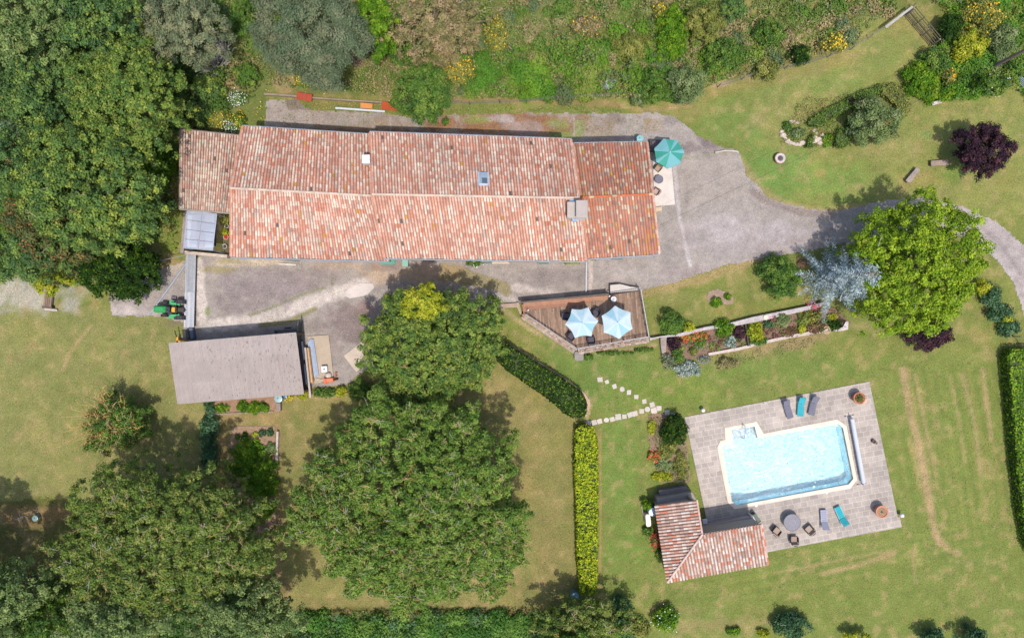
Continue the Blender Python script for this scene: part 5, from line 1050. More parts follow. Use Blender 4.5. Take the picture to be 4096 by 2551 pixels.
# railing
def railing(m, pts, z0, h, col, step):
    P = [W(x, y, z0+h) for x, y in pts]
    for a, b in zip(P[:-1], P[1:]):
        a = Vector((a.x, a.y, 0)); b = Vector((b.x, b.y, 0)); n = max(1, round((b-a).length/step))
        for k in range(n+1): p = a.lerp(b, k/n); m.box((p.x, p.y, z0+h/2), (.09, .09, h+.06), S(74,64,60))
        m.tube(a+Vector((0, 0, z0+h)), b+Vector((0, 0, z0+h)), .045, col, n=6)
        for q in (.3, .6): m.tube(a+Vector((0, 0, z0+h*q)), b+Vector((0, 0, z0+h*q)), .02, S(100,84,76), n=4)
m = MB(); railing(m, [(2102,1256),(2308,1394)], DZ, .85, S(206,198,194), 1.15); railing(m, [(2310,1394),(2596,1346)], DZ, .85, S(212,206,206), 1.25); railing(m, [(2596,1346),(2563,1156)], DZ, .85, S(222,218,216), 1.25); m.build('railing', 'paint', deck, world=True)
m = MB(); P = [W(2442,1179,1.5), W(2558,1162,1.5)]
for k in range(16): a_ = P[0].lerp(P[1], k/15); m.tube((a_.x, a_.y, DZ), (a_.x, a_.y, 1.5), .03, S(96,92,92), n=5)
m.tube((P[0].x, P[0].y, 1.5), (P[1].x, P[1].y, 1.5), .04, S(86,82,82), n=5); m.build('gate', 'metal', deck, world=True)
slabthing('threshold', 'white stone slab at the top of the deck by the courtyard', 'slab', [(2441,1140),(2480,1136),(2520,1146),(2562,1152),(2562,1160),(2441,1172)], 0, .75, S(226,214,202))
slabthing('low_wall', 'low wall left of the deck leading under the maple', 'wall', [(1985,1218),(2076,1210),(2090,1262),(2080,1258),(2068,1228),(1990,1234)], 0, .3, S(196,170,150), 'stone', part='wall')
MESH = S(98,92,104)
for lb, x, y, rz in (('upper left dark mesh chair under the left blue parasol', 2264, 1264, -90), ('upper right dark mesh chair between the two blue parasols', 2382, 1252, 148), ('lower left dark mesh chair under the left blue parasol', 2284, 1345, -38), ('lower right dark mesh chair under the left blue parasol', 2364, 1360, 5)):
    armchair(lb, x, y, rz, MESH, S(70,64,70), DZ, 'mesh chairs round the deck table', w=.74, name='mesh_chair')
rtable('round_table', 'round table under the left blue parasol', 2327, 1300, .62, .74, S(110,108,116), DZ)
rtable('round_table', 'round table under the right blue parasol', 2467, 1300, .55, .74, S(110,108,116), DZ)
c = W(2455, 1196, DZ+.5); t = thing('pedestal_fan', 'small white round stool with cross mark on the deck', 'stool', (c.x, c.y, DZ)); t.name = 'round_stool'
m = MB(); m.lathe((0, 0, .42), [(.27, 0), (.28, .03), (.26, .05)], S(240,236,236), 24); m.build('seat', 'paint', t); m = MB(); m.box((0, 0, .485), (.3, .05, .02), S(150,150,160)); m.box((0, 0, .487), (.05, .3, .02), S(150,150,160)); m.tube((0, 0, 0), (0, 0, .42), .05, S(200,200,200)); m.build('cross', 'paint', t)
for (x, y) in ((2113,1240),(2438,1184)):
    c = W(x, y, DZ+.35); t = thing('deck_lamp', 'small white lamp at the deck bench, %s end' % ('left' if x < 2200 else 'right'), 'lamp', (c.x, c.y, DZ+.2)); m = MB(); m.lathe((0, 0, 0), [(.04, 0), (.04, .12), (.09, .14), (.07, .2)], S(240,236,230), 12); m.build('lamp', 'paint', t)
# ---------------- stepping stones ----------------
stz = [(1080,1010),(1140,1030),(1205,1068),(1270,1092),(1330,1120),(1393,1160),(1462,1198),(1530,1227),(1590,1257),(1545,1278),(1490,1268),(1438,1282),(1383,1302),(1338,1313),(1290,1328),(1235,1332),(1185,1352),(1135,1358),(1077,1370),(1028,1380),(980,1390),(1660,1293),(1707,1315)]
for i, (x, y) in enumerate(stz):
    px = 1900+x/2.16; py = 1050+y/2.16; s = (.24 if i < 9 else .27)*random.uniform(.9, 1.12)*(.8 if i in (1, 14, 17, 22) else 1); c = W(px, py, 0); pl = []
    for k in range(7): a = 2*math.pi*k/7+i; q = s*random.uniform(.95, 1.25); pl.append((q*math.cos(a), q*math.sin(a)))
    if i % 7 != 3: pl = [(-s, -s*random.uniform(.8, 1.1)), (s*random.uniform(.8, 1.1), -s), (s, s*random.uniform(.8, 1.1)), (-s*random.uniform(.8, 1.1), s)]
    m = MB(); m.prism(pl, -.02, .05, jit(S(222,208,194), .06)); o = m.build('stepping_stone', 'concrete'); o.location = (c.x, c.y, 0); o.rotation_euler[2] = R(random.uniform(0, 25))
    if i < 9: L_ = 'pale stepping stone on the diagonal row from the deck, number %s from its top end' % ['one','two','three','four','five','six','seven','eight','nine'][i]; G_ = 'stones of the diagonal stepping path'
    elif i < 21: L_ = 'pale stepping stone on the level row from the hedge gap, %s from its right end' % ['first','second','third','fourth','fifth','sixth','seventh','eighth','ninth','tenth','eleventh','twelfth'][i-9]; G_ = 'stones of the level stepping path'
    else: L_ = 'stepping stone in the shade of the pool bush, %s' % ('left one' if i == 21 else 'right one'); G_ = 'stones of the level stepping path'
    tag(o, L_, 'stepping stone', G_)
# ---------------- pool ----------------
def poly_hole(name, outer, inner, z0, z1, col, mk, parent=None, off=None):
    oo = Vector((0, 0, 0)) if parent is None else parent_origin(parent); A = [W(x, y, 0) for x, y in outer]; B = [W(x, y, 0) for x, y in inner]
    tri = tessellate_polygon([A, B]); V = A+B; m = MB(); vt = [(p.x, p.y, z1) for p in V]
    fs = []
    for t3 in tri:
        a, b, c_ = [V[i] for i in t3]; fs.append(tuple(t3) if (b-a).cross(c_-a).z > 0 else tuple(t3[::-1]))
    m.add(vt, fs, col)
    for P, sg in ((A, 1), (B, -1)):
        n = len(P); ar = sum(P[i].x*P[(i+1) % n].y-P[(i+1) % n].x*P[i].y for i in range(n))*sg
        for i in range(n):
            a, b = P[i], P[(i+1) % n]; q = [(a.x, a.y, z0), (b.x, b.y, z0), (b.x, b.y, z1), (a.x, a.y, z1)]; m.add(q, [(0,1,2,3) if ar > 0 else (3,2,1,0)], col)
    return m.build(name, mk, parent, world=True)
PAT = [(2738,1667),(3476,1525),(3589,2066),(3597,2064),(3606,2106),(3071,2206),(2862,2246)]
o = poly_hole('patio', PAT, [((a[0]*.35+b[0]*.65), (a[1]*.35+b[1]*.65)) for a, b in zip(POOL_W, POOL_C)], -.1, .07, S(190,176,170), 'paver'); tag(o, kind='structure')
pc = W(3140, 1850); pool = thing('swimming_pool', 'pale blue rectangular swimming pool with cream stone coping', 'pool', (pc.x, pc.y, 0))
poly_hole('coping', POOL_C, POOL_W, -.25, .11, S(252,236,214), 'concrete', pool)
m = MB(); B = [W(x, y, 0) for x, y in POOL_W]; n = len(B)
WL = S(150,212,236,.5); FL = S(216,241,250,.60)
for i in range(n):
    a, b = B[i], B[(i+1) % n]; m.add([(a.x, a.y, -1.35), (b.x, b.y, -1.35), (b.x, b.y, .08), (a.x, a.y, .08)], [(0,1,2,3),], S(218,243,250,1.0))
tri = tessellate_polygon([B]); m.add([(p.x, p.y, -1.35) for p in B], [tuple(t3) for t3 in tri], FL)
m.build('basin', 'plaster', pool, world=True)
m = MB(); al = [W(x, y, 0) for x, y in ((2927,1717),(3017,1705),(3029,1751),(2932,1770))]
for k, (f0, f1, z) in enumerate(((0, .35, -.3), (.35, .7, -.55), (.7, 1.0, -.8))):
    P = [al[0].lerp(al[3], f0), al[1].lerp(al[2], f0), al[1].lerp(al[2], f1), al[0].lerp(al[3], f1)]; cx_ = sum(P, Vector())/4; m.prism([(cx_.x+(p.x-cx_.x)*.985, cx_.y+(p.y-cx_.y)*.985) for p in P], -1.34, z, S(235,242,246))
m.build('steps', 'plaster', pool, world=True)
m = MB()
wt = [((p.x, p.y, -.10)) for p in B]; m.add(wt, [tuple(t3) if (B[t3[1]]-B[t3[0]]).cross(B[t3[2]]-B[t3[0]]).z > 0 else tuple(t3[::-1]) for t3 in tri], S(200,230,240)); m.build('water', 'water', pool, world=True)
m = MB(); a_ = W(2970, 1706, 0); m.path([(a_.x, a_.y+.25, .08), (a_.x, a_.y+.2, .7), (a_.x+.02, a_.y-.3, .75), (a_.x+.08, a_.y-1.1, .3), (a_.x+.08, a_.y-1.15, -.5)], .035, S(160,180,206), 6); m.build('handrail', 'metal', pool, world=True)
for i, (x, y) in enumerate(((3307,1970),(3025,2022))):
    c = W(x, y, .1); m = MB(); m.lathe((0, 0, 0), [(.12, 0), (.11, .02)], S(250,248,244), 14); o = m.build('skimmer_lid', 'paint'); o.location = (c.x, c.y, .113); tag(o, 'small white round lid on the lower coping, %s one' % ('right' if i == 0 else 'left'), 'lid')
# roller
a_ = W(3406, 1664, .55); b_ = W(3456, 1938, .55); t = thing('pool_cover_roller', 'long white rolled pool cover on its reel', 'roller', ((a_.x+b_.x)/2, (a_.y+b_.y)/2, .07)); o = t.location; d = (b_-a_).normalized(); nn_ = Vector((-d.y, d.x, 0))
m = MB(); m.tube(a_+d*.25-o, b_-d*.2-o, .20, S(238,240,248), n=18); m.build('rolled_cover', 'cloth', t); m = MB(); m.tube(a_-o-d*.1, b_-o+d*.1, .05, S(180,180,190), n=8); m.build('axle', 'metal', t)
for p in (a_, b_):
    m = MB(); q = p-o; m.tube(q-nn_*.4+Vector((0, 0, -.5)), q+nn_*.4+Vector((0, 0, -.5)), .05, S(170,160,165), n=6); m.tube(q+Vector((0, 0, -.5)), q+Vector((0, 0, .05)), .05, S(190,186,192), n=6)
    for s in (-1, 1): m.tube(q+nn_*.4*s+Vector((0, 0, -.5))-d*.04, q+nn_*.4*s+Vector((0, 0, -.5))+d*.04, .09, S(90,80,86), n=12)
    m.build('stand', 'metal', t)
TC = S(216,136,104)
pot('terracotta_pot', 'large terracotta pot with small plant at the upper right pool corner', 'pot', 3437, 1592, .58, .9, TC, S(120,104,70), .07, None, (F(110,120,60), 160, .34, .25))
pot('terracotta_pot', 'large terracotta pot of bare soil at the lower right pool corner', 'pot', 3527, 2046, .60, .9, S(222,150,120), S(176,146,116), .07, None, (F(130,110,70), 14, .1, .12))
c = W(3459, 1604, .1); t = thing('saucer', 'broken pale saucer beside the upper right terracotta pot', 'saucer', (c.x, c.y, .07)); m = MB(); m.lathe((0, 0, 0), [(.18, 0), (.24, .05), (.2, .05)], S(240,200,170), 14); m.build('saucer', 'plaster', t)
def lounger(label, px, py, rz, col, frame, group=None):
    "head towards local +y"
    c = W(px, py, .35); t = thing('sun_lounger', label, 'sun lounger', (c.x, c.y, .07), R(rz), group); m = MB(); w = .58
    def panel(y0, z0, y1, z1):
        for k in range(6):
            f0, f1 = k/6, (k+.93)/6; a = (y0+(y1-y0)*f0, z0+(z1-z0)*f0); b = (y0+(y1-y0)*f1, z0+(z1-z0)*f1)
            m.add([(-w/2, a[0], a[1]), (w/2, a[0], a[1]), (w/2, b[0], b[1]), (-w/2, b[0], b[1]), (-w/2, a[0], a[1]-.03), (w/2, a[0], a[1]-.03), (w/2, b[0], b[1]-.03), (-w/2, b[0], b[1]-.03)], [(0,1,2,3),(7,6,5,4),(0,4,5,1),(2,6,7,3),(1,5,6,2),(3,7,4,0)], jit(col, .05))
    panel(-.95, .30, .25, .34); m.build('seat', 'cloth', t); m = MB(); panel(.27, .36, .88, .74); m.build('backrest', 'cloth', t)
    m = MB()
    for s in (-1, 1): m.tube((s*w*.52, -.95, .3), (s*w*.52, .95, .3), .028, frame, n=6); m.tube((s*w*.52, .27, .34), (s*w*.52, .9, .76), .022, frame, n=6)
    m.tube((-w*.52, -.95, .3), (w*.52, -.95, .3), .028, frame, n=6); m.tube((-w*.52, .9, .76), (w*.52, .9, .76), .022, frame, n=6); m.tube((-w*.52, .6, .3), (w*.52, .62, .55), .02, frame, n=6); m.build('frame', 'paint', t)
    for sx in (-1, 1):
        for sy in (-.75, .7): m = MB(); m.tube((sx*w*.5, sy, 0), (sx*w*.5, sy, .3), .025, frame, n=6); m.build('leg', 'paint', t)
    return t
LG = S(138,136,152); LG2 = S(184,184,204); TQ = S(64,196,206)
lounger('dark grey sun lounger, leftmost of the three above the pool', 3150, 1634, 18, LG, S(120,118,130))
lounger('turquoise sun lounger between two grey ones above the pool', 3203, 1625, -3, TQ, S(50,170,180))
lounger('dark grey sun lounger, rightmost of the three above the pool', 3252, 1621, -12, LG, S(120,118,130))
lounger('pale grey sun lounger near the round dark table', 3296, 2077, 182, LG2, S(160,160,180))
lounger('turquoise sun lounger angled below the pool', 3364, 2062, 204, TQ, S(50,176,190))
rtable('round_table', 'large dark round table on the patio below the pool', 3169, 2089, .86, .74, S(122,118,128), .07)
armchair('brown rattan armchair left of the patio round table', 3106, 2123, -40, S(196,172,154), S(86,74,72), .07, 'rattan chairs by the patio table', .76)
armchair('brown rattan armchair directly below the patio round table', 3176, 2158, 2, S(190,164,146), S(86,74,72), .07, 'rattan chairs by the patio table', .76)
armchair('brown rattan armchair right of the patio round table', 3237, 2117, 42, S(200,176,156), S(86,74,72), .07, 'rattan chairs by the patio table', .76)
c = W(3499, 1768, .3); t = thing('foot_stool', 'small dark pair of round pots on the right edge of the patio', 'pots', (c.x, c.y, .07)); m = MB(); m.lathe((-.1, .08, 0), [(.16, 0), (.2, .3), (.14, .3), (.13, .2)], S(110,96,90), 14); m.lathe((.16, -.08, 0), [(.12, 0), (.15, .22), (.1, .22), (.1, .16)], S(150,136,126), 14); m.build('pot', 'plaster', t); t.name = 'small_pots'
for lb, x, y in (('white globe lamp at the upper edge of the pool patio', 2812, 1640), ('white globe lamp beside the lower right patio corner', 3607, 2060)):
    c = W(x, y, .5); t = thing('globe_lamp', lb, 'lamp', (c.x, c.y, 0)); m = MB(); m.tube((0, 0, 0), (0, 0, .35), .05, S(60,60,60)); m.build('stem', 'paint', t); m = MB(); m.lathe((0, 0, .33), [(.06, 0), (.17, .08), (.22, .2), (.17, .34), (.06, .41)], S(250,250,252), 18); m.build('globe', 'paint', t, smooth=True)
# ---------------- pool house ----------------
zI, zO = 3.5, 2.6
Aq, Bq, Cq, Dq, Eq, Fq_ = W(2619,2020,zO), W(2787,1999,zI), W(2808,2134,zI), W(3047,2094,zI), W(3073,2254,zO), W(2668,2327,zO)
ph = thing('pool_house', 'small L-shaped pool house with pink canal tile roof', 'pool house', (Cq.x, Cq.y, 0))
def tile_poly(m, pts, dn, pal, under, sp=.30, row=.40):
    "tiles running down direction dn (2-D) over a planar 3-D polygon"
    p0, p1, p2 = pts[0], pts[1], pts[2]; N_ = (p1-p0).cross(p2-p0).normalized(); N_ = N_ if N_.z > 0 else -N_
    zf = lambda x, y: p0.z-(N_.x*(x-p0.x)+N_.y*(y-p0.y))/N_.z
    n = len(pts); k = list(range(n)); ar = sum(pts[i].x*pts[(i+1) % n].y-pts[(i+1) % n].x*pts[i].y for i in k); k = k if ar > 0 else k[::-1]
    m.add([Vector((p.x, p.y, zf(p.x, p.y))) for p in pts]+[Vector((p.x, p.y, zf(p.x, p.y)-.12)) for p in pts], [tuple(k), tuple(i+n for i in k[::-1])]+[(i, (i+1) % n, n+(i+1) % n, n+i) for i in range(n)], under)
    d = Vector((dn[0], dn[1])).normalized(); a = Vector((-d.y, d.x)); poly = [(p.x, p.y) for p in pts]; us = [p.x*a.x+p.y*a.y for p in pts]; u = min(us)+sp*.45
    while u < max(us):
        r_ = clip_line(poly, (a.x*u, a.y*u), d)
        if r_:
            t = r_[1]+.05
            while t > r_[0]+.08:
                t2 = max(r_[0], t-row); x0, y0 = a.x*u+d.x*t, a.y*u+d.y*t; x1, y1 = a.x*u+d.x*t2, a.y*u+d.y*t2
                P0 = Vector((x0, y0, zf(x0, y0)+.05)); P1 = Vector((x1, y1, zf(x1, y1)+.02)); c_ = jit(pick(pal), .1); tile_at(m, P0, P1, Vector((a.x, a.y, 0)), N_, sp*.72, .10, c_); t -= row*.97
        u += sp
m = MB(); dnW = ((Aq-Bq).x, (Aq-Bq).y); tile_poly(m, [Aq, Bq, Cq, Fq_], dnW, TP_P, S(178,144,128)); r1 = m.build('roof', 'tile', ph, world=True); tag(r1, 'left wing roof with tiles running sideways')
m = MB(); tile_poly(m, [Fq_, Cq, Dq, Eq], ((Eq-Dq).x, (Eq-Dq).y), TP_P, S(178,144,128)); r2 = m.build('roof', 'tile', ph, world=True); tag(r2, 'lower wing roof with tiles running down')
m = MB(); cap_row(m, Fq_+Vector((0, 0, .08)), Cq+Vector((0, 0, .12)), S(232,200,184), .11, .5); m.build('hip_tiles', 'tile', r1, world=True)
m = MB(); cap_row(m, Cq+Vector((0, 0, .03)), Bq+Vector((0, 0, .03)), S(236,196,176), .1, .45); m.build('verge_tiles', 'tile', r2, world=True); m = MB(); cap_row(m, Eq+Vector((-.03, 0, .05)), Dq+Vector((-.03, 0, .05)), None, .1, .4, [(S(226,130,100),1),(S(236,196,180),2)]); m.build('verge_tiles', 'tile', r2, world=True)
def off(p, q, w):
    d = (q-p); d.z = 0; d.normalize(); return Vector((-d.y, d.x, 0))*w
m = MB(); WC = S(196,180,168)
for p, q, h_, io in ((Aq, Fq_, 2.45, .35), (Fq_, Eq, 2.45, .35)):
    s_ = 1; n_ = off(p, q, 1); cen = (Aq+Cq+Eq)/3; n_ = n_ if (cen-p).dot(n_) > 0 else -n_; p2, q2 = p+n_*io+(q-p).normalized()*.3, q+n_*io-(q-p).normalized()*.3; m.prism([(p2.x, p2.y), (q2.x, q2.y), (q2.x+n_.x*.2, q2.y+n_.y*.2), (p2.x+n_.x*.2, p2.y+n_.y*.2)], 0, h_, WC)
for p, q, io in ((Bq, Cq, -.15), (Cq, Dq, .28)):
    n_ = off(p, q, 1); cen = (Aq+Fq_+Eq)/3; n_ = n_ if (cen-p).dot(n_) > 0 else -n_; io = .2; p2, q2 = p+n_*io, q+n_*io; m.prism([(p2.x, p2.y), (q2.x, q2.y), (q2.x+n_.x*.2, q2.y+n_.y*.2), (p2.x+n_.x*.2, p2.y+n_.y*.2)], 0, 3.3, WC)
for p, q in ((Aq, Bq), (Dq, Eq)):
    n_ = off(p, q, 1); cen = (Aq+Cq+Eq)/3; n_ = n_ if (cen-p).dot(n_) > 0 else -n_; p2, q2 = p.lerp(q, .08)+n_*.3, p.lerp(q, .92)+n_*.3; m.prism([(p2.x, p2.y), (q2.x, q2.y), (q2.x+n_.x*.2, q2.y+n_.y*.2), (p2.x+n_.x*.2, p2.y+n_.y*.2)], 0, 2.5, WC)
m.build('wall', 'plaster', ph, world=True)
# counter in front of the lower wing and its side wall
t = slabthing('stone_counter', 'long grey stone counter in the shade of the pool house', 'counter', [(2812,2106),(3003,2066),(3028,2092),(2812,2134)], .07, 1.0, S(196,178,172), 'concrete', part='counter')
slabthing('side_wall', 'white low wall end beside the green chair at the pool house', 'wall', [(3002,2062),(3010,2060),(3030,2090),(3018,2093)], .07, 1.02, S(240,230,224), 'plaster', part='wall')
c = W(2905, 2107, 1.1); t = thing('grill', 'black grill with steel lid on the stone counter', 'grill', (c.x, c.y, 1.0), R(12)); m = MB(); m.rbox((0, 0, .1), (.74, .3, .2), S(70,70,76), .06); m.build('body', 'paint', t); m = MB(); m.rbox((.03, -.03, .24), (.56, .22, .1), S(190,196,206), .05, ch=.04); m.build('lid', 'metal', t)
c = W(2958, 2100, 1.05); t = thing('frying_pan', 'black pan on the stone counter right of the grill', 'pan', (c.x, c.y, 1.0), R(-10)); m = MB(); m.lathe((0, 0, 0), [(.1, 0), (.13, .04), (.11, .04), (.1, .02)], S(60,58,60), 14); m.tube((-.1, 0, .04), (-.38, .05, .07), .015, S(60,58,60)); m.build('pan', 'metal', t)
c = W(2821, 2086, .8); t = thing('white_stool', 'white square table in the pool house shade', 'table', (c.x, c.y, .07), R(5)); t.name = 'square_table'; m = MB(); m.rbox((0, 0, .6), (.5, .5, .06), S(246,246,250), .08); m.build('tabletop', 'paint', t)
for sx in (-.2, .2):
    for sy in (-.2, .2): m = MB(); m.tube((sx, sy, 0), (sx, sy, .58), .025, S(230,230,235), n=6); m.build('leg', 'paint', t)
c = W(3029, 2072, .9); t = thing('folding_screen', 'narrow grey-green folded lounger leaning at the pool house corner', 'lounger', (c.x, c.y, .07), R(36)); m = MB(); m.rbox((0, 0, .75), (.34, .95, .1), S(128,144,124), .05); m.build('panel', 'cloth', t); m = MB(); m.box((0, -.42, .4), (.34, .06, .8), S(70,84,78)); m.box((0, .4, .36), (.3, .05, .72), S(90,100,90)); m.build('frame', 'paint', t); t.name = 'folded_lounger'
# masonry barbecue north of the left wing
t = slabthing('masonry_barbecue', 'long grey concrete masonry block against the pool house upper wall', 'barbecue', [(2628,1992),(2768,1968),(2786,1998),(2632,2016)], 0, 1.5, S(176,166,154), 'concrete', part='block')
p = W(2698, 1957, 1.0); m = MB(); m.prism([(W(x, y, .9).x-t.location.x, W(x, y, .9).y-t.location.y) for x, y in ((2636,1962),(2744,1944),(2764,1964),(2640,1990))], 0, .9, S(128,120,118)); m.build('ledge', 'concrete', t)
shrub('shrub', 'dry tuft on the grey masonry block by the pool house', 'shrub', 2659, 1981, 12, 12, 1.9, 'olivey', z0=1.5) if False else None
c = W(2594, 2082, 1.1); t = thing('gas_tank', 'cream upright rounded tank left of the pool house', 'tank', (c.x, c.y, 0), R(5)); m = MB(); m.rbox((0, 0, .5), (.5, 1.28, 1.0), S(242,222,196), .16, ch=.08); m.build('tank', 'paint', t)
wall_ = slabthing('garden_edging', 'thin stone edging strip left of the pool house', 'edging', [(2563,2024),(2567,2024),(2590,2106),(2585,2107)], 0, .2, S(176,160,150), 'stone', part='edging')
# ---------------- trees ----------------
tree('oak_tree','broad green oak whose crown almost touches the farmhouse left end','tree',478,388,226,208,11,'maple',irr=.14)
tree('oak_tree','large oak at the left edge level with the farmhouse','tree',330,740,270,225,12,'oak',irr=.14)
tree('oak_tree','oak filling the top left corner','tree',90,110,185,180,13,'pale',irr=.15)
tree('oak_tree','dark bluish oak on the left edge below the corner one','tree',130,370,200,170,11,'oakb',irr=.15)
tree('oak_tree','mid green oak at the top edge, second tree from the left','tree',380,120,170,160,11,'oakb',irr=.2)
tree('oak_tree','oak at the left edge below the pale feathery plant','tree',60,650,150,130,11,'oakb',irr=.2)
tree('oak_tree','rust-tinged oak crown on the left, just above the gravel patch','tree',200,900,170,130,10,'rust',irr=.2)
tree('oak_tree','dark oak behind the gravel patch at the left edge','tree',80,1020,160,95,9,'oakb',irr=.2)
tree('oak_tree','oak between the big left oak and the round dark evergreen','tree',440,880,140,110,9,'oak',irr=.2)
tree('young_tree','yellow-leaved sapling beside the wooden trough','tree',195,1130,62,42,4.5,'yellow',gap=.42)
tree('evergreen_tree','round glossy dark evergreen above the tractor concrete','tree',455,1072,145,112,5.5,'dark',zw=2.8,irr=.10,gap=.14,k=1.2,low=.6)
tree('evergreen_tree','dark branch tip of evergreen reaching over the concrete','tree',505,1175,46,22,3.2,'dark',zw=2,irr=.3,low=.8)
tree('pampas_plant','pale feathery grey-green plant at the left edge','tree',15,470,66,100,5,'silver',gap=.2,zw=2.5)
tree('grey_tree','soft grey-green tree at the top between oaks and pine','tree',720,110,150,135,9,'grey',zw=5,irr=.13,gap=.16)
tree('pine_tree','large rounded grey-green umbrella pine at the top','tree',1235,120,205,190,11,'pine',zw=7,irr=.12,gap=.12,under=.25)
tree('bright_tree','bright green narrow tree right beside the pine','tree',1505,95,72,120,7,'bright',zw=4,gap=.2)
tree('brown_tree','olive-brown dry-looking tree at the top, right of the bright one','tree',1725,80,170,110,7,'brown',gap=.36,irr=.24,zw=4.2)
tree('brown_tree','smaller dry branch crown hanging below the olive-brown tree','tree',1800,150,95,60,5,'brown',gap=.42,irr=.3,zw=3)
tree('round_tree','round grey-green tree standing over the wall behind the farmhouse','tree',1690,368,108,100,5,'green',zw=3,irr=.10,gap=.13)
tree('maple_tree','large bushy tree between courtyard and shed with yellow top','tree',1722,1384,268,230,8.5,'maple',zw=4.6,irr=.12,gap=.2,low=1.2)
tree('yellow_branch','yellow-leaved upper bough of the courtyard tree','tree',1690,1208,72,62,9.0,'yellow',zw=7.4,low=5)
tree('maple_tree','grey-green lower crown joined under the courtyard tree','tree',1640,1555,115,72,6.0,'pale',zw=4,low=1.0)
tree('walnut_tree','huge spreading walnut with orange twigs at the lower centre','tree',1648,2035,455,380,11.5,'walnut',zw=7.8,irr=.12,gap=.27,low=2.5,tr=.42)
tree('walnut_tree','broad walnut at the lower left with yellow-orange twigs','tree',620,2172,415,262,11.5,'walnutb',zw=7.5,irr=.15,gap=.3,low=2.5,tr=.4)
tree('pale_tree','pale green tree at the bottom left corner','tree',30,2380,110,110,12,'pale',zw=8,irr=.2)
tree('pale_tree','pale green tree at the bottom edge under the lower left walnut','tree',470,2480,200,110,11,'pale',zw=7,irr=.22,gap=.3)
tree('pale_tree','pale green tree at the bottom edge between the two walnuts','tree',960,2470,210,115,10,'pale',zw=6.5,irr=.2,gap=.25)
tree('pale_tree','small darker tree crown filling the bottom left gap','tree',220,2500,140,80,8,'green',zw=5,irr=.25)
tree('oak_tree','dark leafy tree right of the bottom left shade','tree',860,2360,150,75,8,'oakb',zw=5,irr=.25,gap=.3)
tree('spiny_tree','half-bare tree with orange twigs alone on the left lawn','tree',450,1700,114,102,3.8,'green',zw=2.4,gap=.22,k=.9,low=.5,irr=.14)
bare_shrub('orange_branches','bundle of bare orange branches in the half-bare lawn tree','branches',450,1690,106,4.5,[F(215,165,100),F(200,150,95),F(205,178,135)],120)
tree('walnut_tree','small walnut with bare orange twigs at the bottom centre','tree',2350,2490,190,80,5,'walnutb',zw=3,gap=.36,irr=.22,twk=1.4)
tree('lime_tree','large bright yellow-green tree over the driveway bend','tree',3690,1052,236,254,9.5,'lime',zw=5.5,irr=.14,gap=.27,low=1.8)
spruce('blue_spruce','silvery blue spruce between the driveway and the terrace bed','tree',3375,1112,150,10.5,[F(172,190,196),F(146,166,172),F(196,210,212),F(120,140,142)])
C[-1] if False else None
tree('purple_tree','dark purple-leaved tree alone on the upper right lawn','tree',3942,595,94,88,4.8,'purple',zw=2.6,irr=.18,gap=.08,k=1.3,low=1.2)
tree('purple_shrub','dark purple bush poking out under the bright lime tree','shrub',3728,1325,78,62,2.8,'purple',zw=1.2,low=.2)
shrub('round_bush','round green bush left of the blue spruce','shrub',3130,1105,84,88,2.8,'green',k=1.2)
tree('willow_tree','grey-green bushy tree over the clipped island bed','tree',3505,480,84,82,3.8,'olive',zw=1.8,low=.4,irr=.12,gap=.18)
# trees below and left of the picture whose shadows fall into it
tree('oak_tree','tree beyond the lower left edge whose shadow falls on the lawn','tree',-330,2290,190,150,12,'pale')
tree('oak_tree','second tree beyond the lower left edge casting shade','tree',-180,2560,190,150,12,'pale')
tree('fruit_tree','tree beyond the bottom edge below the bright hedge','tree',2290,2640,130,90,6.5,'green',zw=4)
# top bank shrubs
def sh(l, x, y, rx, ry, h, st, fl=None, n='shrub', **kw): return shrub(n, l, 'shrub', x, y, rx, ry, h, st, flowers=fl, **kw)
YF = (F(240,190,30), .8, .13)
sh('pale twiggy shrub above the round grey-green tree',1700,262,58,48,1.8,'brown')
sh('broom thick with yellow flowers right of the round tree',1835,285,62,52,1.6,'olivey',(F(240,186,30), 5, .13),n='broom_bush')
sh('tall broom dotted yellow near the top, right of the dry tree',1985,130,52,80,1.8,'olivey',(F(236,186,40), 2.6, .12),n='broom_bush')
sh('broom with scattered yellow flowers below the dry tree',1780,210,60,40,1.5,'brown',(F(236,180,30), 2.6, .12),n='broom_bush')
sh('small brown broom with a yellow corner on the upper bank',2350,100,60,44,1.4,'brown',(F(240,190,30), 2, .13),n='broom_bush')
sh('broom with yellow sprays at the top edge, centre right',2648,48,34,40,1.5,'olivey',(F(240,190,30), 3, .13),n='broom_bush')
sh('flowering yellow broom by the fence on the upper right bank',3335,172,52,44,1.7,'olivey',(F(244,196,20), 6, .14),n='broom_bush')
sh('tall flowering broom in the top right corner',3935,60,80,70,2.4,'olivey',(F(240,190,30), 3, .14),n='broom_bush')
sh('broom with orange-yellow flowers in the shrub bank left of the pole',3785,305,44,36,1.6,'olivey',(F(240,170,30), 3, .12),n='broom_bush')
sh('yellow broom at the foot of the umbrella pine',1215,318,44,26,1.0,'olivey',(F(240,200,30), 3, .12),n='broom_bush')
sh('yellow flowering weeds above the left lean-to roof',868,470,46,36,.8,'olivey',(F(240,200,20), 4, .11),n='broom_bush')
sh('yellow flowering weeds at the upper left roof corner',952,478,34,34,.8,'green',(F(240,200,20), 5, .11),n='broom_bush')
sh('white flowering weeds left of the concrete pad behind the house',950,395,36,26,.7,'green',(F(240,244,236), 5, .1),n='flower_clump')
sh('white flowering weeds above the lean-to roof',922,506,26,20,.7,'green',(F(240,244,236), 5, .1),n='flower_clump')
sh('olive round bush at the top bank, centre right',2822,88,84,78,3.2,'olivey')
sh('bright green thicket left of the olive round bush',2690,130,70,110,2.4,'bright')
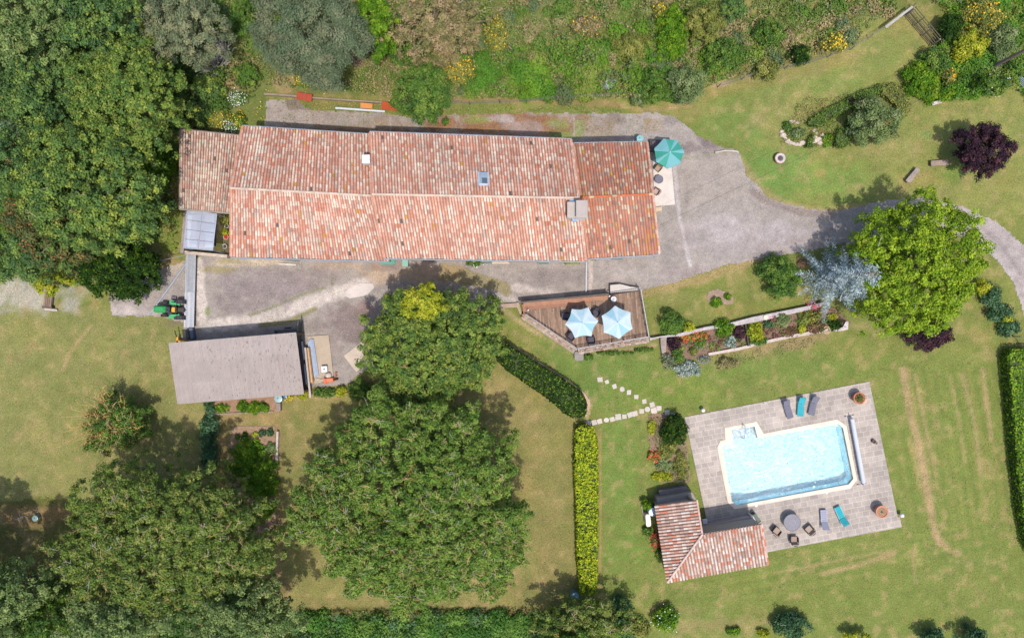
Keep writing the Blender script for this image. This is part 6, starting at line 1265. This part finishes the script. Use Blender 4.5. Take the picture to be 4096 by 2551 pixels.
sh('tall light green bush above the courtyard corner',2745,335,84,80,3.0,'olive')
sh('dark green bush left of the tall light green one',2610,345,66,70,2.4,'green')
sh('mid green thicket on the bank, centre',2530,180,84,60,1.8,'olivey')
sh('green thicket right of the olive round bush',2900,215,80,70,2.2,'green')
sh('yellow-green bush near the bank fence, right',3065,280,52,44,2.0,'olivey')
sh('dark bush beside the flowering broom by the fence',3200,215,48,40,1.7,'dark')
sh('leafy bush on the upper bank left of the broom by the fence',3080,130,66,56,2.0,'green')
sh('dark bush at the top edge, right of centre',2930,30,60,40,2.4,'oakb')
sh('green bush under the dry olive-brown tree',1610,210,64,66,1.8,'green')
sh('silver-leaved shrub low on the bank near the courtyard',2440,330,30,26,.9,'silver')
sh('small dark plant on the yard below the round tree',1782,485,16,16,.6,'green')
sh('small rounded bush at the left of the courtyard bush, bank foot',2560,395,40,30,1.4,'olive')
sh('bright lime shrub between oak wood and farmhouse lean-to',620,680,70,80,2.6,'bright')
sh('dark green shrub between oak wood and lean-to, lower one',560,740,50,70,2.4,'oakb')
sh('bright bush near the white flowering weeds',985,290,62,44,1.6,'green')
sh('dense green shrub under the soft grey tree',830,345,62,60,2.2,'oak')
sh('dark green shrub right of the large oak',800,440,52,50,1.8,'oakb')
sh('green shrub at the top edge between grey tree and pine',965,70,58,70,2.2,'green')
bare_shrub('bare_shrub','leafless grey-purple shrub left of the umbrella pine','shrub',875,215,62,3.0,[F(170,155,160),F(150,138,140),F(190,178,176)],60)
bare_shrub('bare_shrub','leafless pale branches at the foot of the soft grey tree','shrub',850,270,50,2.2,[F(190,180,170),F(160,150,145)],20)
# shrub bank top right
sh('dark green hedge bush right of the wooden gate',3800,110,60,60,2.2,'dark')
sh('yellow-green round bush in the shrub bank right of the gate',3885,180,66,62,2.6,'yellow')
sh('pale pinkish twiggy bush near the gate post',3830,135,40,36,1.8,'brown')
sh('grey-green leafy bush below the corner broom',4020,150,60,60,2.4,'olive')
sh('bright green thicket on the left end of the shrub bank',3690,310,72,72,1.9,'bright')
sh('bright green thicket between the gate and the pole',3740,240,66,60,1.9,'green')
sh('green thicket at the lower edge of the shrub bank',3760,365,76,44,1.6,'bright')
sh('dark green round bush below the pole foot',3905,330,38,34,1.8,'dark')
sh('light green bush with white specks right of the pole foot',3985,335,60,46,1.7,'green',(F(235,240,230), .6, .1))
sh('green bush at the right edge beside the pole',4075,265,44,50,2.0,'green')
# island bed
hedge('clipped_hedge','long low clipped hedge edging the island bed, upper left side','hedge',[(3232,492),(3262,455),(3330,428),(3400,388),(3455,362),(3520,338),(3530,372),(3470,398),(3425,430),(3380,452),(3330,470),(3300,500),(3250,505)],.75,'green',dens=110,leaf=.13)
hedge('clipped_hedge','broad clipped hedge block at the upper right of the island bed','hedge',[(3530,336),(3590,328),(3622,372),(3650,425),(3630,460),(3600,470),(3585,420),(3560,392),(3520,372)],.9,'olivey',dens=110,leaf=.13)
hedge('clipped_hedge','clipped triangular box bush at the lower left of the island bed','hedge',[(3226,586),(3245,545),(3258,530),(3262,560),(3258,584)],.7,'green',dens=130,leaf=.12)
hedge('clipped_hedge','clipped rounded box bush in the middle of the island bed','hedge',[(3345,582),(3342,545),(3362,508),(3385,518),(3400,548),(3398,575),(3375,588)],.9,'green',dens=130,leaf=.12)
sh('dark rounded bush left of the island bed willow',3412,500,36,36,1.0,'dark')
sh('small clipped ball at the left tip of the island bed',3150,505,18,20,.7,'green',n='box_ball')
sh('spiky grey-green plant in the rockery ring',3190,530,32,24,.7,'olive')
sh('dark red small bush in the clipped island hedge',3405,400,15,11,1.0,'purple')
sh('pinkish shrub in the island bed',3455,410,28,18,.7,'red')
sh('low leafy plants at the foot of the island bed',3310,560,26,28,.5,'bright')
rk = [(3128,525),(3133,540),(3142,553),(3152,562),(3163,570),(3175,574),(3188,577),(3200,578),(3210,570),(3165,486),(3178,484),(3190,490),(3258,520),(3268,532),(3262,548),(3275,556),(3258,562),(3290,540),(3282,570),(3300,548)]
wds = ['lowest curve','left tip','upper rim','inner rim','gap','right cluster']
for i, (x, y) in enumerate(rk):
    r_ = random.uniform(.16, .34); c = W(x, y, r_*.6); m = MB(); n = 7; vs = []
    for l, (q, z) in enumerate(((1, -.05), (1.05, r_*.45), (.6, r_*.85))):
        for k in range(n): a = 2*math.pi*k/n; e = r_*q*random.uniform(.8, 1.15); vs.append((e*math.cos(a), e*math.sin(a)*.8, z))
    fs = [(l*n+k, l*n+(k+1) % n, (l+1)*n+(k+1) % n, (l+1)*n+k) for l in (0, 1) for k in range(n)]+[tuple(range(2*n, 3*n))]
    m.add(vs, fs, jit(S(222,204,184), .12)); o = m.build('rock', 'stone'); o.location = (c.x, c.y, 0); tag(o, 'pale rock in the ring round the spiky plant of the island bed' if i < 12 else 'pale rock in the loose heap between the clipped island bushes', 'rock', 'rocks ringing the rockery' if i < 12 else 'rocks heaped between the box bushes')
# hedges
hedge('hedge','dark green hedge slanting down from the courtyard tree to the stepping stones','hedge',[(1985,1440),(2022,1374),(2140,1448),(2250,1516),(2326,1570),(2346,1608),(2346,1652),(2326,1672),(2290,1672),(2256,1650),(2196,1596),(2112,1538),(2044,1490)],1.5,'dark',dens=70,leaf=.19)
hedge('hedge','bright yellow-green clipped hedge running straight down the lower centre','hedge',[(2306,1722),(2330,1700),(2368,1712),(2390,1760),(2393,1900),(2392,2100),(2390,2280),(2385,2370),(2325,2380),(2312,2250),(2306,2000),(2300,1850)],1.4,'hedgey',dens=75,leaf=.2)
hedge('hedge','tall wide green hedge along the right edge','hedge',[(4036, 1430), (4050, 1402), (4080, 1396), (4174, 1404), (4244, 1500), (4254, 1800), (4264, 2330), (4204, 2330), (4126, 2200), (4098, 2060), (4076, 1870), (4058, 1660)],1.5,'bright',dens=60,leaf=.2,flat=.2,flowers=None)
m = None
t = slabthing('stone_edging','curved stone edging along the dark slanting hedge','edging',[(2014,1370),(2024,1368),(2100,1412),(2180,1462),(2270,1518),(2335,1568),(2358,1598),(2362,1622),(2345,1668),(2340,1664),(2350,1622),(2344,1602),(2325,1578),(2262,1530),(2172,1474),(2090,1426),(2012,1382)],0,.16,S(214,176,150),'stone',part='edging')
# right-hand shrub row with rustic fence
for l, x, y, r_, s_ in (('yellow-green bush peeping out below the lime tree crown',3935,1148,30,'yellow'),('dark green bush heading the row by the driveway',3965,1180,44,'bluegreen'),('second dark bush of the row by the driveway',4000,1245,40,'bluegreen'),('bright lime bush inside the driveway row',4030,1275,26,'yellow'),('last dark bush of the row by the driveway',4045,1315,38,'bluegreen')): sh(l, x, y, r_, r_, 1.5, s_)
wire_fence('rustic_fence','short rustic fence at the upper end of the right hedge',[(4050,1345),(4072,1372),(4085,1398)],1.1,step=.9,col=S(150,130,110),wires=3)
# bottom right
sh('dark blue-green round bush at the bottom edge below the pool house',3175,2505,84,50,2.0,'bluegreen')
sh('yellow-green bush at the bottom edge, left of the round blue-green one',3055,2535,26,18,.8,'yellow')
sh('small bright bush on the bare soil at the bottom',2935,2525,28,18,.7,'bright')
sh('white flowering bush at the bottom, left of the bare soil',2665,2480,56,52,1.8,'bright',(F(235,240,230), 1.0, .12))
sh('dark green bush between the bright hedge foot and flowering bush',2490,2440,40,56,1.8,'bluegreen')
sh('yellow-green bush at the bottom edge, right part',3430,2550,56,26,2.0,'yellow')
sh('blue-green bush at the bottom edge, left of the last pair',3740,2555,56,36,2.4,'bluegreen')
sh('grey-green bush at the bottom edge, rightmost',3900,2560,66,40,2.8,'bluegreen')
sh('small bush out on the soil right of the white flowering one',2560,2510,50,36,1.2,'olivey')
# deck lawn
sh('round leafy bush on the lawn right of the deck',2690,1292,52,48,1.6,'green',k=1.3)
sh('larger plant of the small round bed on the deck lawn',2868,1205,24,24,.6,'bright')
sh('smaller plant of the small round bed on the deck lawn',2912,1187,15,15,.5,'bright')
sheet('small_bed_soil', [(2835,1165),(2870,1155),(2915,1170),(2935,1195),(2930,1215),(2850,1218),(2828,1195)], .025, S(176,150,130), [], 'soil', .12, 4, .04, kind='structure')
# terrace bed plants
TB = [('yellow-green bush at the left end of the terrace bed',2760,1310,26,24,.9,'yellow',None),('red flowering plants along the upper left of the terrace bed',2790,1340,46,24,.6,'olivey',(F(232,70,30), 2.2, .13)),('dark purple-black plant at the left of the terrace bed',2700,1368,30,30,.7,'purple',None),
('orange-red poppies beside the dark purple plant',2735,1350,20,16,.6,'olivey',(F(238,90,30), 3, .14)),('green plant below the red flowers',2802,1372,24,16,.5,'green',None),('bright bush under the left wall top of the terrace bed',2898,1310,38,34,1.1,'bright',None),('brown-yellow plant below the bright wall bush',2895,1345,22,18,.6,'rust',None),
('grey-blue plant in the middle of the terrace bed',2925,1370,26,24,.5,'silver',None),('dark twiggy plant left of the bed divider',2960,1325,28,30,.6,'purple',None),('orange-leaved small plant beside the divider',2958,1350,14,20,.5,'rust',None),('large yellow-green bush right of the bed divider',3025,1330,36,42,1.2,'yellow',None),
('green lower half of the bush right of the divider',3035,1362,34,22,.8,'green',None),('blue-green plant by the wall, terrace bed right half',3075,1298,20,16,.6,'bluegreen',None),('leafy pale green shrub on the wall, terrace bed right half',3130,1280,34,28,1.0,'olive',None),('reddish low plants in the right half of the bed',3165,1330,40,22,.4,'red',None),
('round yellow-green ball in the right half of the bed',3208,1315,18,20,.6,'yellow',None),('brown dried shrub near the right end of the bed',3265,1310,36,28,.7,'red',None),('olive twiggy shrub above the dried one',3240,1268,46,34,1.0,'olivey',(F(240,180,40), .3, .1)),('dark green bush at the right end of the bed',3342,1300,30,22,.8,'dark',None),
('green bush at the bed foot, left end',2716,1422,26,26,.8,'green',None),('small lime plant at the bed foot',2775,1405,20,18,.5,'olivey',None),('silver-white shrub below the left end of the bed',2755,1478,50,34,.7,'silver',(F(235,235,225), .8, .1)),('lavender-grey shrub at the outer left corner of the bed',2668,1445,30,36,.8,'grey',(F(160,150,190), .8, .1)),
('low purple flowering plant beside the silver-white shrub',2820,1435,26,12,.4,'olive',(F(150,120,190), 2, .1)),('straggly dry plant below the long kerb',2910,1450,46,26,.5,'brown',None),('yellow-green plant under the blue spruce edge',3330,1268,22,14,.6,'yellow',None),('pink roses on the wall under the blue spruce',3255,1225,18,10,.8,'olivey',(F(235,70,130), 3, .14)),
('pink flower clump by the round dish on the wall',3095,1268,9,14,.6,'green',(F(235,80,150), 4, .12)),('pale shrub clump against the deck outer wall corner',2570,1400,40,10,.5,'green',None),('low green creeper along the deck stone wall',2450,1412,70,9,.4,'green',None),('green creeper at the deck wall foot, left part',2350,1428,28,12,.5,'green',None),
('mixed red and blue flowers behind the round bush',3215,1052,26,9,.5,'olivey',(F(190,90,130), 3, .12))]
for l, x, y, rx, ry, h, s_, fl in TB: sh(l, x, y, rx, ry, h, s_, fl, n='garden_plant')
slabthing('stone_wall','upper stone wall of the terrace bed','wall',[(2640,1350),(2600,1362),(2598,1352),(2720,1332),(2820,1308),(2925,1290),(3010,1268),(3100,1250),(3240,1222),(3300,1205),(3302,1220),(3242,1238),(3102,1270),(3012,1290),(2928,1305),(2822,1320),(2725,1344)],0,.6,S(206,194,190),'stone',part='wall')
slabthing('stone_kerb','lower pale stone kerb of the terrace bed','kerb',[(2832,1412),(2960,1388),(3060,1362),(3150,1342),(3270,1320),(3330,1312),(3345,1322),(3280,1332),(3150,1354),(3060,1374),(2960,1400),(2835,1422)],0,.3,S(220,200,186),'stone',part='kerb')
slabthing('stone_pillar','square stone wall at the left end of the terrace bed','wall',[(2642,1352),(2666,1348),(2664,1408),(2648,1414),(2643,1380)],0,.5,S(176,158,148),'stone',part='wall')
slabthing('stone_kerb','broken white stone at the right end of the terrace bed','kerb',[(3372,1308),(3384,1284),(3394,1286),(3392,1318),(3370,1322),(3340,1326),(3338,1320)],0,.3,S(226,214,208),'stone',part='kerb')
slabthing('bed_divider','thin dark plank dividing the terrace bed','plank',[(2980,1296),(2984,1296),(2998,1384),(2993,1384)],0,.55,S(80,72,70),'wood',part='plank')
c = W(3064,1270,.7); t = thing('round_dish','round cream dish on the terrace bed wall','dish',(c.x,c.y,.6)); m = MB(); m.lathe((0,0,0),[(.12,0),(.24,.06),(.25,.09),(.2,.06)],S(244,230,205),20); m.build('dish','plaster',t)
c = W(3307,1318,.5); t = thing('coiled_hose','coil of cream hose at the lower right end of the terrace bed','hose',(c.x,c.y,0)); m = MB()
for k in range(4): m.ring((random.uniform(-.08,.08),random.uniform(-.06,.06),.34+k*.03),.28+.05*(k%3),.025,S(232,206,160),20,5)
m.build('hose','rubber',t)
# pool bed
PBD = [('large round dark-leaved bush at the pool patio corner',2700,1717,56,60,2.0,'dark',None),('yellow-green strip of plants left of the corner bush',2608,1710,16,32,.5,'yellow',None),('red flowering plants at the left of the pool bed',2615,1825,24,22,.6,'olivey',(F(235,80,50), 3, .13)),('brown-green spiky plants in the middle of the pool bed',2670,1800,40,40,.7,'olivey',None),
('low yellow-green plants at the bottom of the pool bed',2650,1905,44,20,.5,'yellow',None),('green tufted plants along the patio edge of the bed',2725,1860,26,60,.6,'olivey',None),('grassy plants between the red flowers and patio',2660,1860,34,28,.5,'olive',None),
('round clipped bright bush by the gas bottle',2589,2022,23,24,1.3,'bright',None),('bushy green plant below the cream tank',2592,2125,22,22,.6,'green',None),('red flowering shrub along the pool house left wall',2622,2165,14,34,.8,'olivey',(F(235,70,70), 3, .12)),('green creeper on the left wall of the pool house, lower part',2632,2210,12,30,.8,'green',None)]
for l, x, y, rx, ry, h, s_, fl in PBD: sh(l, x, y, rx, ry, h, s_, fl, n='garden_plant')
# kitchen garden
KG = [('leafy green crop at the left of the bed under the shed eave',885,1633,28,20,.5,'bright',None),('large leafy crop in the bed under the shed eave',1010,1628,72,26,.6,'bright',None),('dark green vegetable, first on the left of the small row',949,1748,10,12,.4,'green',None),('dark green vegetable, second of the small row',976,1742,14,17,.5,'dark',None),('yellow-green vegetable in the middle of the small row',1018,1738,14,12,.4,'yellow',None),('dark vegetable, fourth of the small row',1048,1732,16,16,.5,'bluegreen',None),('dark vegetable at the right end of the small row',1078,1728,14,18,.5,'bluegreen',None),
('large potato crop filling the kitchen garden, upper part',990,1800,68,48,.8,'bright',None),('large potato crop filling the kitchen garden, middle part',1012,1875,92,66,.9,'bright',None),('leafy green crop at the lower kitchen garden',1040,1945,76,52,.9,'bright',None),('grassy pale crop at the right of the kitchen garden',1085,1795,26,30,.5,'olive',None),('isolated leafy crop below the kitchen garden',1060,2030,46,38,.7,'bright',None),
('dark blue-green hedge bush left of the garden path, top',835,1600,26,60,1.3,'bluegreen',None),('dark blue-green hedge bush left of the garden path, middle',830,1720,38,70,1.5,'bluegreen',None),('dark blue-green hedge bush left of the garden path, bottom',835,1830,38,70,1.5,'bluegreen',None),
('yellow bush half under the shed lower right corner',1208,1583,22,16,.8,'yellow',None),('small yellow flowers beside the dark blue barrel',1163,1588,14,10,.5,'yellow',(F(245,200,40), 3, .12)),('leafy green plants below the scrap beside the shed',1300,1570,60,18,.7,'green',None),('dark leafy shrub under the courtyard tree, left side',1440,1560,46,44,1.6,'green',None),('bright shrub right of the terracotta pieces',1365,1565,22,24,.9,'yellow',None)]
for l, x, y, rx, ry, h, s_, fl in KG: sh(l, x, y, rx, ry, h, s_, fl, n='garden_plant')
board('garden_board','long pale board standing along the kitchen garden right side','board',1112,1724,1108,1848,.24,.2,.36,S(214,196,184))
board('garden_board','long thin timber edging below the shed bed','board',832,1657,1095,1645,.12,.1,.16,S(176,160,148))
board('garden_board','short pale board at the left end of the shed bed','board',847,1606,845,1658,.26,.12,.2,S(200,180,164))
c = W(1090, 1870, .4); t = thing('garden_hose','tangled yellow hose on the right of the kitchen garden','hose',(c.x,c.y,0)); m = MB(); pts = []
for k in range(60): a = k*.55; q = .32+.14*math.sin(k*.37); pts.append((q*math.cos(a)+.1*math.sin(k*.2), q*1.2*math.sin(a)+1.0-k*.045, .35+.02*(k % 3)))
m.path(pts,.03,S(240,205,130),5); m.build('hose','rubber',t)
for i,(x,y,r_) in enumerate(((1065,2122,.26),(1085,2150,.36))):
    c = W(x,y,.2); m = MB(); m.ring((0,0,.15),r_,.06,S(206,206,190),22,6); o = m.build('white_hoop','paint'); o.location=(c.x,c.y,0); tag(o,('smaller upper' if i==0 else 'larger lower')+' white hoop at the foot of the kitchen garden','hoop')
# ---------------- ground cover ----------------
WP = [(F(118,134,66),3),(F(96,132,50),3),(F(138,146,84),3),(F(160,150,100),1.6),(F(176,150,120),.8),(F(104,124,84),1.5)]
WB = [(F(110,150,44),4),(F(90,134,44),3),(F(132,150,64),2),(F(112,128,84),1)]
leaf_stuff('undergrowth','wild undergrowth of grass and bramble over the bank behind the farmhouse','undergrowth',[
 ([(900,-60),(3600,-60),(3560,60),(3400,170),(3200,250),(3000,300),(2850,340),(2700,390),(2480,400),(2000,400),(1640,400),(1100,350),(900,300)], 75, .9, .17, WP+[(F(180,160,116),1.6)], .30),
 ([(1850,240),(2250,170),(2550,150),(2850,200),(2900,330),(2700,400),(2450,390),(1860,400)], 60, 1.5, .2, WB, .30),
 ([(3640,-60),(4250,-60),(4250,420),(3980,360),(3840,420),(3700,400),(3640,330),(3720,220),(3780,60)], 50, 1.1, .2, WB, .28)], mounds=[
 ([(900,-60),(3600,-60),(3560,60),(3400,150),(3200,230),(3000,280),(2850,320),(2700,370),(2480,385),(1700,385),(1640,330),(1500,250),(900,200)], 1.0, WP+[(F(168,150,108),2),(F(150,140,96),2),(F(104,134,56),2)], .3, .75),
 ([(1850,270),(2250,230),(2450,120),(2650,60),(2760,250),(3000,180),(3050,260),(2950,290),(2700,380),(2450,375),(1860,385)], .9, WB, .4, 1.05),
 ([(3700,-60),(4250,-60),(4250,400),(3980,340),(3840,400),(3720,380),(3680,320),(3760,220),(3800,60)], 1.2, WB, .4, 1.0)])
leaf_stuff('woodland_floor','low bramble and saplings under the left wood','undergrowth',[
 ([(-60,-60),(900,-60),(1050,350),(900,520),(720,560),(700,830),(640,960),(600,940),(-60,1100)], 34, .9, .22, [(F(84,110,50),4),(F(66,92,44),3),(F(110,130,60),2),(F(150,130,90),.8)], .28),
 ([(600,580),(718,560),(715,1000),(620,1040)], 40, .5, .18, [(F(130,160,56),4),(F(104,140,50),3),(F(170,150,104),1.6)], .3)], mounds=[
 ([(-60,-60),(1000,-60),(1060,200),(1000,340),(820,480),(700,560),(690,900),(560,960),(-60,1080)], .55, [(F(84,116,48),4),(F(70,100,44),3),(F(112,140,56),2)], .4, 1.0)])
leaf_stuff('bottom_undergrowth','dense green scrub along the bottom edge','undergrowth',[
 ([(1180,2440),(2260,2440),(2500,2500),(2560,2620),(1180,2620)], 60, 1.3, .21, [(F(84,128,50),4),(F(70,112,46),3),(F(110,146,66),2),(F(96,130,90),1.2)], .2),
 ([(-60,2260),(200,2280),(300,2400),(1200,2440),(1200,2620),(-60,2620)], 30, 1.4, .22, [(F(60,90,40),4),(F(80,110,50),2)], .3)], mounds=[
 ([(1180,2450),(2260,2450),(2500,2520),(2560,2620),(1180,2620)], 1.6, [(F(92,138,52),4),(F(76,118,46),3),(F(116,150,66),2),(F(104,134,84),1)], .4, 1.0),
 ([(-60,2300),(200,2320),(300,2420),(1200,2460),(1200,2620),(-60,2620)], 1.0, [(F(66,98,40),4),(F(84,116,50),2)], .5, 1.2)])
leaf_stuff('meadow_flowers','scattered yellow and white meadow flowers behind the farmhouse','flowers',[
 ([(820,420),(1060,380),(1060,520),(820,520)], 3.0, .6, .12, [(F(240,200,30),3),(F(240,244,236),3)], .4),
 ([(1060,360),(1640,370),(1640,430),(1060,430)], 1.6, .4, .10, [(F(240,244,236),4),(F(240,200,60),1.5)], .45),
 ([(1150,300),(1640,300),(1640,390),(1150,360)], 3.0, .5, .11, [(F(236,200,40),4),(F(240,180,30),1)], .45),
 ([(1700,60),(2100,60),(2100,260),(1700,330)], 2.2, .7, .11, [(F(240,186,40),4)], .5)], 'petal')
leaf_stuff('lawn_weeds','tufts of longer grass on the lawns','grass',[
 ([(-60,1260),(820,1280),(800,2000),(-60,2050)], 16, .05, .085, [(F(190,170,120),2),(F(140,150,80),3)], .45),
 ([(2420,1440),(4000,1380),(4090,2551),(2500,2450)], 14, .05, .085, [(F(180,166,110),2),(F(124,142,66),3)], .5),
 ([(2960,600),(3100,500),(3640,250),(4096,450),(4096,820),(3300,830)], 16, .05, .085, [(F(190,170,120),2),(F(140,156,80),3)], .45),
 ([(1180,1600),(2300,1700),(2300,2430),(1180,2430)], 16, .05, .085, [(F(190,166,116),2),(F(140,140,80),3)], .45)])

leaf_stuff('bed_plants','mixed low bedding plants filling the terrace bed','plants',[
 ([(2670,1352),(2930,1305),(3130,1265),(3340,1230),(3380,1285),(3140,1340),(2860,1398),(2700,1405)], 80, .35, .13, [(F(110,130,60),3),(F(150,110,80),1.5),(F(96,120,70),2),(F(140,150,80),2),(F(120,90,80),1)], .22),
 ([(2595,1665),(2735,1690),(2758,1925),(2640,1920)], 80, .4, .13, [(F(110,130,60),3),(F(150,140,80),2),(F(96,120,60),2)], .25),
 ([(2830,1425),(3000,1405),(3300,1335),(3290,1370),(2900,1470)], 50, .2, .12, [(F(180,150,115),3),(F(120,130,70),1.5)], .45),
 ([(3200,400),(3600,350),(3640,450),(3400,580),(3260,590),(3120,570)], 80, .3, .13, [(F(110,134,60),3),(F(150,140,90),2),(F(160,120,90),1)], .40)],
 mounds=[([(2680,1360),(2930,1315),(3130,1275),(3330,1245),(3350,1290),(3140,1330),(2860,1390),(2700,1400)], 3.0, [(F(110,134,60),3),(F(140,150,70),2),(F(130,90,80),1),(F(100,120,90),1)], .14, .34)])
leaf_stuff('yard_weeds','weeds and moss growing in cracks of the courtyard and behind the farmhouse','weeds',[
 ([(1080,440),(2640,470),(2640,530),(2300,545),(1100,500)], 50, .08, .09, [(F(130,145,66),2),(F(160,110,64),4),(F(180,150,110),2)], .44),
 ([(1100,400),(1640,425),(2500,425),(2500,460),(1640,462),(1100,430)], 60, .2, .11, [(F(130,150,70),3),(F(180,160,110),2),(F(110,130,60),2)], .36),
 ([(760,1290),(1200,1190),(1380,1150),(1380,1175),(1200,1240),(1060,1310)], 30, .08, .08, [(F(130,140,60),3)], .50),
 ([(740,1045),(1240,1052),(1240,1085),(760,1110)], 24, .08, .08, [(F(150,150,80),3),(F(190,170,120),2)], .48),
 ([(2570,1165),(2780,1095),(2960,1045),(3200,995),(3200,1012),(2960,1075),(2780,1125),(2570,1185)], 22, .12, .11, [(F(205,175,125),4),(F(150,150,80),1.5)], .36),
 ([(2960,640),(3060,790),(3260,842),(3500,815),(3500,835),(3240,862),(3040,810),(2945,650)], 16, .1, .1, [(F(205,180,130),4),(F(140,150,80),1.5)], .40)])
